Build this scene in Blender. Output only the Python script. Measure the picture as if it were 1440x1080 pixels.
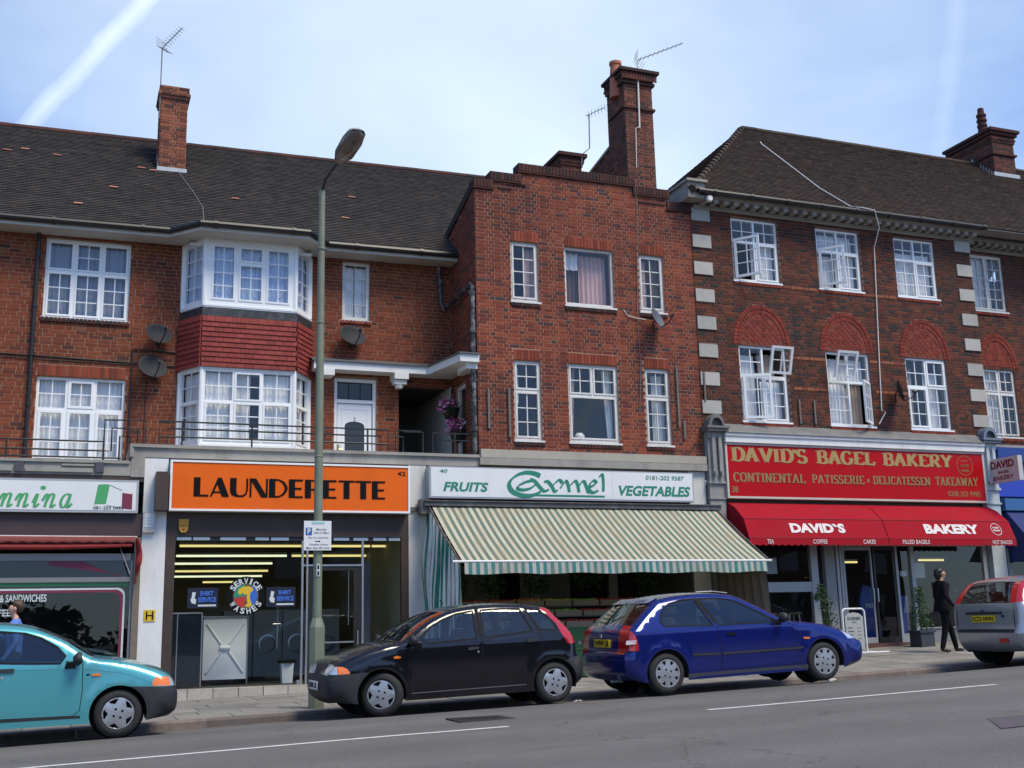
import bpy, bmesh, math, random
from mathutils import Vector, Matrix
from mathutils.geometry import delaunay_2d_cdt
rnd = random.Random(7)
for o in list(bpy.data.objects): bpy.data.objects.remove(o)
S = bpy.context.scene
COL = S.collection
# ---------------------------------------------------------------- camera
def cam_axes(yaw, pitch, roll):
    cy, sy, cp, sp, cr, sr = math.cos(yaw), math.sin(yaw), math.cos(pitch), math.sin(pitch), math.cos(roll), math.sin(roll)
    f = Vector((sy*cp, cy*cp, sp)); r = Vector((cy, -sy, 0)); u = r.cross(f)
    return r*cr+u*sr, u*cr-r*sr, f
_r, _u, _f = cam_axes(math.radians(21.43), math.radians(11.855), math.radians(-1.376))
cd = bpy.data.cameras.new('camera'); cam = bpy.data.objects.new('camera', cd); COL.objects.link(cam)
cam.matrix_world = Matrix(((_r.x, _u.x, -_f.x, 0), (_r.y, _u.y, -_f.y, 0), (_r.z, _u.z, -_f.z, 0), (0, 0, 0, 1)))
cd.sensor_width = 36; cd.lens = 1587.5/1440*36; cd.clip_start = .1; cd.clip_end = 3000
S.camera = cam
# ---------------------------------------------------------------- world, sun, exposure
SUN_EL, SUN_AZ = math.radians(57), math.radians(150)      # azimuth clockwise from +Y (where the camera looks)
W = bpy.data.worlds.new('World'); S.world = W; W.use_nodes = True
nt = W.node_tree; N = nt.nodes; L = nt.links; N.clear()
def wn(t, **k):
    n = N.new(t)
    for a, b in k.items(): setattr(n, a, b)
    return n
out = wn('ShaderNodeOutputWorld'); bg = wn('ShaderNodeBackground'); bg.inputs[1].default_value = .075
sky = wn('ShaderNodeTexSky', sky_type='NISHITA', sun_disc=False, sun_elevation=SUN_EL, sun_rotation=SUN_AZ, air_density=1.0, dust_density=.3, ozone_density=2.5)
tc = wn('ShaderNodeTexCoord')
def wmath(op, a, b=None, c=None, clamp=False):
    n = wn('ShaderNodeMath', operation=op, use_clamp=clamp)
    for i, v in enumerate((a, b, c)):
        if v is None: continue
        if isinstance(v, (int, float)): n.inputs[i].default_value = v
        else: L.new(v, n.inputs[i])
    return n.outputs[0]
mp = wn('ShaderNodeMapping'); mp.inputs['Scale'].default_value = (1.0, 1.6, 2.6); mp.inputs['Rotation'].default_value = (.3, .2, .7)
L.new(tc.outputs['Generated'], mp.inputs[0])
n1 = wn('ShaderNodeTexNoise'); n1.inputs['Scale'].default_value = 1.7; n1.inputs['Detail'].default_value = 6; n1.inputs['Roughness'].default_value = .5; n1.inputs['Distortion'].default_value = .5
L.new(mp.outputs[0], n1.inputs['Vector'])
cl = wmath('MULTIPLY_ADD', n1.outputs[0], 2.6, -.95, True)
# broad veil of thin cloud, whitest straight above the street
dn = wn('ShaderNodeVectorMath', operation='DOT_PRODUCT'); L.new(tc.outputs['Generated'], dn.inputs[0])
dn.inputs[1].default_value = Vector((.33, .82, .42)).normalized()
veil = wmath('MULTIPLY_ADD', dn.outputs['Value'], 6.5, -5.75, True)
sz = wn('ShaderNodeSeparateXYZ'); L.new(tc.outputs['Generated'], sz.inputs[0])
hz = wmath('POWER', wmath('SUBTRACT', 1.0, wmath('ABSOLUTE', sz.outputs['Z']), None, True), 9)
fac = wmath('ADD', wmath('ADD', wmath('MULTIPLY', cl, .44), wmath('MULTIPLY', hz, .5)), wmath('MULTIPLY', veil, .7), None, True)
# vapour trails: two bands on great circles of the sky
def band(d1, d2, half, gain, sc):
    nrm = Vector(d1).cross(Vector(d2)).normalized()
    d = wn('ShaderNodeVectorMath', operation='DOT_PRODUCT'); L.new(tc.outputs['Generated'], d.inputs[0]); d.inputs[1].default_value = nrm
    nz = wn('ShaderNodeTexNoise'); nz.inputs['Scale'].default_value = sc; nz.inputs['Detail'].default_value = 4; L.new(tc.outputs['Generated'], nz.inputs['Vector'])
    dd = wmath('ABSOLUTE', wmath('ADD', d.outputs['Value'], wmath('MULTIPLY_ADD', nz.outputs[0], half*.8, -half*.4)))
    b = wmath('SUBTRACT', 1.0, wmath('DIVIDE', dd, half), None, True)
    return wmath('MULTIPLY', wmath('POWER', b, .7), wmath('MULTIPLY', wmath('ADD', nz.outputs[0], .35), gain))
def pxdir(x, y):
    v = _r*((x-720)/1587.5) + _u*(-(y-540)/1587.5) + _f
    return v.normalized()
t1 = band(pxdir(35, 180), pxdir(215, -10), .0085, .34, 38)
t2 = band(pxdir(1324, 190), pxdir(1345, 20), .009, .10, 24)
fac = wmath('ADD', fac, wmath('ADD', t1, t2), None, True)
mx = wn('ShaderNodeMix', data_type='RGBA'); L.new(fac, mx.inputs['Factor'])
gn = wn('ShaderNodeMix', data_type='RGBA', blend_type='MULTIPLY'); gn.inputs['Factor'].default_value = 1
L.new(sky.outputs[0], gn.inputs['A']); gn.inputs['B'].default_value = (.82, 1.16, 1.72, 1)
L.new(gn.outputs['Result'], mx.inputs['A']); mx.inputs['B'].default_value = (8.5, 9.9, 10.7, 1)
L.new(mx.outputs['Result'], bg.inputs[0]); L.new(bg.outputs[0], out.inputs[0])
sd = bpy.data.lights.new('sun', 'SUN'); sd.energy = 2.5; sd.angle = math.radians(22); sd.color = (1, .90, .70)
so = bpy.data.objects.new('sun', sd); COL.objects.link(so)
sv = Vector((math.sin(SUN_AZ)*math.cos(SUN_EL), math.cos(SUN_AZ)*math.cos(SUN_EL), math.sin(SUN_EL)))
so.rotation_euler = sv.to_track_quat('Z', 'Y').to_euler(); so.location = sv*60
S.view_settings.view_transform = 'Standard'; S.view_settings.look = 'None'; S.view_settings.gamma = 1
S.view_settings.exposure = 0.69
S.view_settings.use_curve_mapping = False
S.render.engine = 'CYCLES'
try: S.cycles.max_bounces = 6; S.cycles.transparent_max_bounces = 12; S.cycles.glossy_bounces = 4; S.cycles.caustics_reflective = False; S.cycles.caustics_refractive = False
except Exception: pass

# ---------------------------------------------------------------- materials
MATS = {}
def mat(name, col, rough=.6, metal=0, var=.0, vscale=3, bump=0, bscale=60, coat=0, spec=.5, dirt=0, dirtcol=(.03, .028, .025), dscale=1.2, trans=0, rand=0, aniso=None, emit=0, dstretch=(1, 1, 1)):
    if name in MATS: return MATS[name]
    m = bpy.data.materials.new(name); m.use_nodes = True; t = m.node_tree; p = t.nodes['Principled BSDF']
    p.inputs['Base Color'].default_value = (*col, 1); p.inputs['Roughness'].default_value = rough; p.inputs['Metallic'].default_value = metal
    p.inputs['Coat Weight'].default_value = coat; p.inputs['Coat Roughness'].default_value = .10; p.inputs['Specular IOR Level'].default_value = spec
    if trans: p.inputs['Transmission Weight'].default_value = trans
    if emit: p.inputs['Emission Color'].default_value = (*col, 1); p.inputs['Emission Strength'].default_value = emit
    src = None
    tcn = t.nodes.new('ShaderNodeTexCoord')
    if var or rand:
        hs = t.nodes.new('ShaderNodeHueSaturation'); hs.inputs['Color'].default_value = (*col, 1)
        val = None
        if var:
            nz = t.nodes.new('ShaderNodeTexNoise'); nz.inputs['Scale'].default_value = vscale; nz.inputs['Detail'].default_value = 5; nz.inputs['Roughness'].default_value = .65
            t.links.new(tcn.outputs['Object'], nz.inputs['Vector'])
            ma = t.nodes.new('ShaderNodeMath'); ma.operation = 'MULTIPLY_ADD'; ma.inputs[1].default_value = var*2; ma.inputs[2].default_value = 1-var
            t.links.new(nz.outputs[0], ma.inputs[0]); val = ma.outputs[0]
        if rand:
            r = rnd_socket(t)
            mb = t.nodes.new('ShaderNodeMath'); mb.operation = 'MULTIPLY_ADD'; mb.inputs[1].default_value = rand*2; mb.inputs[2].default_value = 1-rand
            t.links.new(r, mb.inputs[0])
            if val is None: val = mb.outputs[0]
            else:
                mm = t.nodes.new('ShaderNodeMath'); mm.operation = 'MULTIPLY'; t.links.new(val, mm.inputs[0]); t.links.new(mb.outputs[0], mm.inputs[1]); val = mm.outputs[0]
        t.links.new(val, hs.inputs['Value']); src = hs.outputs[0]
    if dirt:
        nz = t.nodes.new('ShaderNodeTexNoise'); nz.inputs['Scale'].default_value = dscale; nz.inputs['Detail'].default_value = 8; nz.inputs['Roughness'].default_value = .7
        mpn = t.nodes.new('ShaderNodeMapping'); mpn.inputs['Scale'].default_value = dstretch
        t.links.new(tcn.outputs['Object'], mpn.inputs[0]); t.links.new(mpn.outputs[0], nz.inputs['Vector'])
        cr = t.nodes.new('ShaderNodeMapRange'); cr.inputs['From Min'].default_value = .48; cr.inputs['From Max'].default_value = .78; cr.inputs['To Max'].default_value = dirt
        t.links.new(nz.outputs[0], cr.inputs[0])
        mi = t.nodes.new('ShaderNodeMix'); mi.data_type = 'RGBA'; t.links.new(cr.outputs[0], mi.inputs['Factor'])
        if src: t.links.new(src, mi.inputs['A'])
        else: mi.inputs['A'].default_value = (*col, 1)
        mi.inputs['B'].default_value = (*dirtcol, 1); src = mi.outputs['Result']
    if src: t.links.new(src, p.inputs['Base Color'])
    if bump:
        nb = t.nodes.new('ShaderNodeTexNoise'); nb.inputs['Scale'].default_value = bscale; nb.inputs['Detail'].default_value = 4
        t.links.new(tcn.outputs['Object'], nb.inputs['Vector'])
        bp = t.nodes.new('ShaderNodeBump'); bp.inputs['Strength'].default_value = bump; bp.inputs['Distance'].default_value = .01
        t.links.new(nb.outputs[0], bp.inputs['Height']); t.links.new(bp.outputs[0], p.inputs['Normal'])
    MATS[name] = m
    return m
def rnd_socket(t):
    at = t.nodes.new('ShaderNodeAttribute'); at.attribute_name = 'rnd'
    oi = t.nodes.new('ShaderNodeObjectInfo')
    ad = t.nodes.new('ShaderNodeMath'); ad.operation = 'ADD'; fr = t.nodes.new('ShaderNodeMath'); fr.operation = 'FRACT'
    t.links.new(at.outputs['Fac'], ad.inputs[0]); t.links.new(oi.outputs['Random'], ad.inputs[1]); t.links.new(ad.outputs[0], fr.inputs[0])
    return fr.outputs[0]
def piece_mat(name, cols, rough=.85, dirt=.5, dscale=.8, dirtcol=(.02, .018, .016), lo=.45, hi=.75, grain=.25, stretch=(1, 1, 1)):
    """colour picked per piece from a list of (position, colour), with grain and weathering in shared coordinates"""
    m = bpy.data.materials.new(name); m.use_nodes = True; t = m.node_tree; p = t.nodes['Principled BSDF']; p.inputs['Roughness'].default_value = rough
    p.inputs['Specular IOR Level'].default_value = .25
    r = rnd_socket(t); cr = t.nodes.new('ShaderNodeValToRGB'); cr.color_ramp.interpolation = 'CONSTANT'
    els = cr.color_ramp.elements
    while len(els) < len(cols): els.new(.5)
    for e, (ps, c) in zip(els, cols): e.position = ps; e.color = (*c, 1)
    t.links.new(r, cr.inputs[0])
    ge = t.nodes.new('ShaderNodeNewGeometry')
    nz = t.nodes.new('ShaderNodeTexNoise'); nz.inputs['Scale'].default_value = 14; nz.inputs['Detail'].default_value = 5; nz.inputs['Roughness'].default_value = .7; t.links.new(ge.outputs['Position'], nz.inputs['Vector'])
    ma = t.nodes.new('ShaderNodeMath'); ma.operation = 'MULTIPLY_ADD'; ma.inputs[1].default_value = grain*2; ma.inputs[2].default_value = 1-grain; t.links.new(nz.outputs[0], ma.inputs[0])
    hs = t.nodes.new('ShaderNodeHueSaturation'); t.links.new(cr.outputs[0], hs.inputs['Color']); t.links.new(ma.outputs[0], hs.inputs['Value'])
    n2 = t.nodes.new('ShaderNodeTexNoise'); n2.inputs['Scale'].default_value = dscale; n2.inputs['Detail'].default_value = 8; n2.inputs['Roughness'].default_value = .72
    mpn = t.nodes.new('ShaderNodeMapping'); mpn.inputs['Scale'].default_value = stretch; t.links.new(ge.outputs['Position'], mpn.inputs[0]); t.links.new(mpn.outputs[0], n2.inputs['Vector'])
    mr = t.nodes.new('ShaderNodeMapRange'); mr.inputs['From Min'].default_value = lo; mr.inputs['From Max'].default_value = hi; mr.inputs['To Max'].default_value = dirt; t.links.new(n2.outputs[0], mr.inputs[0])
    mi = t.nodes.new('ShaderNodeMix'); mi.data_type = 'RGBA'; t.links.new(mr.outputs[0], mi.inputs['Factor']); t.links.new(hs.outputs[0], mi.inputs['A']); mi.inputs['B'].default_value = (*dirtcol, 1)
    t.links.new(mi.outputs['Result'], p.inputs['Base Color'])
    n3 = t.nodes.new('ShaderNodeTexNoise'); n3.inputs['Scale'].default_value = 90; t.links.new(ge.outputs['Position'], n3.inputs['Vector'])
    bp = t.nodes.new('ShaderNodeBump'); bp.inputs['Strength'].default_value = .5; bp.inputs['Distance'].default_value = .004; t.links.new(n3.outputs[0], bp.inputs['Height']); t.links.new(bp.outputs[0], p.inputs['Normal'])
    MATS[name] = m
    return m
def glass(name, tint=(.75, .8, .8), refl=1.0, rough=0.0, wav=.0, ior=1.5):
    m = bpy.data.materials.new(name); m.use_nodes = True; t = m.node_tree; t.nodes.clear()
    o = t.nodes.new('ShaderNodeOutputMaterial'); tr = t.nodes.new('ShaderNodeBsdfTransparent'); tr.inputs[0].default_value = (*tint, 1)
    gl = t.nodes.new('ShaderNodeBsdfGlossy'); gl.inputs['Roughness'].default_value = rough; gl.inputs[0].default_value = (refl, refl, refl, 1)
    fr = t.nodes.new('ShaderNodeFresnel'); gb = t.nodes.new('ShaderNodeNewGeometry'); mr_ = t.nodes.new('ShaderNodeMapRange'); mr_.inputs['To Min'].default_value = ior; mr_.inputs['To Max'].default_value = 1/ior   # a thin sheet reflects alike from both sides
    t.links.new(gb.outputs['Backfacing'], mr_.inputs[0]); t.links.new(mr_.outputs[0], fr.inputs[0]); mi = t.nodes.new('ShaderNodeMixShader')
    t.links.new(fr.outputs[0], mi.inputs[0]); t.links.new(tr.outputs[0], mi.inputs[1]); t.links.new(gl.outputs[0], mi.inputs[2]); t.links.new(mi.outputs[0], o.inputs[0])
    if wav:
        ge = t.nodes.new('ShaderNodeNewGeometry'); nz = t.nodes.new('ShaderNodeTexNoise'); nz.inputs['Scale'].default_value = 2.2; nz.inputs['Detail'].default_value = 1
        t.links.new(ge.outputs['Position'], nz.inputs['Vector'])
        bp = t.nodes.new('ShaderNodeBump'); bp.inputs['Strength'].default_value = wav; bp.inputs['Distance'].default_value = .02
        t.links.new(nz.outputs[0], bp.inputs['Height']); t.links.new(bp.outputs[0], gl.inputs['Normal']); t.links.new(bp.outputs[0], fr.inputs['Normal'])
    MATS[name] = m
    return m
def emis(name, col, st):
    m = bpy.data.materials.new(name); m.use_nodes = True; t = m.node_tree; t.nodes.clear()
    o = t.nodes.new('ShaderNodeOutputMaterial'); e = t.nodes.new('ShaderNodeEmission'); e.inputs[0].default_value = (*col, 1); e.inputs[1].default_value = st
    t.links.new(e.outputs[0], o.inputs[0]); MATS[name] = m
    return m

# ---------------------------------------------------------------- mesh builder and tagging
ORG = {}
class MB:
    def __init__(s): s.v = []; s.f = []; s.mi = []; s.r = []; s.cur = 0; s.rv = 0.0
    def add(s, vs, fs):
        b = len(s.v); s.v += [tuple(p) for p in vs]
        for f in fs: s.f.append(tuple(i+b for i in f)); s.mi.append(s.cur); s.r.append(s.rv)
        return s
    def box(s, a, b, M=None):
        (x0, y0, z0), (x1, y1, z1) = a, b
        if x0 > x1: x0, x1 = x1, x0
        if y0 > y1: y0, y1 = y1, y0
        if z0 > z1: z0, z1 = z1, z0
        vs = [(x0, y0, z0), (x1, y0, z0), (x1, y1, z0), (x0, y1, z0), (x0, y0, z1), (x1, y0, z1), (x1, y1, z1), (x0, y1, z1)]
        if M is not None: vs = [tuple(M @ Vector(p)) for p in vs]
        return s.add(vs, [(0, 3, 2, 1), (4, 5, 6, 7), (0, 1, 5, 4), (1, 2, 6, 5), (2, 3, 7, 6), (3, 0, 4, 7)])
    def prism(s, poly, d, axis='y', y=0):
        """polygon in (x,z) at y, extruded by d along +y (axis y); axis x: polygon (y,z) at x; axis z: polygon (x,y) at z"""
        n = len(poly)
        def P(p, t):
            return (p[0], t, p[1]) if axis == 'y' else (t, p[0], p[1]) if axis == 'x' else (p[0], p[1], t)
        area = sum(poly[i][0]*poly[(i+1) % n][1]-poly[(i+1) % n][0]*poly[i][1] for i in range(n))
        if (area < 0) != (axis == 'x' or axis == 'z') and True: pass
        vs = [P(p, y) for p in poly]+[P(p, y+d) for p in poly]
        fs = [tuple(range(n)), tuple(reversed(range(n, 2*n)))]+[(i, i+n, (i+1) % n+n, (i+1) % n) for i in range(n)]
        s.add(vs, fs); s.fix = True
        return s
    def tube(s, pts, r, n=8, caps=True):
        pts = [Vector(p) for p in pts]; rs = r if isinstance(r, (list, tuple)) else [r]*len(pts)
        rings = []; ref = None
        for i, p in enumerate(pts):
            d = (pts[min(i+1, len(pts)-1)]-pts[max(i-1, 0)]).normalized()
            if ref is None: ref = Vector((0, 0, 1)) if abs(d.z) < .9 else Vector((1, 0, 0))
            a = d.cross(ref).normalized(); b = a.cross(d).normalized(); ref = b
            rings.append([p+(a*math.cos(2*math.pi*k/n)+b*math.sin(2*math.pi*k/n))*rs[i] for k in range(n)])
        vs = [q for R in rings for q in R]; fs = []
        for i in range(len(rings)-1):
            for k in range(n): fs.append((i*n+k, i*n+(k+1) % n, (i+1)*n+(k+1) % n, (i+1)*n+k))
        if caps: fs += [tuple(reversed(range(n))), tuple(range((len(rings)-1)*n, len(rings)*n))]
        s.fix = True
        return s.add(vs, fs)
    def lathe(s, prof, n=24, M=None, a0=0, a1=2*math.pi):
        """profile of (r,z) turned about z"""
        full = abs(a1-a0-2*math.pi) < 1e-6; m = n if full else n+1
        vs = [(r*math.cos(a0+(a1-a0)*k/n), r*math.sin(a0+(a1-a0)*k/n), z) for (r, z) in prof for k in range(m)]
        if M is not None: vs = [tuple(M @ Vector(p)) for p in vs]
        fs = [(i*m+k, i*m+(k+1) % m, (i+1)*m+(k+1) % m, (i+1)*m+k) for i in range(len(prof)-1) for k in range(n)]
        s.fix = True
        return s.add(vs, fs)
    fix = False
    def mesh(s, name, mats, o=Vector((0, 0, 0)), smooth=False):
        me = bpy.data.meshes.new(name)
        me.from_pydata([(p[0]-o[0], p[1]-o[1], p[2]-o[2]) for p in s.v], [], s.f)
        for m in (mats if isinstance(mats, (list, tuple)) else [mats]): me.materials.append(m)
        if any(s.mi): me.polygons.foreach_set('material_index', s.mi)
        if any(s.r):
            at = me.attributes.new('rnd', 'FLOAT', 'FACE'); at.data.foreach_set('value', s.r)
        if s.fix:
            bm = bmesh.new(); bm.from_mesh(me); bmesh.ops.recalc_face_normals(bm, faces=bm.faces); bm.to_mesh(me); bm.free()
        if smooth is True: me.polygons.foreach_set('use_smooth', [True]*len(me.polygons))
        elif smooth:
            me.polygons.foreach_set('use_smooth', [True]*len(me.polygons)); me.set_sharp_from_angle(angle=math.radians(smooth))
        me.update()
        return me
    def build(s, name, mats, parent=None, smooth=False, label=None, kind=None, local=False):
        o = Vector((0, 0, 0))
        if parent is not None and not local: o = ORG.get(parent.name, Vector((0, 0, 0)))
        ob = bpy.data.objects.new(name, s.mesh(name, mats, o, smooth)); COL.objects.link(ob)
        ob.parent = parent; ORG[ob.name] = o
        if label: ob['label'] = label
        if kind: ob['kind'] = kind
        return ob
def thing(name, label, cat, loc, group=None, rot=None):
    o = bpy.data.objects.new(name, None); COL.objects.link(o); o.location = loc; o.empty_display_size = .2
    if rot: o.rotation_euler = rot
    o['label'] = label; o['category'] = cat
    if group: o['group'] = group
    ORG[o.name] = Vector(loc)
    return o
def tag(o, label, cat, group=None):
    o['label'] = label; o['category'] = cat
    if group: o['group'] = group
    return o
def struct(o): o['kind'] = 'structure'; return o
def bx(name, a, b, m, parent, **k): return MB().box(a, b).build(name, m, parent, **k)
def cdt(outer, holes=(), pts=()):
    """triangulate an outline with holes; returns verts, tris"""
    vs = [Vector(p) for p in outer]; fl = [list(range(len(outer)))]
    for h in holes: fl.append(list(range(len(vs), len(vs)+len(h)))); vs += [Vector(p) for p in h]
    ed = [(f[i], f[(i+1) % len(f)]) for f in fl for i in range(len(f))]
    vs += [Vector(p) for p in pts]
    V, _, F, *_r2 = delaunay_2d_cdt(vs, ed, [], 0, 1e-6)
    res = []
    for f in F:
        cx = sum(V[i].x for i in f)/len(f); cy = sum(V[i].y for i in f)/len(f)
        if inside((cx, cy), outer) and not any(inside((cx, cy), h) for h in holes): res.append(tuple(f))
    return [(v.x, v.y) for v in V], res
def inside(p, poly):
    x, y = p; c = False; n = len(poly)
    for i in range(n):
        x0, y0 = poly[i][:2]; x1, y1 = poly[(i+1) % n][:2]
        if (y0 > y) != (y1 > y) and x < (x1-x0)*(y-y0)/(y1-y0)+x0: c = not c
    return c
def place(me, name, loc, parent, rot=None, scale=None):
    ob = bpy.data.objects.new(name, me); COL.objects.link(ob); ob.parent = parent
    ob.location = Vector(loc)-ORG.get(parent.name, Vector((0, 0, 0)))
    if rot: ob.rotation_euler = rot
    if scale: ob.scale = scale
    return ob
def pieces(parent, items, mesh_unit, mats, single, rest, limit=290, extra=0):
    """items: list of (Matrix, size). The ones nearest the camera become objects sharing one unit mesh, the rest one joined part."""
    items = sorted(items, key=lambda it: it[0].translation.length)
    po = ORG.get(parent.name, Vector((0, 0, 0)))
    n = min(limit, len(items))
    for M, rv in items[:n]:
        ob = bpy.data.objects.new(single, mesh_unit); COL.objects.link(ob); ob.parent = parent
        ob.matrix_local = Matrix.Translation(-po) @ M
    if len(items) > n:
        b = MB(); base = [v.co.copy() for v in mesh_unit.vertices]; fs = [tuple(p.vertices) for p in mesh_unit.polygons]
        for M, rv in items[n:]:
            b.rv = rv; b.add([tuple(M @ c) for c in base], fs)
        b.build(rest, mats, parent, kind='stuff')
# ---------------------------------------------------------------- lettering
def text(body, x0, x1, z0, z1, Y, m, parent, bold=0, shear=0, M=None, name='lettering', space=1.0, d=.004):
    cu = bpy.data.curves.new('t', 'FONT'); cu.body = body; cu.size = 1; cu.offset = bold; cu.shear = shear; cu.space_character = space; cu.resolution_u = 3
    ob = bpy.data.objects.new('t', cu); me = ob.to_mesh()
    vs = [v.co.copy() for v in me.vertices]; fs = [tuple(p.vertices) for p in me.polygons]
    ob.to_mesh_clear(); bpy.data.objects.remove(ob); bpy.data.curves.remove(cu)
    ax, bx_ = min(v.x for v in vs), max(v.x for v in vs); az, bz = min(v.y for v in vs), max(v.y for v in vs)
    b = MB(); q = []
    for v in vs:
        q.append((x0+(v.x-ax)/(bx_-ax)*(x1-x0), Y-d, z0+(v.y-az)/(bz-az)*(z1-z0)))
    if M is not None: q = [tuple(M @ Vector(p)) for p in q]
    b.add(q, fs)
    return b.build(name, m, parent)
def arc(cx, cy, rx, ry, a0, a1, n=10):
    return [(cx+rx*math.cos(math.radians(a0+(a1-a0)*i/n)), cy+ry*math.sin(math.radians(a0+(a1-a0)*i/n))) for i in range(n+1)]
def stroke(b, pts, thick, thin, nib=90, sx=1, sz=1, ox=0, oz=0, Y=0, shear=0, M=None, taper=False, d=.003):
    """broad-nib pen stroke: width follows the angle between the stroke and the nib"""
    if taper == 'curve' and len(pts) > 2:
        Q = []; n = len(pts)
        for i in range(n-1):
            a, b_, c, e = pts[max(i-1, 0)], pts[i], pts[i+1], pts[min(i+2, n-1)]
            for j in range(5):
                t = j/5; Q.append(tuple(.5*(2*b_[k]+(c[k]-a[k])*t+(2*a[k]-5*b_[k]+4*c[k]-e[k])*t*t+(3*b_[k]-a[k]-3*c[k]+e[k])*t**3) for k in (0, 1)))
        pts = Q+[pts[-1]]
    P = [Vector((x, z)) for x, z in pts]
    P = [Vector((p.x+shear*p.y, p.y)) for p in P]
    n = len(P); Lq = []; R = []
    for i, p in enumerate(P):
        dr = P[min(i+1, n-1)]-P[max(i-1, 0)]
        if dr.length < 1e-9: dr = Vector((1, 0))
        dr.normalize(); a = math.atan2(dr.y, dr.x)
        w = thin+(thick-thin)*abs(math.sin(a-math.radians(nib-90)))
        if taper is True: w *= math.sin(math.pi*(i+.35)/(n-.3))**.6
        nn = Vector((-dr.y, dr.x))*w/2
        Lq.append(p+nn); R.append(p-nn)
    b.k = getattr(b, 'k', 0)+1
    vs = [(ox+q.x*sx, Y-d-.0002*(b.k % 90), oz+q.y*sz) for q in Lq+R]
    if M is not None: vs = [tuple(M @ Vector(q)) for q in vs]
    b.add(vs, [(i, i+1, n+i+1, n+i) for i in range(n-1)])
SL = {  # slab-serif capitals: width, pen strokes, serif centres
 'D': (.82, [[(.2, 0), (.2, 1)], [(.2, 1), (.38, 1)]+arc(.38, .5, .36, .5, 90, -90, 14)+[(.2, 0)]], [(.14, 0), (.14, 1)]),
 'A': (.86, [[(.12, 0), (.42, 1)], [(.42, 1), (.72, 0)], [(.24, .32), (.62, .32)]], [(.12, 0), (.72, 0)]),
 'V': (.86, [[(.12, 1), (.44, 0)], [(.76, 1), (.44, 0)]], [(.12, 1), (.76, 1)]),
 'I': (.42, [[(.2, 0), (.2, 1)]], [(.2, 0), (.2, 1)]),
 "'": (.22, [[(.12, 1), (.1, .72)]], []),
 'S': (.66, [arc(.32, .75, .22, .25, 20, 250, 10)[:]+arc(.32, .25, .24, .25, 80, -160, 12)], []),
 'B': (.78, [[(.2, 0), (.2, 1)], [(.2, 1), (.38, 1)]+arc(.38, .76, .24, .24, 90, -90, 9)+[(.2, .52)], [(.2, .52), (.4, .52)]+arc(.4, .26, .28, .26, 90, -90, 9)+[(.2, 0)]], [(.14, 0), (.14, 1)]),
 'G': (.84, [arc(.42, .5, .32, .5, 40, 330, 18)+[(.7, .45)], [(.52, .45), (.82, .45)]], []),
 'C': (.78, [arc(.42, .5, .32, .5, 42, 318, 18)], [(.68, .86)]),
 'O': (.84, [arc(.42, .5, .32, .5, 0, 360, 24)], []),
 'E': (.74, [[(.2, 0), (.2, 1)], [(.2, .97), (.66, .97), (.66, .8)], [(.2, .5), (.52, .5)], [(.2, .03), (.68, .03), (.68, .22)]], [(.14, 0), (.14, 1)]),
 'L': (.7, [[(.2, 0), (.2, 1)], [(.2, .03), (.66, .03), (.66, .25)]], [(.14, 0), (.2, 1)]),
 'K': (.86, [[(.2, 0), (.2, 1)], [(.66, 1), (.26, .45)], [(.34, .56), (.72, 0)]], [(.2, 0), (.2, 1), (.72, 0), (.66, 1)]),
 'R': (.84, [[(.2, 0), (.2, 1)], [(.2, 1), (.4, 1)]+arc(.4, .75, .25, .25, 90, -90, 9)+[(.2, .5)], [(.42, .5), (.7, 0)]], [(.2, 0), (.14, 1), (.74, 0)]),
 'Y': (.84, [[(.12, 1), (.42, .48)], [(.74, 1), (.42, .48)], [(.42, .5), (.42, 0)]], [(.12, 1), (.74, 1), (.42, 0)]),
 'N': (.88, [[(.18, 0), (.18, 1)], [(.18, 1), (.7, 0)], [(.7, 0), (.7, 1)]], [(.18, 0), (.12, 1), (.7, 1)]),
 'T': (.78, [[(.38, 0), (.38, 1)], [(.08, .8), (.08, .97), (.68, .97), (.68, .8)]], [(.38, 0)]),
 'P': (.76, [[(.2, 0), (.2, 1)], [(.2, 1), (.38, 1)]+arc(.38, .72, .26, .28, 90, -90, 9)+[(.2, .44)]], [(.2, 0), (.14, 1)]),
 'W': (1.1, [[(.1, 1), (.3, 0)], [(.3, 0), (.52, .9)], [(.52, .9), (.74, 0)], [(.74, 0), (.94, 1)]], [(.1, 1), (.94, 1)]),
 '&': (.5, [arc(.24, .62, .1, .1, -60, 250, 10)+[(.4, .2)], arc(.22, .34, .14, .14, 100, 380, 10)], []),
 ' ': (.55, [], []),
}
def slab(body, x0, x1, z0, z1, Y, m, parent, thick=.2, thin=.09, name='lettering'):
    b = MB(); tot = sum(SL[c][0] for c in body); s = (x1-x0)/tot; h = z1-z0; x = x0
    for c in body:
        w, st, se = SL[c]; asp = s
        for p in st: stroke(b, [(q[0]*asp, q[1]*h) for q in p], thick*asp if True else 0, thin*h, 90, ox=x, oz=z0, Y=Y)
        for (sx_, sz_) in se:
            zz = z0+(0 if sz_ < .5 else h-.07*h) if sz_ in (0, 1) else z0+sz_*h-.08*h
            hw = .17*asp
            b.k = getattr(b, 'k', 0)+1; yy = Y-.003-.0002*(b.k % 90); b.add([(x+sx_*asp-hw, yy, zz), (x+sx_*asp+hw, yy, zz), (x+sx_*asp+hw, yy, zz+.07*h), (x+sx_*asp-hw, yy, zz+.07*h)], [(0, 1, 2, 3)])
        x += w*s
    return b.build(name, m, parent)
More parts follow.
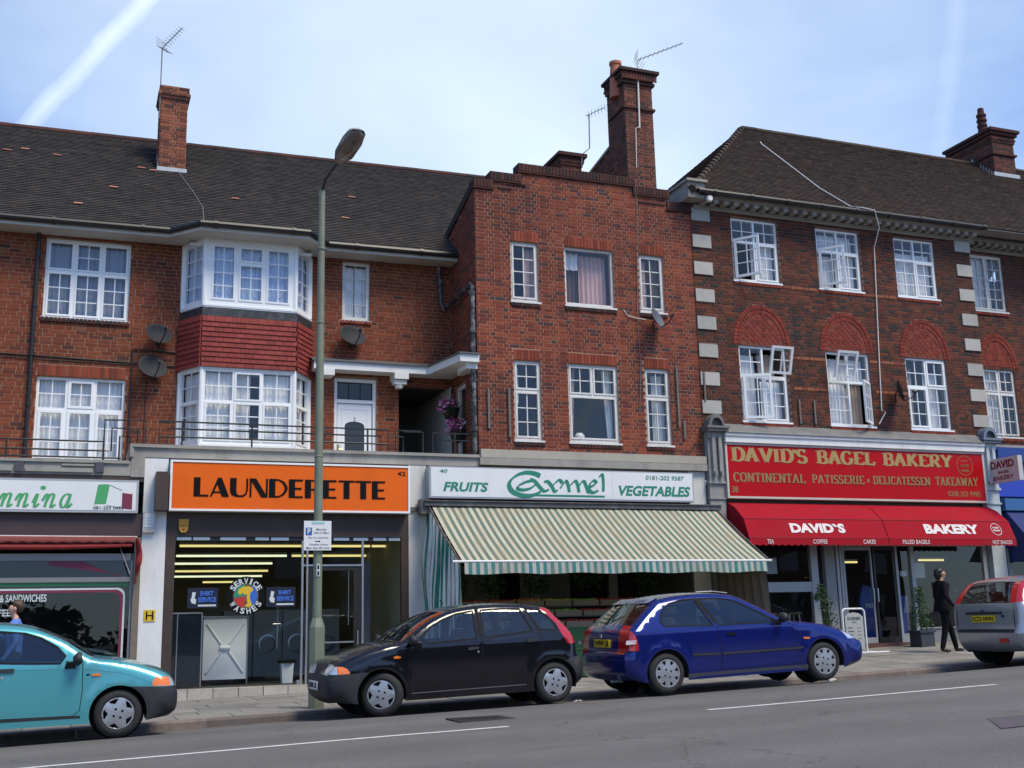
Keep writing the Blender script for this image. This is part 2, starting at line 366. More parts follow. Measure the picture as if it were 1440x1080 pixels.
DECO = {  # fat-stem display capitals: width, polygons
 'L': (.72, [[(0, 0), (.3, 0), (.3, 1), (0, 1)], [(.3, 0), (.68, 0), (.68, .1), (.3, .1)]]),
 'A': (.95, [[(.02, 0), (.12, 0), (.42, .78), (.38, 1)], [(.38, 1), (.56, 1), (.92, 0), (.58, 0), (.36, .66)], [(.17, .2), (.62, .2), (.6, .28), (.2, .28)]]),
 'U': (.92, [[(0, 1), (.3, 1), (.3, .28), (.34, .15), (.45, .09), (.45, 0), (.25, .02), (.08, .1), (0, .3)], [(.45, 0), (.45, .09), (.62, .11), (.72, .22), (.76, .4), (.76, 1), (.85, 1), (.85, .38), (.78, .14), (.64, .02)]]),
 'N': (.92, [[(0, 0), (.09, 0), (.09, 1), (0, 1)], [(0, 1), (.3, 1), (.86, 0), (.56, 0)], [(.77, 0), (.86, 0), (.86, 1), (.77, 1)]]),
 'D': (.95, [[(0, 0), (.3, 0), (.3, 1), (0, 1)], [(.3, 1), (.5, .98), (.72, .86), (.86, .66), (.9, .5), (.86, .34), (.72, .14), (.5, .02), (.3, 0), (.3, .09), (.46, .1), (.62, .2), (.72, .36), (.75, .5), (.72, .64), (.62, .8), (.46, .9), (.3, .91)]]),
 'E': (.78, [[(0, 0), (.3, 0), (.3, 1), (0, 1)], [(.3, 0), (.68, 0), (.68, .1), (.3, .1)], [(.3, .45), (.62, .45), (.62, .55), (.3, .55)], [(.3, .9), (.68, .9), (.68, 1), (.3, 1)]]),
 'R': (.88, [[(0, 0), (.3, 0), (.3, 1), (0, 1)], [(.3, 1), (.56, .98), (.72, .86), (.74, .7), (.68, .54), (.5, .44), (.3, .43), (.3, .51), (.46, .53), (.58, .62), (.6, .74), (.54, .87), (.44, .91), (.3, .92)], [(.4, .45), (.56, .46), (.84, 0), (.58, 0)]]),
 'T': (.84, [[(.25, 0), (.55, 0), (.55, 1), (.25, 1)], [(0, .9), (.25, .9), (.25, 1), (0, 1)], [(.55, .9), (.8, .9), (.8, 1), (.55, 1)]]),
}
def deco(body, x0, x1, z0, z1, Y, m, parent):
    tot = sum(DECO[c][0] for c in body); s = (x1-x0)/tot; x = x0
    for c in body:
        b = MB()
        for ip, P in enumerate(DECO[c][1]):
            vs, fs = cdt([(x+p[0]*s, z0+p[1]*(z1-z0)) for p in P])
            b.add([(v[0], Y-.005-.0008*ip, v[1]) for v in vs], fs)
        b.build('letter', m, parent); x += DECO[c][0]*s
# ---------------------------------------------------------------- ground
def lerp(tab, x):
    if x <= tab[0][0]: a, b = tab[0], tab[1]
    elif x >= tab[-1][0]: a, b = tab[-2], tab[-1]
    else:
        for a, b in zip(tab, tab[1:]):
            if x <= b[0]: break
    return a[1]+(b[1]-a[1])*(x-a[0])/(b[0]-a[0])
KERBY = 16.3; F = 20.8; LW = 22.4
GUT = [(-30, -2.0), (-5, -1.49), (1.38, -1.328), (3.09, -1.282), (7.68, -1.208), (13.06, -1.098), (16.2, -1.02), (30, -.66), (80, .4)]
KT = [(-30, -1.86), (-5, -1.36), (1.38, -1.206), (3.09, -1.178), (7.2, -1.115), (13.06, -.998), (16.2, -.905), (30, -.53), (80, .55)]
PF = [(-30, -1.9), (-5, -1.34), (1.9, -1.20), (4.1, -1.155), (12, -.93), (16.5, -.755), (20, -.63), (30, -.3), (80, .9)]
def road_z(x, y):
    c = lerp([(-40, -.5), (-2, -.12), (3, 0), (7, .075), (12, .115), (14.6, .105), (16.3, 0)], y)
    k = 1+max(0, x-4)*.045 if y > 8 else 1
    return lerp(GUT, x)+c*min(k, 1.8)
def pave_z(x, y):
    t = (y-KERBY)/(F-KERBY)
    return lerp(KT, x)*(1-t)+lerp(PF, x)*t
def sheet(fn, xs, ys, name, m):
    b = MB(); n = len(ys)
    b.add([(x, y, fn(x, y)) for x in xs for y in ys], [(i*n+j, (i+1)*n+j, (i+1)*n+j+1, i*n+j+1) for i in range(len(xs)-1) for j in range(n-1)])
    return struct(b.build(name, m, None, smooth=True))
asph = mat('asphalt', (.142, .134, .126), .88, var=.12, vscale=1.1, bump=.9, bscale=260, dirt=.3, dirtcol=(.092, .086, .082), dscale=.5, dstretch=(.35, 1.6, 1))
def _asph():
    t = asph.node_tree; p = t.nodes['Principled BSDF']; lk = p.inputs['Base Color'].links[0].from_socket
    tcn = [n for n in t.nodes if n.type == 'TEX_COORD'][0]
    v = t.nodes.new('ShaderNodeTexNoise'); v.inputs['Scale'].default_value = 95; v.inputs['Detail'].default_value = 3; t.links.new(tcn.outputs['Object'], v.inputs['Vector'])
    mr = t.nodes.new('ShaderNodeMapRange'); mr.inputs['From Min'].default_value = .35; mr.inputs['From Max'].default_value = .65; mr.inputs['To Min'].default_value = .62; mr.inputs['To Max'].default_value = 1.38
    t.links.new(v.outputs[0], mr.inputs[0])
    mi = t.nodes.new('ShaderNodeMix'); mi.data_type = 'RGBA'; mi.blend_type = 'MULTIPLY'; mi.inputs['Factor'].default_value = 1
    t.links.new(lk, mi.inputs['A']); t.links.new(mr.outputs[0], mi.inputs['B']); t.links.new(mi.outputs['Result'], p.inputs['Base Color'])
def _wear():
    # polished wheel tracks along the road, oil and water stains, fine cracks
    t = asph.node_tree; p = t.nodes['Principled BSDF']; lk = p.inputs['Base Color'].links[0].from_socket; N_ = t.nodes.new; K = t.links.new
    tcn = [n for n in t.nodes if n.type == 'TEX_COORD'][0]
    sp = N_('ShaderNodeSeparateXYZ'); K(tcn.outputs['Object'], sp.inputs[0])
    def m(op, a, b=None, c=None):
        n = N_('ShaderNodeMath'); n.operation = op
        for i, v in enumerate((a, b, c)):
            if v is None: continue
            if isinstance(v, (int, float)): n.inputs[i].default_value = v
            else: K(v, n.inputs[i])
        return n.outputs[0]
    w = N_('ShaderNodeTexNoise'); w.inputs['Scale'].default_value = .35; K(tcn.outputs['Object'], w.inputs['Vector'])
    tr = m('MULTIPLY_ADD', m('SINE', m('MULTIPLY', m('ADD', sp.outputs['Y'], w.outputs[0]), 3.7)), .07, 1.0)
    mp_ = N_('ShaderNodeMapping'); mp_.inputs['Scale'].default_value = (.5, 1.5, 1); K(tcn.outputs['Object'], mp_.inputs[0])
    n2 = N_('ShaderNodeTexNoise'); n2.inputs['Scale'].default_value = .9; n2.inputs['Detail'].default_value = 9; n2.inputs['Roughness'].default_value = .75; K(mp_.outputs[0], n2.inputs['Vector'])
    st = m('MULTIPLY_ADD', n2.outputs[0], .55, .725)
    wv = N_('ShaderNodeVectorMath'); wv.operation = 'MULTIPLY_ADD'; n3 = N_('ShaderNodeTexNoise'); n3.inputs['Scale'].default_value = 2.5; n3.inputs['Detail'].default_value = 5; K(tcn.outputs['Object'], n3.inputs['Vector']); K(n3.outputs['Color'], wv.inputs[0]); wv.inputs[1].default_value = (.7, .7, .7); K(tcn.outputs['Object'], wv.inputs[2])
    vo = N_('ShaderNodeTexVoronoi'); vo.feature = 'DISTANCE_TO_EDGE'; vo.inputs['Scale'].default_value = .28; K(wv.outputs[0], vo.inputs['Vector'])
    cr = N_('ShaderNodeMapRange'); cr.inputs['From Max'].default_value = .006; cr.inputs['To Min'].default_value = .62; K(vo.outputs['Distance'], cr.inputs[0])
    f = m('MULTIPLY', m('MULTIPLY', tr, st), cr.outputs[0])
    mi = N_('ShaderNodeMix'); mi.data_type = 'RGBA'; mi.blend_type = 'MULTIPLY'; mi.inputs['Factor'].default_value = 1; K(lk, mi.inputs['A']); K(f, mi.inputs['B']); K(mi.outputs['Result'], p.inputs['Base Color'])
_asph(); _wear()
xs = [-400, -60, -30, -15]+[-10+i*1.0 for i in range(46)]+[45, 60, 90, 400]
sheet(lambda x, y: road_z(x, y) if y <= KERBY else road_z(x, KERBY)-.02*(y-KERBY), xs, [-30, -12, -6, -2, 1, 3, 5, 7, 9, 10.5, 12, 13, 13.8, 14.6, 15.4, 16.0, 16.35], 'road', asph)
gm = mat('earth', (.09, .085, .07), .95, var=.2, vscale=.3)
gr_ = MB(); gr_.box((-900, -900, -4.2), (900, 900, -3.2)); struct(gr_.build('ground', gm))
# far side of the road: a pavement behind the camera
_b = MB(); _b.add([(-400, -30.1, -2.1), (400, -30.1, -1.5), (400, -400, -1.2), (-400, -400, -1.7)], [(0, 3, 2, 1)]); struct(_b.build('far_ground', gm))
# pavement: bed, slabs, kerb stones
bedm = mat('pavement_joint', (.07, .066, .058), .95, var=.2, vscale=5)
sheet(lambda x, y: pave_z(x, y)-.02, xs[3:-2], [KERBY+.13, 17.5, 19, F, 22], 'pavement_bed', bedm)
slabm = piece_mat('paving_stone', [(0, (0.228, 0.217, 0.198)), (.2, (0.258, 0.243, 0.220)), (.4, (0.205, 0.198, 0.182)), (.6, (0.274, 0.262, 0.239)), (.8, (0.236, 0.228, 0.209))], .9, .55, 1.6, (0.114, 0.106, 0.095), .42, .72, .16)
um = MB(); um.box((-.5, -.5, -.5), (.5, .5, 0)); u_slab = um.mesh('slab_unit', slabm)
pav = struct(bx('pavement', (-12, KERBY+.16, -3), (34, F+.3, -2.6), bedm, None))
it = []; row = 0; y = KERBY+.165
while y < F-.05:
    d = .60 if row % 2 else .75; d = min(d, F-y); x = -9-rnd.random()*.5
    while x < 30:
        w = rnd.choice((.6, .75, .9)); cx, cy = x+w/2, y+d/2; z = pave_z(cx, cy)+rnd.uniform(-.003, .003)
        sl = (pave_z(cx+.3, cy)-pave_z(cx-.3, cy))/.6; sy_ = (pave_z(cx, cy+.3)-pave_z(cx, cy-.3))/.6
        M = Matrix.Translation((cx, cy, z)) @ Matrix.Rotation(-math.atan(sl), 4, 'Y') @ Matrix.Rotation(math.atan(sy_)+rnd.uniform(-.002, .002), 4, 'X') @ Matrix.Diagonal((w-.014, d-.014, .05, 1))
        it.append((M, rnd.random())); x += w
    y += d; row += 1
pieces(pav, it, u_slab, slabm, 'paving_slab', 'paving', 290)
kerbm = piece_mat('kerb_granite', [(0, (.17, .135, .12)), (.3, (.20, .155, .135)), (.6, (.15, .125, .115)), (.8, (.22, .18, .16))], .85, .55, 3, (.07, .06, .055), .4, .7, .3)
um = MB(); um.box((-.5, 0, -1), (.5, 1, -.12)); um.add([(-.5, .12, 0), (.5, .12, 0), (.5, 1, 0), (-.5, 1, 0), (-.5, 0, -.12), (.5, 0, -.12)], [(0, 1, 2, 3), (4, 5, 1, 0)]); u_k = um.mesh('kerb_unit', kerbm)
kb = struct(bx('kerb', (-12, KERBY+.05, -3), (40, KERBY+.14, -2.5), kerbm, None))
x = -10.3
while x < 36:
    w = rnd.choice((.9, .9, 1.2, .75)); cx = x+w/2; sl = (lerp(KT, cx+.3)-lerp(KT, cx-.3))/.6
    ob = place(u_k, 'kerb_stone', (cx, KERBY+rnd.uniform(-.006, .006), pave_z(cx, KERBY)+.002), kb); ob.rotation_euler = (0, -math.atan(sl), 0); ob.scale = (w-.003, .15, .24); x += w
# painted line down the road, patches, cover
wm = mat('road_paint', (.62, .62, .60), .75, var=.12, vscale=8, dirt=.75, dirtcol=(.16, .16, .165), dscale=14)
def onroad(x0, x1, yc, w, name, m, lift=.004, n=14, w1=None):
    b = MB(); vs = []
    for i in range(n+1):
        x = x0+(x1-x0)*i/n; ww = w if w1 is None else w+(w1-w)*i/n
        for s_ in (-.5, .5): vs.append((x, yc+s_*ww, road_z(x, yc+s_*ww)+lift))
    b.add(vs, [(2*i, 2*i+2, 2*i+3, 2*i+1) for i in range(n)])
    return b.build(name, m, None)
for a, c in ((-4, 4.62), (7.15, 11.55), (16.0, 20.5)):
    struct(onroad(a, c, 12.12, .10, 'centre_line_marking', wm))
# the small pavement litter is built with the street things
iron = mat('cast_iron', (.055, .05, .048), .6, metal=.3, var=.2, vscale=12, bump=.6, bscale=70)
# ---------------------------------------------------------------- brickwork, tiling, windows (builders)
BR_L = piece_mat('brick_orange_red', [(0, (0.189, 0.046, 0.023)), (.2, (0.213, 0.053, 0.024)), (.4, (0.170, 0.041, 0.021)), (.58, (0.229, 0.060, 0.027)), (.74, (0.186, 0.045, 0.023)), (.88, (0.130, 0.036, 0.023)), (.95, (0.079, 0.031, 0.024)), (.975, (0.213, 0.070, 0.038))], .85, .7, .6, (0.059, 0.021, 0.015), .45, .75)
BR_M = piece_mat('brick_red', [(0, (0.222, 0.049, 0.026)), (.15, (0.186, 0.042, 0.023)), (.3, (0.261, 0.065, 0.032)), (.45, (0.166, 0.037, 0.023)), (.58, (0.238, 0.057, 0.027)), (.7, (0.135, 0.034, 0.024)), (.80, (0.095, 0.034, 0.028)), (.88, (0.067, 0.037, 0.036)), (.93, (0.206, 0.051, 0.026))], .85, .8, .5, (0.044, 0.019, 0.016), .43, .72)
BR_R = piece_mat('brick_dark_red', [(0, (0.124, 0.034, 0.019)), (.14, (0.098, 0.028, 0.017)), (.28, (0.143, 0.041, 0.020)), (.4, (0.078, 0.025, 0.017)), (.54, (0.130, 0.037, 0.019)), (.64, (0.056, 0.025, 0.019)), (.76, (0.036, 0.027, 0.023)), (.88, (0.110, 0.029, 0.017)), (.95, (0.163, 0.048, 0.023))], .85, .7, .5, (0.025, 0.019, 0.014), .42, .72)
BR_RED = piece_mat('brick_bright_red', [(0, (0.211, 0.038, 0.024)), (.3, (0.186, 0.032, 0.020)), (.6, (0.236, 0.046, 0.029)), (.85, (0.155, 0.029, 0.020))], .85, .4, 1.2, (0.068, 0.022, 0.019), .5, .8)
BR_SOL = piece_mat('brick_soldier', [(0, (0.234, 0.051, 0.028)), (.3, (0.187, 0.041, 0.024)), (.6, (0.265, 0.062, 0.034)), (.85, (0.148, 0.035, 0.024))], .85, .4, 1.2, (0.070, 0.027, 0.022), .5, .8)
BR_COP = piece_mat('brick_coping', [(0, (.075, .030, .026)), (.3, (.055, .027, .025)), (.6, (.10, .036, .028)), (.85, (.04, .026, .025))], .9, .6, 1.1, (.028, .024, .022), .4, .7)
BR_CH = piece_mat('brick_chimney', [(0, (.27, .085, .045)), (.3, (.20, .06, .036)), (.55, (.14, .045, .033)), (.75, (.33, .11, .055)), (.9, (.085, .04, .034))], .85, .8, .9, (.045, .024, .020), .42, .7)
BR_CHD = piece_mat('brick_chimney_sooty', [(0, (.14, .042, .03)), (.3, (.10, .034, .027)), (.55, (.065, .028, .025)), (.75, (.18, .052, .032)), (.9, (.045, .026, .025))], .85, .8, .9, (.024, .018, .017), .38, .68)
MO_L = mat('mortar_buff', (.27, .165, .10), .95, var=.25, vscale=2, dirt=.6, dirtcol=(.20, .12, .08), dscale=1)
MO_M = mat('mortar_tan', (.36, .20, .135), .95, var=.25, vscale=2, dirt=.7, dirtcol=(.16, .085, .06), dscale=.8)
MO_R = mat('mortar_grey', (.19, .115, .09), .95, var=.3, vscale=2, dirt=.8, dirtcol=(.07, .045, .04), dscale=.8)
def unit_brick(name, m):
    b = MB(); c = .018; cz = .05
    o_ = [(-.5, -.5), (.5, -.5), (.5, .5), (-.5, .5)]
    vs = [(x, 0, z) for x, z in o_]+[(x, -.75, z) for x, z in o_]+[(x*(1-2*c), -1, z*(1-2*cz)) for x, z in o_]
    fs = [(4+i, (4+(i+1) % 4), 8+(i+1) % 4, 8+i) for i in range(4)]+[(i, (i+1) % 4, 4+(i+1) % 4, 4+i) for i in range(4)]+[(8, 9, 10, 11)]
    return b.add(vs, fs).mesh(name, m)
UB = {}
def ub(m):
    if m.name not in UB: UB[m.name] = unit_brick('brick_unit', m)
    return UB[m.name]
def basis(o, u, n, w, d, h):
    """unit brick: x along u, -y outward along n, z up"""
    u = Vector(u); n = Vector(n); up = Vector((0, 0, 1)) if abs(u.z) < .01 else n.cross(u)*-1
    return Matrix(((u.x*w, -n.x*d, up.x*h, o[0]), (u.y*w, -n.y*d, up.y*h, o[1]), (u.z*w, -n.z*d, up.z*h, o[2]), (0, 0, 0, 1)))
def wall_items(o, u, n, W_, z0, z1, holes=(), bond='flemish', course=.0755, proud=.006, limit=None, top=None, phase=0, ragged=.0016):
    """brick matrices for a wall starting at o, running W_ along u. holes: (x0,x1,z0,z1) or functions z->(x0,x1)|None, in wall coordinates"""
    res = []; j = 0.0125; z = z0; k = phase
    o = Vector(o); u = Vector(u).normalized(); n = Vector(n)
    while z < z1-.02:
        hh = min(course, z1-z); zc = z+hh/2; x = 0
        ex = []
        for h in holes:
            if callable(h):
                q = h(zc)
                if q: ex.append(q)
            elif h[2] < zc < h[3]: ex.append((h[0], h[1]))
        if bond == 'flemish': seq = [.2175, .1075]; i = k % 2; x = -(.0 if k % 2 == 0 else .055)
        elif bond == 'mixed': seq = [.2175]*3+[.1075]; i = (k*3) % 4; x = -(0, .115, .05, .17)[k % 4]-rnd.random()*.02
        else: seq = [.1075] if k % 4 == 3 else [.2175]; i = 0; x = -.055*((k*2) % 4)
        xmax = W_ if top is None else W_
        while x < xmax:
            w = seq[i % len(seq)]; i += 1
            a, c = max(x, 0), min(x+w, W_)
            x += w+j
            segs = [(a, c)] if c-a > .025 else []
            for e0, e1 in ex:
                ns = []
                for s0, s1 in segs:
                    if s1 <= e0 or s0 >= e1: ns.append((s0, s1))
                    else:
                        if e0-s0 > .03: ns.append((s0, e0))
                        if s1-e1 > .03: ns.append((e1, s1))
                segs = ns
            for s0, s1 in segs:
                if top is not None and zc > top((s0+s1)/2): continue
                pr = proud+rnd.uniform(-ragged, ragged)
                wob = .0035*math.sin(s0*1.7+z*2.3)+rnd.uniform(-.0013, .0013); M = basis(o+u*((s0+s1)/2)+Vector((0, 0, zc-o.z+wob)), u, n, s1-s0-rnd.random()*.004, pr, hh-j+rnd.uniform(-.0015, .001))
                res.append((M, rnd.random()))
        z += course; k += 1
    return res
def cells(x0, x1, z0, z1, holes):
    zs = sorted({z0, z1}|{min(max(v, z0), z1) for h in holes for v in h[2:4]}); out_ = []
    for a, c in zip(zs, zs[1:]):
        if c-a < 1e-5: continue
        m = (a+c)/2; segs = [(x0, x1)]
        for h in holes:
            if h[2] < m < h[3]:
                segs = [q for s0, s1 in segs for q in ((s0, min(s1, h[0])), (max(s0, h[1]), s1)) if q[1]-q[0] > 1e-5]
        out_ += [(s0, s1, a, c) for s0, s1 in segs]
    return out_
def core(parent, x0, x1, z0, z1, Y, holes, m, th=.24, name='wall'):
    b = MB()
    for a, c, d, e in cells(x0, x1, z0, z1, holes): b.box((a, Y, d), (c, Y+th, e))
    return b.build(name, m, parent)
def soldiers(x0, x1, z0, z1, Y, proud=.011, w=.0675):
    n = max(1, round((x1-x0)/(w+.01))); s = (x1-x0)/n
    return [(basis((x0+s*(i+.5), Y, (z0+z1)/2), (1, 0, 0), (0, -1, 0), s-.009, proud+rnd.uniform(-.002, .002), z1-z0-.008), rnd.random()) for i in range(n)]
def tile_items(o, u, dn, W_, rows, gauge=.1, tw=.165, clipf=None, th=.015, lift=.03, gap=.004, holes=None):
    """tiles laid from the eave up. o: eave corner, u: along, dn: unit vector UP the slope"""
    o = Vector(o); u = Vector(u).normalized(); s = Vector(dn).normalized(); n = u.cross(s).normalized()
    if n.z < 0: n = -n
    res = []
    for r in range(rows):
        x = -tw*.5*(r % 2); sagr = rnd.uniform(-.002, .002)
        while x < W_:
            a, c = max(x, 0), min(x+tw, W_); x += tw
            if clipf:
                q = clipf(r*gauge+gauge*.5)
                a, c = max(a, q[0]), min(c, q[1])
            if c-a < .03: continue
            if holes and holes((a+c)/2, r*gauge): continue
            ctr = o+u*((a+c)/2)+s*(r*gauge+gauge*.62)+n*(lift*.5+sagr)
            tilt = math.atan2(lift, gauge*1.6)*-1+rnd.uniform(-.02, .02); yaw = rnd.uniform(-.012, .012)
            R_ = Matrix(((u.x, s.x, n.x), (u.y, s.y, n.y), (u.z, s.z, n.z))).to_4x4()
            M = Matrix.Translation(ctr) @ R_ @ Matrix.Rotation(tilt, 4, 'X') @ Matrix.Rotation(yaw, 4, 'Z') @ Matrix.Rotation(rnd.uniform(-.012, .012), 4, 'Y') @ Matrix.Diagonal((c-a-gap, gauge*1.35, th, 1))
            res.append((M, rnd.random()))
    return res
def unit_tile(m, name='tile_unit'):
    b = MB(); b.box((-.5, -.5, -.5), (.5, .5, .5)); b.f = [f for f in b.f if f != b.f[3]] if False else b.f
    return b.mesh(name, m)
UPVC = mat('white_window_frame', (.78, .79, .79), .35, var=.05, vscale=2)
WOOD_W = mat('flaking_white_paint', (.66, .65, .62), .6, var=.12, vscale=9, dirt=.55, dirtcol=(.23, .2, .17), dscale=7)
GL_UP = glass('window_glass', (.93, .95, .96), 1.0, 0, .10, 1.62)
GL_CAR = glass('car_window_glass', (.50, .56, .55), 1.0, 0, .0, 1.75)
GL_SHOP = glass('shop_window_glass', (.93, .94, .93), 1.0, 0, .018, 1.55)
NET = mat('net_curtain', (.80, .79, .78), .9, var=.14, vscale=22)
NETG = mat('reflected_sky_net', (.30, .32, .37), .9, var=.1, vscale=5)  # grey-blue of the sky reflected in the panes, put into the net's colour
NETB = mat('blue_lace_curtain', (.56, .66, .84), .9, var=.35, vscale=16)
DRAPE = mat('beige_curtain', (.42, .34, .28), .9, var=.1, vscale=6)
PINKC = mat('pink_curtain', (.55, .36, .33), .9, var=.1, vscale=6)
BROWNC = mat('brown_curtain', (.13, .075, .06), .9, var=.1, vscale=6)
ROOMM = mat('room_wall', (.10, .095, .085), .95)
def curtain(parent, M, x0, x1, z0, z1, y, m, waves=9, amp=.018, gather=None, name='curtain'):
    b = MB(); nx = max(8, int((x1-x0)*60)); nz = 6; vs = []
    ph = rnd.random()*6
    for j in range(nz+1):
        t = j/nz; z = z0+(z1-z0)*t
        for i in range(nx+1):
            s = i/nx; xx = x0+(x1-x0)*s
            if gather == 'l': xx = x0+(x1-x0)*s*(.55+.45*t)
            if gather == 'r': xx = x1-(x1-x0)*(1-s)*(.55+.45*t)
            vs.append((xx, y+amp*math.sin(s*(x1-x0)*waves*6.28+ph+.4*math.sin(5*t))+.3*amp*math.sin(s*31+ph), z))
    n = nx+1
    b.add([tuple(M @ Vector(v)) for v in vs], [(j*n+i, j*n+i+1, (j+1)*n+i+1, (j+1)*n+i) for j in range(nz) for i in range(nx)])
    return b.build(name, m, parent, smooth=True)
def window(parent, M, w, h, lights, fm=UPVC, gm=None, th=.045, dep=.06, rec=.055, bar=.02, sash=.04, sill=.04, name='window', sillm=None, label=None, curt=(), gap=.0):
    """lights: (x0,x1,z0,z1,nx,nz,kind) in metres; kind 0 fixed, 1 closed sash, 2 left out (its own object), 3 leaded thin bars"""
    gm = gm or GL_UP
    fr = MB(); ol = [(l[0], l[1], l[2], l[3]) for l in lights]
    for a, c, d, e in cells(0, w, 0, h, ol): fr.box((a, rec, d), (c, rec+dep, e), M)
    for l in lights:
        x0, x1, z0, z1, nx, nz, kd = l
        if kd == 2: continue
        g0, g1, g2, g3 = x0, x1, z0, z1
        if kd == 1:
            for a, c, d, e in cells(x0, x1, z0, z1, [(x0+sash, x1-sash, z0+sash, z1-sash)]): fr.box((a, rec-.014, d), (c, rec+dep-.01, e), M)
            g0 += sash; g1 -= sash; g2 += sash; g3 -= sash
        gb = .014 if kd == 3 else bar
        for i in range(1, nx): xx = g0+(g1-g0)*i/nx; fr.box((xx-gb/2, rec+.012, g2), (xx+gb/2, rec+.042, g3), M)
        for j in range(1, nz): zz = g2+(g3-g2)*j/nz; fr.box((g0, rec+.0145, zz-gb/2), (g1, rec+.0395, zz+gb/2), M)
    win = fr.build(name, fm, parent, label=label)
    for l in lights:
        x0, x1, z0, z1, nx, nz, kd = l
        if kd == 2: continue
        if kd == 1: x0 += sash; x1 -= sash; z0 += sash; z1 -= sash
        for i in range(nx):
            for j in range(nz):
                a, c = x0+(x1-x0)*i/nx, x0+(x1-x0)*(i+1)/nx; d, e = z0+(z1-z0)*j/nz, z0+(z1-z0)*(j+1)/nz
                t1_, t2_ = rnd.uniform(-.0022, .0022), rnd.uniform(-.0022, .0022)
                pb = MB(); yy = rec+.027
                pb.add([tuple(M @ Vector(q)) for q in ((a, yy+t1_, d), (c, yy+t2_, d), (c, yy-t1_, e), (a, yy-t2_, e))], [(0, 1, 2, 3)])
                pb.build('pane', gm, win)
    if sill:
        MB().box((-.03, -.035, -sill), (w+.03, rec+.03, -.002), M).build('sill', sillm or fm, win)
    for c in curt:
        curtain(win, M, *c[:2], *c[2:4], rec+dep+c[4], c[5], *(c[6:]))
    return win
def T(x, y, z, rz=0): return Matrix.Translation((x, y, z)) @ Matrix.Rotation(rz, 4, 'Z')
def sash_leaf(win, M, w, h, nx, nz, fm=UPVC, gm=None, bar=.02, fr=.055, label=None):
    """an opened casement: frame and panes of its own; local x from the hinge"""
    b = MB()
    for a, c, d, e in cells(0, w, 0, h, [(fr, w-fr, fr, h-fr)]): b.box((a, -.02, d), (c, .025, e), M)
    for i in range(1, nx): xx = fr+(w-2*fr)*i/nx; b.box((xx-bar/2, -.012, fr), (xx+bar/2, .016, h-fr), M)
    for j in range(1, nz): zz = fr+(h-2*fr)*j/nz; b.box((fr, -.0095, zz-bar/2), (w-fr, .0135, zz+bar/2), M)
    s = b.build('casement', fm, win, label=label)
    MB().add([tuple(M @ Vector(q)) for q in ((fr, .002, fr), (w-fr, .002, fr), (w-fr, .002, h-fr), (fr, .002, h-fr))], [(0, 1, 2, 3)]).build('pane', gm or GL_UP, win)
    return s
CONC = mat('weathered_concrete', (.30, .285, .255), .9, var=.18, vscale=2.5, bump=.5, bscale=40, dirt=.65, dirtcol=(.10, .092, .08), dscale=1.6, dstretch=(1, 1, .35))
CREAM = mat('cream_paint', (.50, .47, .42), .6, var=.08, vscale=3, dirt=.35, dirtcol=(.18, .16, .14), dscale=2)
WHITE = mat('white_paint', (.70, .70, .68), .55, var=.06, vscale=3, dirt=.35, dirtcol=(.30, .27, .24), dscale=2.5, dstretch=(1, 1, .3))
BLACKM = mat('black_paint', (.010, .010, .011), .45, var=.2, vscale=9)
DARK = mat('dark_void', (.012, .012, .012), .95)
STONE = piece_mat('quoin_stone', [(0, (.40, .385, .35)), (.4, (.36, .35, .32)), (.7, (.43, .41, .375))], .85, .5, 1.8, (.18, .165, .15), .48, .8, .12, (1, 1, .4))
LEAD = mat('lead_flashing', (.42, .44, .46), .5, metal=.2, var=.25, vscale=7)
TILE_L = piece_mat('roof_tile_dark', [(0, (.052, .044, .040)), (.25, (.066, .052, .045)), (.5, (.043, .038, .036)), (.75, (.058, .05, .047)), (.93, (.078, .062, .055))], .9, .6, .7, (.034, .034, .03), .4, .75, .3)
TILE_R = piece_mat('roof_tile_brown', [(0, (0.059, 0.038, 0.029)), (.25, (0.072, 0.045, 0.034)), (.5, (0.048, 0.033, 0.027)), (.75, (0.066, 0.046, 0.036)), (.9, (0.086, 0.057, 0.042))], .9, .6, .8, (0.040, 0.034, 0.024), .4, .72, .3)
TILE_N = piece_mat('new_red_tile', [(0, (.42, .17, .12)), (.5, (.38, .14, .10)), (.8, (.46, .2, .15))], .85, .2, 3, (.2, .1, .08))
TILE_B = piece_mat('bay_tile_red', [(0, (0.230, 0.041, 0.033)), (.3, (0.204, 0.036, 0.030)), (.6, (0.255, 0.047, 0.038)), (.85, (0.178, 0.032, 0.028))], .75, .35, 1.5, (0.102, 0.027, 0.025), .5, .8, .15)
CABW = mat('white_cable', (.72, .72, .68), .6)
CABB = mat('black_cable', (.02, .02, .02), .6)
ALU = mat('aluminium', (.45, .46, .47), .35, metal=.8, var=.1, vscale=5)
GALV = mat('aerial_metal', (.22, .22, .23), .5, metal=.6)
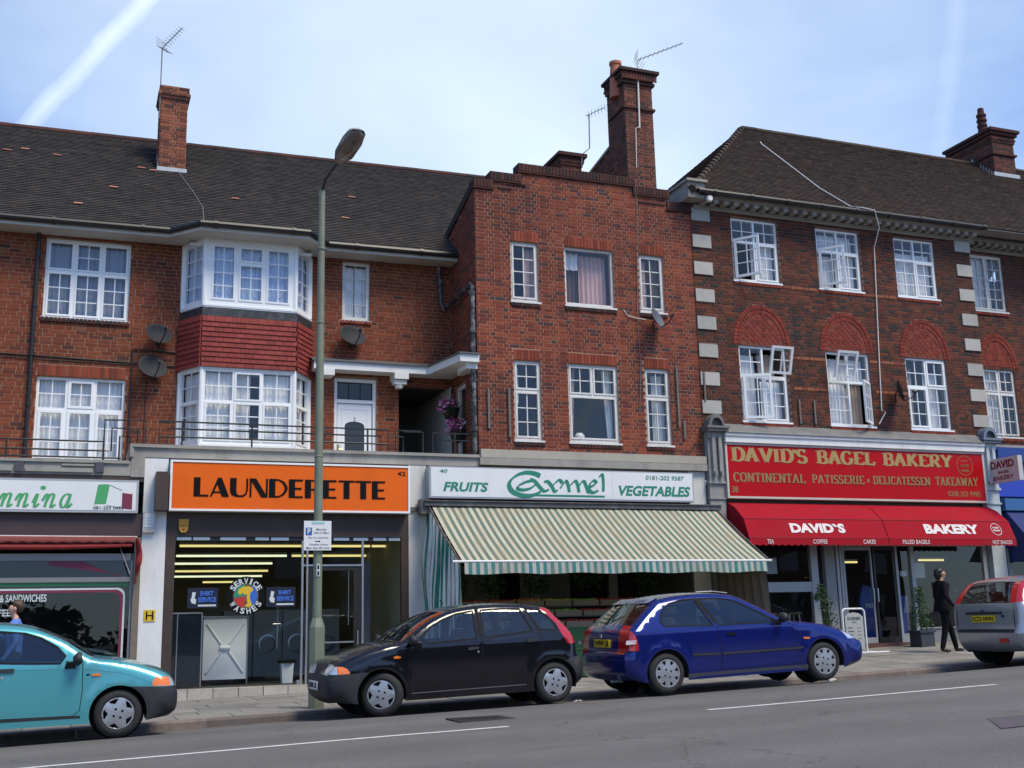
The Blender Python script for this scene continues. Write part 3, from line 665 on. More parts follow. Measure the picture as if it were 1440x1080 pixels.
# ================================================================ left building (over the Italian cafe and the launderette)
def lead_tape(parent, pts, w, name='flashing', m=LEAD):
    b = MB(); b.tube(pts, w, 5); return b.build(name, m, parent)
LB = thing('brick_building', 'long orange-red brick building with dark tiled roof and bay window above the launderette', 'building', (2.5, LW, -1.1))
WIN_L1 = (-.72, .82, 5.85, 7.42); WIN_L2 = (-.74, .83, 3.11, 4.70); BAY = (1.80, 4.38, 2.9, 7.60); NARR = (5.03, 5.62, 6.22, 7.49); DOOR = (4.88, 5.77, 3.12, 4.98); PASS = (6.24, 7.43, 3.12, 4.90)
X0 = -3.4
hl = [WIN_L1, WIN_L2, BAY, NARR, DOOR, PASS]
core(LB, X0, 7.43, 2.6, 7.62, LW, hl, MO_L)
hb = [(a-X0, b-X0, c, d) for a, b, c, d in hl]
hb += [(WIN_L2[0]-X0, WIN_L2[1]-X0, 4.70, 4.925), (WIN_L1[0]-X0, WIN_L1[1]-X0, 5.74, 5.85), (NARR[0]-X0-.03, NARR[1]-X0+.03, 6.13, 6.22)]
its = wall_items((X0, LW, 2.6), (1, 0, 0), (0, -1, 0), 7.43-X0, 2.6, 7.58, hb, 'mixed')
pieces(LB, its, ub(BR_L), BR_L, 'brick', 'brickwork', 290)
s_it = soldiers(-.74, .83, 4.70, 4.925, LW)
pieces(LB, s_it, ub(BR_SOL), BR_SOL, 'arch_brick', 'x')
s_it = soldiers(-.75, .85, 5.75, 5.845, LW-.01, .035)
pieces(LB, s_it, ub(BR_COP), BR_COP, 'sill_brick', 'x')
s_it = soldiers(5.0, 5.65, 6.135, 6.215, LW-.01, .03)
pieces(LB, s_it, ub(BR_SOL), BR_SOL, 'sill_brick', 'x')
# dark rooms behind the windows
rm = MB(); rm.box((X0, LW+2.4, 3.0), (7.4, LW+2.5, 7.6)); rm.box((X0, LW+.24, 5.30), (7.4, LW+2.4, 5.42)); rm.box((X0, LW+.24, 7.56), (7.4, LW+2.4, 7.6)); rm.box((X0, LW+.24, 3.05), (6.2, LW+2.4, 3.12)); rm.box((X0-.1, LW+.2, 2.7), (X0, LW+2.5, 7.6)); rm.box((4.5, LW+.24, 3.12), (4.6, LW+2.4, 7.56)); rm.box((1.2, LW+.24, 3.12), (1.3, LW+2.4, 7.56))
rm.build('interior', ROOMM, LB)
# upper left window: three columns, plain glass above left and right
def lights3(w, h, split, kinds, lead=0, m=.045):
    cw = (w-m*4)/3; L_ = []
    for i in range(3):
        x0 = m+i*(cw+m); lo, up = kinds[i]
        L_.append((x0, x0+cw, m, split-m/2, *lo)); L_.append((x0, x0+cw, split+m/2, h-m, *up))
    return L_
w, h = 1.54, 1.57
window(LB, T(-.72, LW, 5.85), w, h, lights3(w, h, .93, [((2, 3, 1), (1, 1, 1)), ((2, 3, 1), (2, 2, 1)), ((2, 3, 1), (1, 1, 1))]), sash=.035, th=.05,
       curt=[(.05, w-.05, .05, h-.05, .09, NETG)])  # net added behind the glass, coloured like the sky reflection on these panes
w, h = 1.57, 1.59
window(LB, T(-.74, LW, 3.11), w, h, lights3(w, h, .98, [((2, 3, 1), (2, 2, 0)), ((2, 3, 1), (2, 2, 1)), ((2, 3, 1), (2, 2, 0))], m=.05), sash=.05, curt=[(.03, 1.53, .04, 1.55, .09, NET, 12, .014)])
w, h = .59, 1.27
window(LB, T(5.03, LW, 6.22), w, h, [(.07, w-.07, .08, h-.06, 2, 4, 3)], curt=[(.04, .28, .04, 1.2, .06, NET), (.3, .56, .04, 1.2, .08, NET)], fm=WOOD_W)
# ---- canted bay
BY = 21.8; bx0, bx1 = 2.18, 3.95; wx0, wx1 = 1.82, 4.36
def bayside(left):
    p0, p1 = (Vector((wx0, LW, 0)), Vector((bx0, BY, 0))) if left else (Vector((bx1, BY, 0)), Vector((wx1, LW, 0)))
    d = p1-p0; return p0, d.length, math.atan2(d.y, d.x)
for (z0, z1, up) in ((6.17, 7.47, True), (3.42, 4.89, False)):
    h = z1-z0; w = bx1-bx0
    if up:
        m = .05; L_ = [(.13, .13+.45, .1, h-.08, 2, 4, 1), (.65, .65+.47, .1, h-.44, 2, 3, 1), (.65, .65+.47, h-.4, h-.08, 2, 1, 1), (1.19, 1.19+.46, .1, h-.08, 2, 4, 1)]
        ct = [(.1, w-.1, .05, h-.06, .07, NETB, 10, .02)]
    else:
        L_ = [(.07, .58, .07, .82, 2, 3, 1), (.62, 1.13, .07, .82, 2, 3, 1), (1.17, 1.70, .07, .82, 2, 3, 1), (.07, .58, .86, h-.05, 2, 2, 0), (.62, 1.13, .86, h-.05, 2, 2, 1), (1.17, 1.70, .86, h-.05, 2, 2, 0)]
        ct = [(.06, .60, .05, h-.06, .07, NET, 12), (1.15, w-.05, .05, h-.06, .07, NET, 12), (.62, .95, .05, h-.06, .12, NET, 9)]
    window(LB, T(bx0, BY, z0), w, h, L_, sash=.035, rec=0.0, curt=ct, name='bay_window')
    for lf in (True, False):
        p0, ln, ang = bayside(lf)
        if up: Ls = [(.09, ln-.1, .1, h-.08, 2, 4, 0)]
        else: Ls = [(.08, ln-.08, .07, .82, 2, 3, 1), (.08, ln-.08, .86, h-.05, 2, 2, 0)]
        window(LB, T(p0.x, p0.y, z0, ang), ln, h, Ls, sash=.03, rec=0.0, curt=[(.05, ln-.05, .05, h-.06, .05, NETB if up else NET, 10)], name='bay_window')
bay = MB()   # corner posts, heads and cills of the bay
for z0, z1 in ((6.10, 6.17), (7.47, 7.55), (4.885, 4.93), (3.2, 3.42)):
    e = .025
    bay.prism([(wx0-e, LW), (bx0-e, BY-e), (bx1+e, BY-e), (wx1+e, LW)], z1-z0, 'z', z0)
for z0, z1 in ((6.17, 7.47), (3.42, 4.885)):
    for px, py in ((bx0, BY), (bx1, BY), (wx0+.01, LW-.03), (wx1-.01, LW-.03)): bay.tube([(px, py+.02, z0), (px, py+.02, z1)], .05, 8)
bay.build('bay_frame', UPVC, LB)
bx('bay_ceiling', (1.9, BY+.2, 7.40), (4.3, LW+.3, 7.46), UPVC, LB); bx('bay_floor', (2.25, BY+.15, 6.05), (3.9, LW+.3, 6.12), CREAM, LB)
# hung tiles on the bay apron, with the black lead skirt over them
def hung(p0, ln, ang, zb, rows, g, tw=.165):
    u = (math.cos(ang), math.sin(ang), 0); n = (math.sin(ang), -math.cos(ang), 0); r_ = []
    for r in range(rows):
        x = -tw*.5*(r % 2)
        while x < ln:
            a, c = max(0, x), min(ln, x+tw); x += tw
            if c-a < .02: continue
            o_ = Vector((p0.x, p0.y, zb+g*(r+.45)))+Vector(u)*((a+c)/2)+Vector(n)*(.012)
            M = basis(o_, u, n, c-a-.002, .016, g*1.25)
            n_, u_ = Vector(n), Vector(u)
            M = Matrix.Translation(o_) @ Matrix.Rotation(-.19+rnd.uniform(-.012, .012), 4, u_) @ Matrix.Translation(-o_) @ M
            r_.append((M, rnd.random()))
    return r_
its = []; zb = 4.93; g = .0995; rows = 10
p0, ln, ang = bayside(True); its += hung(p0+Vector((-.05, -.02, 0)), ln+.03, ang, zb, rows, g)
its += hung(Vector((bx0-.03, BY-.025, 0)), bx1-bx0+.06, 0, zb, rows, g)
p0, ln, ang = bayside(False); its += hung(p0+Vector((.03, -.02, 0)), ln+.03, ang, zb, rows, g)
pieces(LB, its, ub(TILE_B), TILE_B, 'hung_tile', 'hung_tiling', 290)
ap = MB(); ap.prism([(wx0, LW), (bx0, BY), (bx1, BY), (wx1, LW)], 1.17, 'z', 4.93); ap.build('bay_apron', TILE_B, LB)
sk = MB(); e = .045
sk.prism([(wx0-e, LW), (bx0-e*.8, BY-e), (bx1+e*.8, BY-e), (wx1+e, LW)], .17, 'z', 5.93)
sk.build('lead_skirt', mat('black_lead', (.022, .024, .028), .5, var=.2, vscale=6, dirt=.35, dirtcol=(.25, .25, .25), dscale=9), LB)
# ---- eaves: soffit, fascia, gutter following the bay
eave = [(-4, 21.92), (1.50, 21.92), (2.02, 21.33), (4.12, 21.33), (4.62, 21.92), (7.42, 21.92)]
def ez(x): return 7.50+.012*(x-2)
so_ = MB()
vs = [(x, y, ez(x)) for x, y in eave]+[(x, LW, ez(x)) for x, y in eave]; n = len(eave)
so_.add(vs, [(i, i+1, n+i+1, n+i) for i in range(n-1)])
vs = [(x, y, ez(x)) for x, y in eave]+[(x, y, ez(x)+.14) for x, y in eave]+[(x, y+.03, ez(x)+.14) for x, y in eave]
so_.add(vs, [(i, i+1, n+i+1, n+i) for i in range(n-1)]+[(n+i, n+i+1, 2*n+i+1, 2*n+i) for i in range(n-1)])
so_.build('soffit', CREAM, LB)
gt = MB(); gt.tube([(x, y-.05+(0 if 0 < i < 5 else 0), ez(x)+.12) for i, (x, y) in enumerate(eave)], .062, 8)
for gx in (-2.6, -.6, 1.0, 2.3, 3.8, 5.2, 6.6):
    gy = 21.33 if 2.02 < gx < 4.12 else 21.92
    gt.tube([(gx-.04, gy-.05, ez(gx)+.12), (gx+.04, gy-.05, ez(gx)+.12)], .075, 8)
gt.build('gutter', BLACKM, LB)
# ---- main roof
RL_o = Vector((-4, 21.86, 7.545)); RL_u = Vector((1, 0, .015)).normalized(); RL_s = Vector((0, 4.55, 3.72)).normalized(); slen = 5.88
def rl(x, s): return RL_o+RL_u*x+RL_s*s
deck = MB(); deck.add([rl(0, 0), rl(16, 0), rl(16, slen), rl(0, slen)], [(0, 1, 2, 3)]); deck.add([rl(0, slen), rl(16, slen), rl(16, slen)+Vector((0, 4.5, -3.7)), rl(0, slen)+Vector((0, 4.5, -3.7))], [(0, 1, 2, 3)])
deck.build('roof_deck', TILE_L, LB)
chx0, chx1 = 1.385, 1.965; chy = 24.72
def chhole(x, s): p = rl(x, s); return chx0-.03 < p.x < chx1+.03 and chy-.02 < p.y < chy+.75
# the part of the roof in front of the bay
its = tile_items(RL_o, RL_u, RL_s, 11.45, 58, gauge=slen/58.2, holes=chhole)
its += tile_items(rl(11.45, .95), RL_u, RL_s, 2.6, 48, gauge=slen/58.2)
news = []
for (px, s_) in ((2.0, 3.95), (2.35, 4.18), (2.95, 4.02), (3.5, 1.05), (4.15, 2.2), (4.70, 3.75), (4.95, 3.60), (6.62, 2.25), (9.3, 3.1), (9.0, 1.6)):
    best = min(range(len(its)), key=lambda i: (its[i][0].translation-rl(px+.3, s_)).length); M = its[best][0].copy(); M.translation += Vector((0, -.012, .016)); news.append((M, rnd.random())); its.pop(best)
pieces(LB, its, unit_tile(TILE_L), TILE_L, 'roof_tile', 'roof_tiling', 290)
pieces(LB, news, unit_tile(TILE_N), TILE_N, 'replacement_tile', 'x')
bt = MB(); bt.add([(1.55, 21.86, 7.62), (2.05, 21.28, 7.60), (4.10, 21.28, 7.60), (4.6, 21.86, 7.62), (4.3, 22.6, 8.15), (1.9, 22.6, 8.15)], [(0, 1, 2, 3, 4, 5)]); bt.build('bay_roof', TILE_L, LB)
rt = MB(); ub_r = None
for i in range(33):
    a = rl(i*.44, slen); c = rl(i*.44+.45, slen)
    b_ = MB(); b_.tube([a+Vector((0, .03, .0)), c+Vector((0, .03, .0+rnd.uniform(-.006, .006)))], .105, 8); b_.build('ridge_tile', BR_COP, LB)
# ---- chimney
def chimney(parent, x0, x1, y0, y1, z0, z1, cap, m=BR_CH, mo=MO_M, corb=None, n_side=True, cname='chimney'):
    c = MB(); c.box((x0+.0, y0, z0), (x1, y1, z1)); root = c.build(cname, mo, parent)
    its = wall_items((x0, y0, z0), (1, 0, 0), (0, -1, 0), x1-x0, z0, z1-cap, (), 'flemish', proud=.007)
    if n_side: its += wall_items((x0, y1, z0), (0, -1, 0), (-1, 0, 0), y1-y0, z0, z1-cap, (), 'flemish', phase=1, proud=.007)
    lay = corb or [(0, .02), (1, .045), (2, .045), (3, .02)]
    zc = z1-cap; k = 0
    for e in [.03, .055, .03, .03][:int(cap/.075)]:
        its += wall_items((x0-e, y0-e, zc), (1, 0, 0), (0, -1, 0), x1-x0+2*e, zc, zc+.07, (), 'flemish', proud=.01, phase=k)
        its += wall_items((x0-e, y1+e, zc), (0, -1, 0), (-1, 0, 0), y1-y0+2*e, zc, zc+.07, (), 'flemish', proud=.01, phase=k)
        cc = MB(); cc.box((x0-e+.002, y0-e+.002, zc), (x1+e, y1+e, zc+.0755)); cc.build('corbel', mo, root)
        zc += .0755; k += 1
    pieces(root, its, ub(m), m, 'brick', 'brickwork', 290)
    return root
CL = chimney(LB, chx0, chx1, chy, chy+.7, 9.6, 12.02, .30)
fl = MB(); fl.box((chx0-.03, chy-.05, 9.93), (chx1+.03, chy-.012, 10.06)); fl.add([(chx0-.06, chy-.012, 9.95), (chx1+.06, chy-.012, 9.95), (chx1+.08, chy-.22, 9.80), (chx0-.08, chy-.22, 9.80)], [(0, 1, 2, 3)])
for k in range(5): fl.box((chx0-.012, chy+k*.12, 10.0+k*.1), (chx0-.006, chy+.12+k*.12, 10.16+k*.1))
fl.build('chimney_flashing', LEAD, LB)
# ---- downpipes, cables, coverings on the left wall
dp = MB(); dp.tube([(-.86, LW-.07, 7.5), (-.86, LW-.07, 3.0)], .036, 8)
for z in (7.0, 6.0, 5.06, 4.1): dp.tube([(-.86, LW-.07, z), (-.86, LW-.07, z+.07)], .05, 8)
dp.build('downpipe', BLACKM, LB)
cb = MB(); cb.tube([(-3, LW-.02, 5.11), (-.8, LW-.02, 5.08), (.9, LW-.02, 5.04), (1.8, LW-.02, 5.01)], .014, 5); cb.tube([(-3, LW-.02, 5.04), (-.8, LW-.02, 5.02), (.9, LW-.02, 5.0)], .008, 5)
cb.tube([(1.75, LW-.03, 5.29), (.93, LW-.03, 5.31), (.93, LW-.03, 3.5), (.90, LW-.03, 3.15)], .018, 6)
cb.tube([(1.2, LW-.02, 4.7), (1.2, LW-.02, 3.3)], .006, 4)
cb.build('wall_cable', CABB, LB)
cl2 = MB(); q = [rl(5.75, 4.0)+Vector((0, -.03, .03)), rl(5.9, 3.2)+Vector((0, -.03, .03)), rl(6.05, 2.4)+Vector((0, -.03, .03)), rl(6.2, 1.4)+Vector((0, -.03, .03)), rl(6.15, .1)+Vector((0, -.03, .03))]; cl2.tube(q, .008, 4); cl2.build('aerial_cable', mat('grey_cable', (.2, .2, .2), .6), LB)
# ---- front door
DR = MB()
for a, c, d, e in cells(0, .89, 0, 1.84, [(.07, .82, 0, 1.33), (.07, .82, 1.40, 1.77)]): DR.box((a, .05, d), (c, .13, e), T(4.88, LW, 3.14))
dr = DR.build('door_frame', UPVC, LB)
lf = MB(); A_ = [(.24, .25)]+[(.24, .86)]+arc(.445, .86, .205, .09, 180, 0, 8)[1:]+[(.65, .25)]
vs, fs = cdt([(.085, .01), (.805, .01), (.805, 1.32), (.085, 1.32)], [A_]); M_ = T(4.88, LW, 3.14)
lf.add([tuple(M_ @ Vector((x, .085, z))) for x, z in vs], fs)
for a, c, d, e in cells(.17, .72, .16, 1.22, [(.19, .70, .18, 1.20)]): lf.box((a, .078, d), (c, .09, e), M_)
dl = lf.build('door', UPVC, LB)
ga = MB(); vs, fs = cdt(A_); ga.add([tuple(M_ @ Vector((x, .10, z))) for x, z in vs], fs); ga.build('door_glass', mat('frosted_dark_glass', (.035, .04, .042), .25), dl)
for k in range(3):
    a = .09+k*.24; g_ = MB(); g_.add([tuple(M_ @ Vector(q)) for q in ((a, .10, 1.42), (a+.225, .10, 1.42), (a+.225, .10, 1.75), (a, .10, 1.75))], [(0, 1, 2, 3)]); g_.build('pane', mat('frosted_dark_glass', (0, 0, 0)), dr)
kb_ = MB(); kb_.tube([(4.99, LW+.06, 3.50), (4.99, LW+.02, 3.50), (5.06, LW+.02, 3.50)], .012, 6); kb_.box((4.97, LW+.07, 3.42), (5.01, LW+.083, 3.60)); kb_.build('handle', mat('brass', (.55, .4, .15), .3, metal=1), dl)
bx('letter_plate', (5.17, LW+.07, 3.30), (5.47, LW+.084, 3.345), mat('brass', (0, 0, 0)), dl)
text('2', 5.30, 5.345, 4.10, 4.18, LW+.083, mat('grey_ink', (.2, .2, .2)), dl, bold=.02)
bx('door_backing', (4.9, LW+.16, 3.12), (5.76, LW+.2, 4.97), mat('hall_dark', (.03, .03, .03), .9), LB)
# ---- passage
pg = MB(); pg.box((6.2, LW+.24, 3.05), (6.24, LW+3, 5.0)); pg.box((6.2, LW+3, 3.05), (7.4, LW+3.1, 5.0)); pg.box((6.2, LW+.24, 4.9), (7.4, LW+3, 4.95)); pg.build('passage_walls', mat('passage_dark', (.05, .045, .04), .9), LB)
bx('passage_white_wall', (7.36, LW-.005, 3.05), (7.40, LW+3, 4.9), mat('passage_plaster', (.45, .44, .42), .9, var=.1), LB)
# ---- flat porch canopy over the door and passage
pc = [(4.38, LW), (4.38, 22.02), (6.78, 22.02), (7.02, 20.66), (7.42, 20.66), (7.42, LW)]
cn = MB(); cn.prism(pc, .15, 'z', 5.07); cn.build('porch_canopy', WHITE, LB)
ct = MB(); ct.prism([(4.34, LW), (4.34, 21.98), (6.75, 21.98), (6.99, 20.62), (7.418, 20.62), (7.418, LW)], .03, 'z', 5.222)
ct.add([(4.34, 21.98, 5.252), (6.75, 21.98, 5.252), (6.99, 20.62, 5.252), (7.41, 20.62, 5.252), (7.41, LW-.01, 5.38), (4.34, LW-.01, 5.38)], [(0, 1, 2, 3, 4, 5)]); ct.build('canopy_lead', mat('dark_lead', (.09, .095, .10), .6, var=.3, vscale=4), LB)
for px_ in (4.50, 6.05): bx('canopy_bracket', (px_, 22.0, 4.94), (px_+.30, LW, 5.068), WHITE, LB)
cs = MB(); cs.box((7.18, 20.75, 4.95), (7.41, 21.3, 5.068)); cs.box((7.28, 21.3, 4.98), (7.41, 21.6, 5.068)); cs.build('canopy_bracket', WHITE, LB)
pl = MB(); pl.box((6.05, 22.05, 4.84), (6.32, 22.25, 4.93)); pl.lathe([(0, 4.74), (.08, 4.76), (.1, 4.84)], 12, T(6.18, 22.15, 0)); pl.build('porch_light', mat('opal_plastic', (.6, .6, .55), .4), LB)
# ---- balcony slab over the shops
SB = thing('shop_parapet', 'weathered grey concrete ledge running over the cafe, launderette and greengrocer signs', 'ledge', (4, F, 2.9))
def moul(b, x0, x1, z0, z1, y0, lip=True):
    b.box((x0, y0, z0), (x1, LW, z1))
    if lip: b.box((x0-.02, y0-.045, z1-.045), (x1+.02, y0+.1, z1+.012))
m_ = MB(); moul(m_, .97, 7.42, 2.985, 3.205, F-.02); m_.box((7.42, F-.10, 3.02), (12.62, F+.1, 3.16)); m_.build('slab', CONC, SB)
m_ = MB(); m_.box((7.44, F-.10, 3.165), (12.53, F+.02, 3.33)); m_.build('string_course', mat('cream_stone', (.38, .35, .29), .9, var=.12, vscale=3, dirt=.5, dirtcol=(.14, .12, .1), dscale=1.5), SB)
m_ = MB(); m_.box((.93, F-.03, 2.63), (1.16, LW, 2.985)); m_.box((.90, F-.05, 2.985), (.968, LW, 3.22)); m_.box((X0, F-.02, 2.65), (.928, LW, 2.90)); m_.box((X0, F-.055, 2.86), (.90, F+.1, 2.912)); m_.build('left_slab', CONC, SB)
for a, c, z0, z1 in ((-2, -.98, 2.69, 2.76), (-.78, .30, 2.69, 2.76), (-.2, .32, 2.80, 2.83)): bx('conduit', (a, F-.06, z0), (c, F-.02, z1), CONC, SB)
for xx, zz in ((-.94, 2.68), (.34, 2.70)): bx('tape_patch', (xx, F-.075, zz), (xx+.14, F-.02, zz+.17), mat('dark_tape', (.06, .06, .075), .6), SB)
# ================================================================ middle building (over the greengrocer)
MBD = thing('brick_building', 'square-fronted red brick building with stepped parapet above the greengrocer awning', 'building', (10, F, -1.0))
MX0, MX1 = 7.43, 12.52
WM = {'W1': (8.20, 8.82, 6.45, 7.74), 'W2': (9.42, 10.57, 6.46, 7.74), 'W3': (11.18, 11.79, 6.45, 7.74), 'W4': (8.21, 8.81, 3.55, 5.20), 'W5': (9.41, 10.56, 3.55, 5.20), 'W6': (11.19, 11.79, 3.55, 5.20)}
hl = list(WM.values())
steps = [(7.43, 7.80, 8.84), (7.80, 8.44, 9.04), (8.44, 11.14, 9.30), (11.14, 11.97, 9.12), (11.97, 12.52, 8.86)]
core(MBD, MX0, MX1, 3.33, 8.84, F, hl, MO_M, th=.26)
c_ = MB()
for a, b_, zt in steps: c_.box((a, F, 8.84), (b_, F+.26, zt)) if zt > 8.85 else None
c_.build('parapet_core', MO_M, MBD)
top = lambda x: next(zt for a, b_, zt in steps if x+MX0 <= b_+.001)
hb = [(a-MX0, b-MX0, c, d) for a, b, c, d in hl]+[(a-MX0, b-MX0, d, d+.225) for a, b, c, d in hl]+[(a-MX0-.02, b-MX0+.02, c-.075, c) for a, b, c, d in hl]
its = wall_items((MX0, F, 3.33), (1, 0, 0), (0, -1, 0), MX1-MX0, 3.33, 9.28, hb, 'flemish', top=top)
pieces(MBD, its, ub(BR_M), BR_M, 'brick', 'brickwork', 290)
s_it = []
for a, b, c, d in hl: s_it += soldiers(a, b, d+.002, d+.225, F, .012)
pieces(MBD, s_it, ub(BR_SOL), BR_SOL, 'arch_brick', 'x')
s_it = []
for a, b, c, d in hl: s_it += soldiers(a-.02, b+.02, c-.12, c-.045, F-.005, .03)
pieces(MBD, s_it, ub(BR_COP), BR_COP, 'sill_brick', 'x')
# coping: header bricks on edge over each step, with a tile creasing under
s_it = []
for a, b_, zt in steps:
    s_it += soldiers(a-.03, b_+.03, zt, zt+.18, F-.03, .02, w=.068)
pieces(MBD, s_it, ub(BR_COP), BR_COP, 'coping_brick', 'x')
c_ = MB()
for a, b_, zt in steps: c_.box((a-.028, F-.03, zt+.003), (b_+.028, F+.28, zt+.176)); c_.box((a-.045, F-.05, zt-.03), (b_+.045, F-.002, zt-.002))
c_.build('coping_core', BR_COP, MBD)
# dark brick label mould under the high parapet steps
c_ = MB(); c_.box((8.30, F-.035, 8.98), (8.58, F-.012, 9.02)); c_.box((7.95, F-.03, 8.86), (8.25, F-.01, 8.90)); c_.box((11.25, F-.03, 8.93), (11.9, F-.01, 8.965)); c_.build('creasing', BR_COP, MBD)
# return wall facing the balcony
zr = lambda y: 8.84-(y-F)*.31
DSW = (21.55, 22.2, 3.2, 4.85)
c_ = MB(); c_.prism([(F+.262, 3.2), (DSW[0], 3.2), (DSW[0], 8.6), (F+.262, 8.76)], .26, 'x', MX0+.001); c_.prism([(DSW[0], DSW[3]), (DSW[1], DSW[3]), (DSW[1], 8.41), (DSW[0], 8.6)], .26, 'x', MX0+.001); c_.prism([(DSW[1], 3.2), (23.4, 3.2), (23.4, 8.03), (DSW[1], 8.41)], .26, 'x', MX0+.001)
c_.build('side_wall', MO_M, MBD)
its = wall_items((MX0, 23.4, 3.2), (0, -1, 0), (-1, 0, 0), 23.4-F, 3.2, 8.84, [(23.4-DSW[1], 23.4-DSW[0], DSW[2], DSW[3])], 'flemish', top=lambda s: zr(23.4-s), phase=1)
SWL = [m for m in its]; b = MB()
base = [v.co.copy() for v in ub(BR_M).vertices]; fs = [tuple(p.vertices) for p in ub(BR_M).polygons]
for M, rv in SWL: b.rv = rv; b.add([tuple(M @ c) for c in base], fs)
b.build('side_brickwork', BR_M, MBD, kind='stuff')
c_ = MB(); c_.prism([(F-.03, 8.84), (23.4, 8.03), (23.4, 8.21), (F-.03, 9.02)], .34, 'x', MX0-.04); c_.build('raking_coping', BR_COP, MBD)
sw = window(MBD, Matrix.Translation((MX0, 22.2, 3.25)) @ Matrix.Rotation(-math.pi/2, 4, 'Z'), .65, 1.6, [(.08, .57, .08, .75, 1, 1, 0), (.08, .57, .82, 1.52, 1, 1, 0)], rec=.05, fm=WHITE, sill=0)
# block behind the parapet so nothing shows hollow
c_ = MB(); c_.box((MX0+.27, F+.27, 8.0), (MX1, 24.5, 8.05)); c_.box((MX0+.26, F+2.6, 3.2), (MX1, F+2.7, 8.0)); c_.box((MX0+.27, F+.27, 5.72), (MX1, F+2.6, 5.84)); c_.box((MX0+.27, F+.27, 3.1), (MX1, F+2.6, 3.2)); c_.box((MX1, F+.0, 3.2), (MX1+.05, 24.5, 8.4)); c_.box((9.12, F+.27, 3.2), (9.2, F+2.6, 8.0)); c_.box((10.8, F+.27, 3.2), (10.88, F+2.6, 8.0)); c_.build('interior', ROOMM, MBD)
lw = .62
for k in ('W1', 'W3'):
    a, b_, c, d = WM[k]; w, h = b_-a, d-c
    window(MBD, T(a, F, c), w, h, [(.045, w-.045, .07, h-.045, 2, 4, 1)], fm=WOOD_W, sash=.035, th=.045, curt=([(.35, .6, .1, 1.2, .1, PINKC)] if k == 'W1' else [(.05, .26, .05, 1.2, .09, PINKC, 9), (.38, .58, .05, 1.2, .1, BROWNC)]))
a, b_, c, d = WM['W2']; w, h = b_-a, d-c
window(MBD, T(a, F, c), w, h, [(.05, w-.05, .07, h-.05, 1, 1, 0)], fm=WOOD_W, curt=[(.10, .44, .05, 1.0, .24, BROWNC, 10, .03), (.42, 1.06, .05, 1.2, .16, PINKC, 9, .03), (.05, .42, .85, 1.22, .14, NET, 8, .03), (.98, 1.12, .05, 1.2, .25, NET, 9, .03)])
for k in ('W4', 'W6'):
    a, b_, c, d = WM[k]; w, h = b_-a, d-c
    window(MBD, T(a, F, c), w, h, [(.045, w-.045, .06, 1.0, 2, 3, 1), (.045, w-.045, 1.05, h-.045, 2, 2, 1)], fm=WOOD_W, sash=.035, curt=[(.30, .58, .1, 1.55, .15, NET, 8, .03)] if k == 'W6' else [(.05, .2, .8, 1.55, .15, NET, 8, .02)])
a, b_, c, d = WM['W5']; w, h = b_-a, d-c
w5 = window(MBD, T(a, F, c), w, h, [(.05, w-.05, .07, .97, 1, 1, 1), (.05, w/2-.02, 1.02, h-.05, 2, 2, 1), (w/2+.02, w-.05, 1.02, h-.05, 2, 2, 1)], fm=WOOD_W, sash=.033, curt=[(.05, .28, .05, 1.6, .13, DRAPE, 9, .02, 'l'), (.88, 1.1, .05, 1.6, .13, NET, 9, .02, 'r')])
b = MB(); b.lathe([(0, .16), (.06, .15), (.105, .10), (.11, .05), (.08, 0)], 14, T(a+.30, F+.19, c+.07)); b.build('lampshade', mat('opal_plastic', (0, 0, 0)), w5, smooth=True)
# wall furniture: strips, cables
c_ = MB()
for x, z0, z1, s_ in ((7.62, 3.75, 4.55, 0), (8.06, 3.6, 4.6, 0), (11.93, 3.95, 5.28, .0), (12.05, 3.7, 4.1, 0)): c_ = MB(); c_.box((x, F-.05, z0), (x+.045, F-.012, z1)); c_.build('timber_strip', mat('grey_timber', (.15, .13, .12), .9, var=.25, vscale=6), MBD)
cb = MB(); cb.tube([(11.15, F-.07, 9.45), (11.19, F-.04, 8.8), (11.15, F-.025, 7.9), (11.08, F-.025, 6.2), (11.1, F-.025, 5.2), (11.02, F-.025, 4.2)], .007, 4); cb.build('wall_cable', mat('grey_cable', (0, 0, 0)), MBD)
cb = MB(); cb.tube([(10.75, F-.02, 6.45), (10.85, F-.03, 6.32), (11.05, F-.03, 6.28), (11.25, F-.08, 6.25)], .009, 4); cb.build('dish_cable', CABW, MBD)
# pipe with peeling paint at the corner
pp = mat('peeling_black_paint', (.018, .018, .02), .5, dirt=1, dirtcol=(.42, .40, .38), dscale=5.5)
dp = MB(); dp.tube([(7.12, LW-.12, 7.5), (7.14, LW-.14, 6.72), (7.20, LW-.2, 6.55)], .05, 8); dp.tube([(7.20, LW-.2, 6.55), (7.30, 21.4, 6.68), (7.34, F+.12, 6.76), (7.35, F+.02, 6.68), (7.35, F+.02, 3.22)], .052, 8)
for z in (6.5, 5.7, 4.7, 3.7): dp.tube([(7.35, F+.02, z), (7.35, F+.02, z+.09)], .068, 8)
dp.build('downpipe', pp, MBD)
fl = MB(); fl.add([(7.40, 22.3, 7.95), (7.40, 22.95, 8.3), (7.12, 22.75, 8.28), (7.06, 22.3, 7.98)], [(0, 1, 2, 3)]); fl.add([(7.41, 22.2, 7.85), (7.41, 22.9, 8.25), (7.41, 22.9, 8.42), (7.41, 22.2, 8.05)], [(0, 1, 2, 3)])
fl.build('flashing', mat('bright_flashing', (.6, .62, .65), .4, metal=.2), MBD)
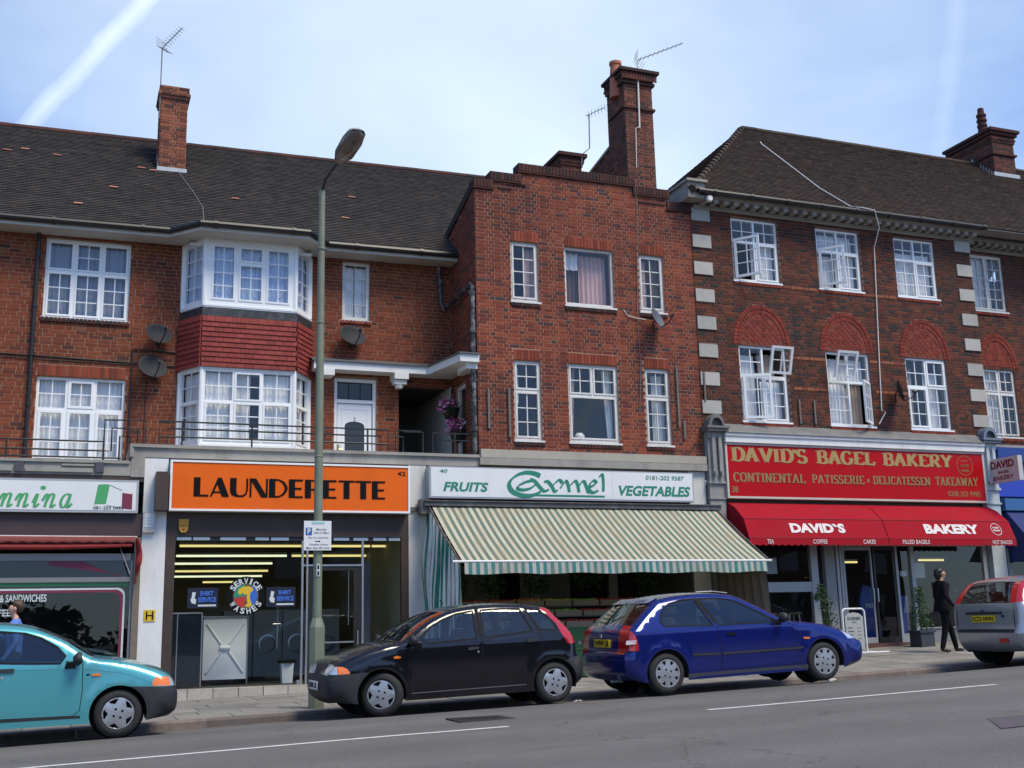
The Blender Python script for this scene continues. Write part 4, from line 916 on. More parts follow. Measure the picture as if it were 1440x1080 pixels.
# ---- chimney stacks and raking party wall
BR_CHM = piece_mat('brick_chimney_mid', [(0, (.19, .058, .036)), (.3, (.14, .044, .031)), (.55, (.095, .036, .029)), (.75, (.23, .075, .042)), (.9, (.06, .032, .029))], .85, .9, .9, (.03, .02, .018), .40, .68)
CM = chimney(MBD, 11.66, 12.40, 22.0, 22.9, 8.3, 12.78, .30, m=BR_CHM)
cc = MB(); cc.box((11.60, 21.94, 12.42), (12.46, 22.81, 12.49)); e = .15
cc.box((11.66-.10, 22-.10, 12.60), (12.40+.10, 22.85, 12.70)); cc.box((11.66-e, 22-e, 12.70), (12.40+e, 22.75+e, 12.775)); MB().box((11.66-.05, 22-.05, 11.78), (12.45, 22.80, 11.84)).build('string_band', BR_COP, CM); cc.build('chimney_cap', BR_COP, CM)
s_it = soldiers(11.66-.1, 12.50, 12.50, 12.69, 21.91, .015, w=.065); pieces(CM, s_it, ub(BR_CHD), BR_CHD, 'cap_brick', 'x')
po = MB(); po.lathe([(0, 12.2), (.17, 12.2), (.15, 12.7), (.125, 13.04), (.15, 13.06), (.15, 13.13), (.11, 13.13), (.11, 12.9)], 16, T(11.66, 22.38, .0)); po.build('chimney_pot', mat('terracotta', (.42, .14, .075), .8, var=.12, vscale=5), CM, smooth=40)
pw = MB(); pw.prism([(22.9, 8.0), (26.0, 8.0), (26.0, 10.55), (22.9, 11.12)], .5, 'x', 11.7); pr = pw.build('party_wall', MO_M, MBD)
its = wall_items((11.7, 26.0, 9.0), (0, -1, 0), (-1, 0, 0), 3.1, 9.0, 11.1, (), 'flemish', top=lambda s: 10.53+s*.184)
pieces(pr, its, ub(BR_CHD), BR_CHD, 'brick', 'brickwork', 290)
cp_ = MB(); cp_.prism([(22.9, 11.12), (26.0, 10.55), (26.0, 10.61), (22.9, 11.18)], .62, 'x', 11.64); cp_.build('coping', mat('cream_stone', (0, 0, 0)), pr)
C2 = chimney(MBD, 10.98, 11.52, 24.2, 25.4, 8.2, 11.45, .30, m=BR_CHD)
cc = MB(); cc.box((10.86, 24.08, 11.38), (11.64, 25.5, 11.47)); cc.box((10.92, 24.14, 11.28), (11.58, 25.46, 11.38)); cc.build('chimney_cap', BR_COP, C2)

# ================================================================ right building (over the bakery)
RB = thing('brick_building', 'dark red brick building with stone quoins and blind arches above the red bakery sign', 'building', (16.5, F, -.8))
RX0, RX1, F2 = 12.52, 20.45, 21.3
WR = {'R1': (13.58, 14.81, 7.375, 8.85), 'R2': (15.87, 17.10, 7.375, 8.85), 'R3': (18.12, 19.34, 7.375, 8.85), 'R5': (13.57, 14.81, 4.165, 5.875), 'R6': (15.88, 17.09, 4.165, 5.875), 'R7': (18.13, 19.34, 4.165, 5.875)}
hl = list(WR.values())
core(RB, RX0, RX1, 3.9, 9.1, F, hl, MO_R, th=.26)
QZ = [8.67+.145-.627*i for i in range(8)]
archs = [(14.19, 5.90, .74), (16.485, 5.90, .74), (18.735, 5.90, .74)]
def archhole(cx, cz, r):
    def f(z):
        # segment-headed blind arch springing above the window
        if z < cz or z > cz+r: return None
        w_ = math.sqrt(max(0, 1-((z-cz-.0)/r)**2))*r*1.06 if z > cz+.12 else r*1.05
        return (cx-w_-RX0, cx+w_-RX0)
    return f
ARH = .86
def archhole2(cx, cz, rx, rz):
    def f(z):
        t = (z-cz)/rz
        if t < 0 or t > 1: return None
        w_ = rx*math.sqrt(1-t*t); return (cx-w_-RX0, cx+w_-RX0)
    return f
hb = [(a-RX0, b-RX0, c, d) for a, b, c, d in hl]+[(12.56-RX0, 13.02-RX0, q-.148, q+.148) for q in QZ]+[(19.98-RX0, 20.44-RX0, q-.148, q+.148) for q in QZ]
hb += [(a-RX0-.02, b-RX0+.02, c-.12, c) for a, b, c, d in hl]+[archhole2(cx, 5.88, .74, .96) for cx, _, _ in archs]
its = wall_items((RX0, F, 3.9), (1, 0, 0), (0, -1, 0), RX1-RX0, 3.9, 9.02, hb, 'flemish', proud=.007)
pieces(RB, its, ub(BR_R), BR_R, 'brick', 'brickwork', 290)
for cx, _, _ in archs:   # ring of voussoirs and basket-weave filling
    s_it = []; n = 28
    for ring, (rx, rz, hgt) in enumerate(((.70, .90, .095), (.60, .79, .095))):
        n = 30-4*ring
        for i in range(n):
            a = math.pi*(i+.5)/n; px_, pz_ = cx+(rx-.0)*math.cos(a), 5.885+rz*math.sin(a)
            tx, tz = -rx*math.sin(a), rz*math.cos(a); ln = math.hypot(tx, tz)*math.pi/n; tt = math.atan2(tz, tx)
            M = Matrix.Translation((px_, F, pz_)) @ Matrix.Rotation(-tt, 4, 'Y') @ Matrix.Diagonal((ln-.008, .022-.008*ring, hgt, 1))
            s_it.append((M, rnd.random()))
    pieces(RB, s_it, ub(BR_RED), BR_RED, 'arch_brick', 'x')
    s_it = []; kk = .155
    for i in range(-12, 13):
        for j in range(-2, 14):
            # herringbone of bricks at 45 degrees
            bx_, bz_ = cx+(i*.0755)*1.0, 5.9+j*.0755
            if (i+j) % 2: continue
            for o_, r_ in (((0, 0), math.radians(45)), ((.0755, .0), math.radians(-45))):
                X, Z = bx_+o_[0]*.5, bz_+o_[0]*.5
                if o_[0]: continue
                inside_ = ((X-cx)/.52)**2+((Z-5.885)/.71)**2 < 1 and Z > 5.93
                if inside_:
                    rr = r_ if (j//1) % 2 else -r_
                    M = Matrix.Translation((X, F, Z)) @ Matrix.Rotation(rr, 4, 'Y') @ Matrix.Diagonal((.125, .008+rnd.uniform(0, .003), .066, 1)); s_it.append((M, rnd.random()))
    pieces(RB, s_it, ub(BR_RED), BR_RED, 'tympanum_brick', 'x')
    b = MB(); vs, fs = cdt([(cx-.62, 5.88)]+[(cx+.62*math.cos(math.pi*(1-i/20)), 5.88+.80*math.sin(math.pi*i/20)) for i in range(21)]+[(cx+.62, 5.88)][:0]); b.add([(x, F-.002, z) for x, z in vs], fs); b.build('tympanum', mat('red_mortar', (.16, .045, .03), .9, var=.2), RB)
for a, b_, c, d in hl:
    pieces(RB, soldiers(a-.02, b_+.02, c-.115, c-.045, F-.004, .03), ub(BR_RED), BR_RED, 'sill_brick', 'x')
# red lacing courses
def lacing(x0, x1, z):
    pieces(RB, [(M, r_) for M, r_ in wall_items((x0, F-.003, z), (1, 0, 0), (0, -1, 0), x1-x0, z, z+.0755, [(a-x0, b-x0, c, d) for a, b, c, d in hl], 'flemish', proud=.012)], ub(BR_ORL), BR_ORL, 'lacing_brick', 'x')
BR_ORL = piece_mat('brick_tan', [(0, (.25, .085, .045)), (.4, (.20, .065, .04)), (.7, (.29, .11, .055))], .85, .6, .9, (.07, .035, .027), .45, .75)
lacing(14.85, 15.85, 5.62); lacing(17.1, 18.1, 5.66); lacing(14.85, 15.85, 7.28); lacing(17.12, 18.1, 7.28); lacing(17.2, 18.1, 4.95); lacing(14.95, 15.85, 4.92)
for X in (12.55, 19.975):
    for q in QZ: MB().box((X, F-.035, q-.145), (X+.47, F+.1, q+.145)).build('quoin', STONE, RB)
# return and recessed bay at the far right
c_ = MB(); c_.box((RX1-.25, F+.26, 3.9), (RX1-.001, F2+.3, 9.1)); c_.build('return_wall', MO_R, RB)
WR2 = {'R4': (20.90, 21.98, 7.39, 8.87), 'R8': (20.93, 21.96, 4.17, 5.9)}
hl2 = list(WR2.values()); core(RB, RX1, 27.5, 3.9, 9.05, F2, hl2, MO_R, th=.26, name='recessed_wall')
hb = [(a-RX1, b-RX1, c, d) for a, b, c, d in hl2]+[archhole2(21.45, 5.92, .66, .9)]
its = wall_items((RX1, F2, 3.9), (1, 0, 0), (0, -1, 0), 7.0, 3.9, 8.98, hb, 'flemish')
b = MB(); base = [v.co.copy() for v in ub(BR_R).vertices]; fs = [tuple(p.vertices) for p in ub(BR_R).polygons]
for M, rv in its: b.rv = rv; b.add([tuple(M @ c) for c in base], fs)
b.build('recessed_brickwork', BR_R, RB, kind='stuff')
s_it = []
for ring, (rx, rz) in enumerate(((.62, .84), (.52, .73))):
    for i in range(26):
        a = math.pi*(i+.5)/26; tx, tz = -rx*math.sin(a), rz*math.cos(a); ln = math.hypot(tx, tz)*math.pi/26
        s_it.append((Matrix.Translation((21.45+rx*math.cos(a), F2, 5.925+rz*math.sin(a))) @ Matrix.Rotation(-math.atan2(tz, tx), 4, 'Y') @ Matrix.Diagonal((ln-.008, .02, .095, 1)), rnd.random()))
for i in range(15):
    for j in range(4):
        X = 21.02+i*.062; Z = 6.02+j*.16
        if ((X-21.45)/.45)**2+((Z-5.93)/.66)**2 < 1: s_it.append((Matrix.Translation((X, F2, Z)) @ Matrix.Diagonal((.055, .009, .15, 1)), rnd.random()))
pieces(RB, s_it, ub(BR_RED), BR_RED, 'arch_brick', 'x')
# windows of the right building; the open lights are casements of their own
def rwin(k, hinge=None):
    a, b_, c, d = {**WR, **WR2}[k]; w, h = b_-a, d-c; Y = F if k in WR else F2
    m = w/2; zs = .93 if k in ('R1', 'R2', 'R3') else 1.02
    return a, c, w, h, m, zs, Y
a, c, w, h, m, zs, Y = rwin('R1')
wn1 = window(RB, T(a, Y, c), w, h, [(.05, m-.025, .05, zs-.03, 2, 3, 2), (m+.025, w-.05, .05, zs-.03, 2, 3, 1), (.05, m-.025, zs+.03, h-.05, 2, 2, 0), (m+.025, w-.05, zs+.03, h-.05, 2, 2, 0)], sash=.03, rec=.045, curt=[(m, w-.06, .05, .95, .1, NET, 10), (.1, .3, .05, .6, .4, NET)])
sash_leaf(wn1, T(a+.06, Y+.02, c+.05, math.radians(-52)) , .58, .92, 2, 3, label='open white casement swung outwards')
a, c, w, h, m, zs, Y = rwin('R2')
wn2 = window(RB, T(a, Y, c), w, h, [(.05, m-.025, .05, zs-.03, 2, 3, 2), (m+.025, w-.05, .05, zs-.03, 2, 3, 1), (.05, m-.025, zs+.03, h-.05, 2, 2, 0), (m+.025, w-.05, zs+.03, h-.05, 2, 2, 0)], sash=.03, rec=.045, curt=[(m, w-.06, .05, .95, .1, NET, 10), (.06, m, .05, .9, .2, NET), (.06, w-.06, .95, 1.4, .15, NET)])
sash_leaf(wn2, T(a+.07, Y+.02, c+.05, math.radians(-50)), .58, .92, 2, 3, label='open white casement swung outwards')
a, c, w, h, m, zs, Y = rwin('R3')
window(RB, T(a, Y, c), w, h, [(.05, m-.025, .05, zs-.03, 2, 3, 0), (m+.025, w-.05, .05, zs-.03, 2, 3, 1), (.05, m-.025, zs+.03, h-.05, 2, 2, 0), (m+.025, w-.05, zs+.03, h-.05, 2, 2, 0)], sash=.035, rec=.045, curt=[(.05, w-.05, .05, 1.15, .1, NET, 10)])
a, c, w, h, m, zs, Y = rwin('R5')
wn5 = window(RB, T(a, Y, c), w, h, [(.05, m-.025, .05, zs-.03, 2, 3, 2), (m+.025, w-.05, .05, zs-.03, 2, 3, 1), (.05, m-.025, zs+.03, h-.05, 2, 2, 0), (m+.025, w-.05, zs+.03, h-.05, 2, 2, 2)], sash=.03, rec=.045, curt=[(m, w-.06, .05, .95, .12, NET, 10), (.08, .56, .05, 1.55, .2, NET), (.66, 1.1, 1.02, 1.6, .2, DRAPE)])
sash_leaf(wn5, T(a+.05, Y-.02, c+.04, math.radians(-22)), .62, 1.0, 2, 3, label='open white casement swung outwards')
sash_leaf(wn5, Matrix.Translation((a+m+.02, Y-.17, c+zs+.04)) @ Matrix.Rotation(math.radians(17), 4, 'X'), .56, .62, 2, 2, label='open top-hung light')
a, c, w, h, m, zs, Y = rwin('R6')
wn6 = window(RB, T(a, Y, c), w, h, [(.05, m-.025, .05, zs-.03, 2, 3, 0), (m+.025, w-.05, .05, zs-.03, 2, 3, 2), (.05, m-.025, zs+.03, h-.05, 2, 2, 2), (m+.025, w-.05, zs+.03, h-.05, 2, 2, 0)], sash=.03, rec=.045, curt=[(.06, m, .05, 1.0, .12, NET, 10), (m+.02, w-.08, .05, 1.5, .2, DRAPE), (.06, w-.06, 1.02, 1.6, .15, NET)])
sash_leaf(wn6, T(a+w-.06, Y+.0, c+.04, math.radians(180+38)), .56, .98, 2, 3, label='open white casement swung outwards')
sash_leaf(wn6, Matrix.Translation((a+.04, Y-.20, c+zs+.04)) @ Matrix.Rotation(math.radians(19), 4, 'X'), .57, .62, 2, 2, label='open top-hung light')
a, c, w, h, m, zs, Y = rwin('R7')
window(RB, T(a, Y, c), w, h, [(.05, m-.025, .05, zs-.03, 2, 3, 1), (m+.025, w-.05, .05, zs-.03, 2, 3, 0), (.05, m-.025, zs+.03, h-.05, 2, 2, 0), (m+.025, w-.05, zs+.03, h-.05, 2, 2, 1)], sash=.04, rec=.045, curt=[(.06, m-.2, .05, 1.5, .2, DRAPE), (m+.1, w-.06, .05, 1.4, .2, NET)])
for k, lt in (('R4', None), ('R8', None)):
    a, c, w, h, m, zs, Y = rwin(k)
    if k == 'R4': L_ = [(.05, m-.03, .05, h-.05, 2, 5, 1), (m+.03, w-.05, .05, h-.05, 2, 5, 1)]
    else: L_ = [(.05, m-.03, .05, 1.08, 2, 3, 1), (m+.03, w-.05, .05, 1.08, 2, 3, 1), (.05, m-.03, 1.14, h-.05, 2, 2, 1), (m+.03, w-.05, 1.14, h-.05, 2, 2, 1)]
    window(RB, T(a, Y, c), w, h, L_, sash=.03, rec=.045, fm=WOOD_W, curt=[(.06, w*.6, .05, h-.05, .1, NET, 10)])
    pieces(RB, soldiers(a-.02, a+w+.02, c-.115, c-.045, F2-.004, .03), ub(BR_RED), BR_RED, 'sill_brick', 'x')
c_ = MB(); c_.box((RX0+.05, F+2.6, 3.9), (27.4, F+2.7, 9.0)); c_.box((RX0+.05, F+.27, 6.5), (RX1, F+2.6, 6.62)); c_.box((RX0+.05, F+.27, 8.95), (RX1-.26, F+2.6, 9.0)); c_.box((RX0+.05, F+.27, 3.92), (RX1, F+2.6, 3.98))
c_.box((RX1, F2+.27, 6.5), (27.4, F+2.6, 6.62)); c_.box((RX1, F2+.27, 3.92), (27.4, F+2.6, 3.98)); c_.box((15.3, F+.27, 3.9), (15.38, F+2.6, 9)); c_.box((17.6, F+.27, 3.9), (17.68, F+2.6, 9)); c_.box((27.4, F2, 3.9), (27.5, F+2.7, 9)); c_.build('interior', ROOMM, RB)
# ---- cornice with modillions, gutter
COR = mat('cornice_stone', (.30, .28, .245), .85, var=.15, vscale=3, dirt=.6, dirtcol=(.09, .08, .07), dscale=1.5)
c_ = MB()
def corn(b, x0, x1, yw):
    b.box((x0, yw-.06, 8.945), (x1, yw+.1, 8.985)); b.box((x0, yw-.10, 8.985), (x1, yw+.1, 9.01)); b.box((x0, yw-.34, 9.10), (x1, yw+.15, 9.135)); b.box((x0, yw-.38, 9.135), (x1, yw+.15, 9.175))
corn(c_, 12.60, 20.52, F); corn(c_, 20.52, 27.5, F2); c_.box((20.46, F-.42, 9.178), (27.5, F2+.2, 9.20)); c_.build('cornice', COR, RB)
um = MB(); um.box((0, 0, 0), (.12, .24, .09)); um_ = um.mesh('modillion', COR)
x = 12.72
while x < 20.4: place(um_, 'modillion', (x, F-.32, 9.012), RB); x += .262
x = 20.7
while x < 26: place(um_, 'modillion', (x, F2-.32, 9.012), RB); x += .262
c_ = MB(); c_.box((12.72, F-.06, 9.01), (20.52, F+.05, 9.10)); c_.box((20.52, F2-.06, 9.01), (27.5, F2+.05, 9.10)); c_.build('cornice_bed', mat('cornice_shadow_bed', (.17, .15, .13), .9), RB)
gt = MB(); gt.tube([(12.50, F-.46, 9.20), (20.62, F-.46, 9.20)], .062, 8)
for k in range(9): gt.tube([(12.9+k*.95, F-.46, 9.20), (12.96+k*.95, F-.46, 9.20)], .074, 8)
gt.build('gutter', BLACKM, RB)
gt = MB(); gt.tube([(20.6, F2-.46, 9.20), (27.5, F2-.46, 9.20)], .062, 8); gt.build('gutter', BLACKM, RB)
c_ = MB(); c_.box((12.30, 20.42, 9.06), (12.72, 21.5, 9.42)); c_.prism([(20.36, 9.42), (21.6, 9.42), (21.6, 9.48), (20.36, 9.48)], .52, 'x', 12.25); c_.build('kneeler', COR, RB)
c_ = MB(); c_.lathe([(0, -.05), (.06, -.05), (.085, 0), (.06, .05), (0, .05)], 12, T(12.80, F-.42, 9.05) @ Matrix.Rotation(math.pi/2, 4, 'X')); c_.build('scroll', WHITE, RB)
# ---- hipped roof
RR_s = Vector((0, 4.4, 3.98)).normalized(); rl2 = Vector((0, 4.4, 3.98)).length
RR_o = Vector((12.36, 20.38, 9.20))
def rr(x, s): return RR_o+Vector((x, 0, 0))+RR_s*s
dk = MB(); dk.add([rr(0, 0), rr(15.5, 0), rr(15.5, rl2), rr(4.38, rl2)], [(0, 1, 2, 3)])
A0 = rr(0, 0); A1 = rr(4.38, rl2); A2 = Vector((12.36, 29.2, 9.2)); dk.add([A0, A1, A2], [(0, 1, 2)]); dk.add([A1, rr(15.5, rl2), rr(15.5, 0)+Vector((0, 8.8, 0)), A2], [(0, 1, 2, 3)])
dk.build('roof_deck', TILE_R, RB)
cx0, cx1, cy0 = 25.0, 25.95, 24.15
clip = lambda s: (4.38*s/rl2, 15.5)
its = tile_items(RR_o, (1, 0, 0), RR_s, 15.5, 60, gauge=rl2/60.2, clipf=clip, holes=lambda x, s: cx0-.05 < rr(x, s).x < cx1+.05 and rr(x, s).y > cy0)
hs_ = Vector((4.38, 0, 3.98)).normalized(); hl_ = Vector((4.38, 0, 3.98)).length
its2 = tile_items((12.36, 29.2, 9.2), (0, -1, 0), hs_, 8.82, 58, gauge=hl_/58.2, clipf=lambda s: (4.41*s/hl_, 8.82-4.41*s/hl_))
b = MB(); uu = unit_tile(TILE_R)
pieces(RB, its, uu, TILE_R, 'roof_tile', 'roof_tiling', 290)
base = [v.co.copy() for v in uu.vertices]; fs = [tuple(p.vertices) for p in uu.polygons]
for M, rv in its2: b.rv = rv; b.add([tuple(M @ c) for c in base], fs)
b.build('hip_tiling', TILE_R, RB, kind='stuff')
n = 22
for i in range(n):
    p0 = A0.lerp(A1, i/n); p1 = A0.lerp(A1, (i+1.02)/n); b_ = MB(); b_.tube([p0+Vector((0, 0, .03)), p1+Vector((0, 0, .005))], [.095, .075], 8); b_.build('hip_tile', TILE_R, RB)
for i in range(26):
    p0 = A1+Vector((i*.43, 0, 0)); b_ = MB(); b_.tube([p0+Vector((0, 0, .0)), p0+Vector((.42, 0, rnd.uniform(-.005, .01)))], .10, 8); b_.build('ridge_tile', TILE_R, RB)
CR = chimney(RB, cx0+.08, cx1-.05, cy0, cy0+1.7, 11.8, 14.0, .30, m=BR_CHD, mo=MO_R)
MB().box((cx0+.08-.06, cy0-.06, 13.30), (cx1+.01, cy0+1.76, 13.36)).build('string_band', BR_COP, CR); cc = MB()
cc.box((cx0+.08-.10, cy0-.10, 13.92), (cx1+.05, cy0+1.8, 14.02)); cc.box((cx0-.08, cy0-.16, 14.02), (cx1+.11, cy0+1.86, 14.11)); cc.build('chimney_cap', BR_COP, CR)
po = MB(); po.lathe([(.15, 14.1), (.13, 14.45), (.15, 14.46), (.15, 14.52), (.125, 14.54), (.125, 14.62), (.15, 14.63), (.15, 14.69), (.125, 14.71), (.125, 14.79), (.145, 14.8), (.145, 14.86), (.10, 14.9), (.09, 15.06), (.02, 15.1)], 16, T(25.35, cy0+.55, -.02)); po.build('chimney_pot', BR_COP, CR, smooth=30)
fl = MB(); fl.box((cx0, cy0-.05, 12.50), (cx1+.03, cy0-.012, 12.72)); fl.add([(cx0-.05, cy0-.012, 12.58), (cx1+.08, cy0-.012, 12.58), (cx1+.1, cy0-.2, 12.42), (cx0-.07, cy0-.2, 12.42)], [(0, 1, 2, 3)])
for k in range(9): z_ = 12.62+k*.09; fl.add([(cx0+.06, cy0+k*.1-.05, z_-.1), (cx0+.06, cy0+k*.1+.07, z_-.0), (cx0+.06, cy0+k*.1, z_+.14)], [(0, 1, 2)]); fl.add([(cx0+.06, cy0+k*.1-.05, z_-.1), (cx0+.06, cy0+k*.1+.07, z_), (cx0-.06, cy0+k*.1+.07, z_-.04), (cx0-.06, cy0+k*.1-.05, z_-.13)], [(0, 1, 2, 3)])
fl.build('chimney_flashing', LEAD, CR)
# cable dangling over the roof and down the front
cb = MB(); cb.tube([rr(4.3, 4.7)+Vector((0, -.03, .04)), rr(4.22, 4.48)+Vector((0, -.04, .04)), rr(4.17, 3.2)+Vector((0, -.04, .05)), rr(4.10, 1.24)+Vector((0, -.04, .05)), rr(4.28, .1)+Vector((0, -.05, .05)), (16.85, F-.53, 9.27), (17.2, F-.54, 9.24), (17.45, F-.35, 8.9), (17.50, F-.05, 8.5), (17.42, F-.04, 7.0), (17.34, F-.04, 5.6), (17.28, F-.05, 4.55), (17.33, F-.12, 4.5), (17.15, F-.08, 4.22)], .012, 5); cb.build('white_cable', CABW, RB)
for x in (15.02, 15.42): bx('timber_strip', (x, F-.05, 4.15), (x+.04, F-.012, 4.7), mat('grey_timber', (0, 0, 0)), RB)
bx('timber_strip', (12.60, F-.06, 4.55), (12.64, F-.036, 5.2), mat('grey_timber', (0, 0, 0)), RB)
# ================================================================ shops
MAROON = mat('dark_maroon_board', (.05, .028, .03), .6, var=.15, vscale=3)
BROWN = mat('dark_brown_board', (.045, .028, .02), .55, var=.35, vscale=2.5, dirt=.5, dirtcol=(.10, .06, .04), dscale=2)
SIGNW = mat('sign_white', (.70, .71, .71), .45, var=.05, vscale=1.5, dirt=.22, dirtcol=(.42, .41, .38), dscale=1.4, dstretch=(1, 1, .3), spec=.25)
def pier(x0, x1, zb, zt, m, nm, lab, y0=F-.01, y1=F+.35):
    b = MB(); b.box((x0, y0, zb), (x1, y1, zt)); o = b.build(nm, m, None)
    return tag(o, lab, 'pillar')
STN = mat('stained_white_render', (.56, .55, .52), .7, var=.1, vscale=2, dirt=.6, dirtcol=(.22, .19, .16), dscale=2.2, dstretch=(1.5, 1, .25))
pier(1.16, 1.56, -1.25, 2.975, WHITE, 'shop_pillar', 'white painted pillar between the cafe window and the launderette')
pier(5.98, 6.335, -1.2, 2.98, STN, 'shop_pillar', 'stained white pillar between the launderette and the greengrocer')
pier(12.12, 12.52, -1.0, 3.01, STN, 'shop_pillar', 'stained cream pillar at the right end of the greengrocer sign')
# ---- stone pilasters with scroll heads
PIL = mat('grey_pilaster_paint', (.27, .265, .25), .7, var=.15, vscale=4, dirt=.6, dirtcol=(.08, .075, .07), dscale=3, dstretch=(1.5, 1, .4))
PILB = mat('pale_blue_paint', (.42, .47, .50), .6, var=.1, vscale=4, dirt=.4, dirtcol=(.15, .17, .18), dscale=3)
def pilaster(x0, x1, m, lab, dark):
    c = (x0+x1)/2; t = thing('pilaster', lab, 'pilaster', (c, F, -.8))
    b = MB(); b.box((x0, F-.12, -1.1), (x1, F+.3, 2.75)); b.build('shaft', m, t)
    b = MB(); b.box((x0-.03, F-.17, 2.75), (x1+.03, F, 2.80)); b.box((x0-.01, F-.145, 2.80), (x1+.01, F, 2.84)); b.box((x0-.02, F-.15, 2.42), (x1+.02, F, 2.46)); b.build('moulding', m, t)
    b = MB(); b.box((x0, F-.14, 2.84), (x1, F+.1, 3.86))
    for xx in (x0+.07, x1-.15): b.box((xx, F-.21, 2.95), (xx+.085, F-.14, 3.80)); b.tube([(xx+.042, F-.22, 2.90), (xx+.042, F-.22, 3.0)], .04, 8)
    b.box((x0+.0, F-.19, 3.72), (x1-.0, F-.14, 3.86)); b.build('console_bracket', m, t)
    b = MB(); b.box((x0-.06, F-.30, 3.86), (x1+.06, F, 3.92)); b.box((x0-.09, F-.33, 3.92), (x1+.09, F, 3.97)); b.build('cap_shelf', dark, t)
    b = MB(); n = 12; P = [(c+(x1-x0)*.52*math.cos(math.pi*i/n), 3.972+.27*math.sin(math.pi*i/n)) for i in range(n+1)]; b.prism(P, .14, 'y', F-.16)
    P2 = [(c+(x1-x0)*.52*math.cos(math.pi*i/n), 3.972+.27*math.sin(math.pi*i/n)) for i in range(n+1)]; P3 = [(c+(x1-x0)*.36*math.cos(math.pi*i/n), 3.972+.18*math.sin(math.pi*i/n)) for i in range(n+1)]
    for i in range(n): b.add([(P2[i][0], F-.26, P2[i][1]), (P2[i+1][0], F-.26, P2[i+1][1]), (P3[i+1][0], F-.26, P3[i+1][1]), (P3[i][0], F-.26, P3[i][1]), (P2[i][0], F-.14, P2[i][1]), (P2[i+1][0], F-.14, P2[i+1][1])], [(0, 1, 2, 3), (0, 4, 5, 1)])
    b.build('arched_head', dark, t)
DSTONE = mat('sooty_stone', (.13, .125, .12), .8, var=.3, vscale=5, dirt=.5, dirtcol=(.32, .31, .29), dscale=6)
pilaster(12.555, 12.93, PIL, 'grey classical pilaster with arched head between the two awnings', DSTONE)
pilaster(20.02, 20.42, PILB, 'pale blue pilaster with arched head at the right end of the bakery sign', mat('sooty_blue_stone', (.14, .17, .22), .7, var=.3, vscale=5))
# ---------------- Italian cafe, far left
CF = thing('cafe_shopfront', 'cafe window with maroon and pale border behind the turquoise car', 'shopfront', (-1, F, -1.2))
bx('dark_beam', (-4, F-.02, 1.60), (1.15, F+.2, 1.985), MAROON, CF); bx('upper_board', (-4, F-.01, 2.55), (1.15, F+.2, 2.66), BROWN, CF)
fr = MB(); fr.box((-4, F, 1.18), (1.02, F+.1, 1.30)); fr.box((-4, F-.005, .82), (1.02, F+.06, .90)); fr.box((1.0, F, -.58), (1.04, F+.1, 1.30)); fr.box((-4, F, -1.3), (1.15, F+.12, -.52)); fr.build('window_frame', mat('grey_metal_frame', (.22, .22, .225), .45, metal=.3, var=.1), CF)
fr = MB(); fr.box((1.045, F-.04, -1.3), (1.155, F+.1, 1.58)); fr.build('timber_post', mat('weathered_wood_post', (.17, .14, .11), .9, var=.3, vscale=8, dstretch=(1, 1, .1)), CF)
for z0, z1 in ((.90, 1.18), (-.52, .82)):
    b = MB(); b.add([(-4, F+.04, z0), (1.0, F+.04, z0), (1.0, F+.045, z1), (-4, F+.045, z1)], [(0, 1, 2, 3)]); b.build('pane', GL_SHOP, CF)
VM = mat('vinyl_maroon', (.17, .02, .05), .5); VG = mat('vinyl_green', (.05, .24, .10), .5); VW = mat('vinyl_white', (.55, .60, .60), .5); INKD = mat('dark_ink', (.035, .03, .03), .5)
YG = F+.034
def band2(name, m, pts_o, pts_i, par, y=YG):
    b = MB(); n = len(pts_o); b.add([(x, y, z) for x, z in pts_o]+[(x, y, z) for x, z in pts_i], [(i, i+1, n+i+1, n+i) for i in range(n-1)]); return b.build(name, m, par)
def rr_(inset):
    x1, z1 = .93-inset, .72-inset; r = .13
    return [(-4, z1)]+[(x1-r+r*math.sin(a), z1-r+r*math.cos(a)) for a in [math.pi/2*i/8 for i in range(9)]]+[(x1, -.5)]
band2('window_border', VW, rr_(0), rr_(.03), CF); band2('window_border', VM, rr_(.031), rr_(.075), CF, YG+.001)
band2('window_border', VG, [(-4, .81), (.99, .81)], [(-4, .755), (.99, .755)], CF)
b = MB(); b.add([(-.36, YG, 1.17), (.22, YG, 1.17), (.75, YG, .93), (.95, YG, .80+.10), (.70, YG, .96), (.25, YG, 1.03), (-.3, YG, 1.10)], [(0, 1, 4, 5, 6), (1, 2, 3, 4)]); b.build('window_decal', VM, CF)
text('& SANDWICHES', -1.04, -.32, .50, .625, YG, VW, CF, bold=.015); text('COFFEE', -1.32, -.86, .27, .385, YG, VW, CF, bold=.015)
CS = thing('cafe_sign', 'white cafe sign with green script lettering and an Italian flag', 'sign', (-1, F-.1, 2.2))
b = MB(); b.box((-4, F-.12, 1.99), (1.07, F-.0, 2.56)); b.build('sign_frame', mat('pale_frame', (.42, .42, .42), .4, metal=.4), CS)
b = MB(); b.box((-4, F-.125, 2.03), (1.03, F-.118, 2.52)); b.build('sign_board', SIGNW, CS)
SG = mat('sign_leaf_green', (.06, .33, .12), .5); SF = F-.128
b = MB()
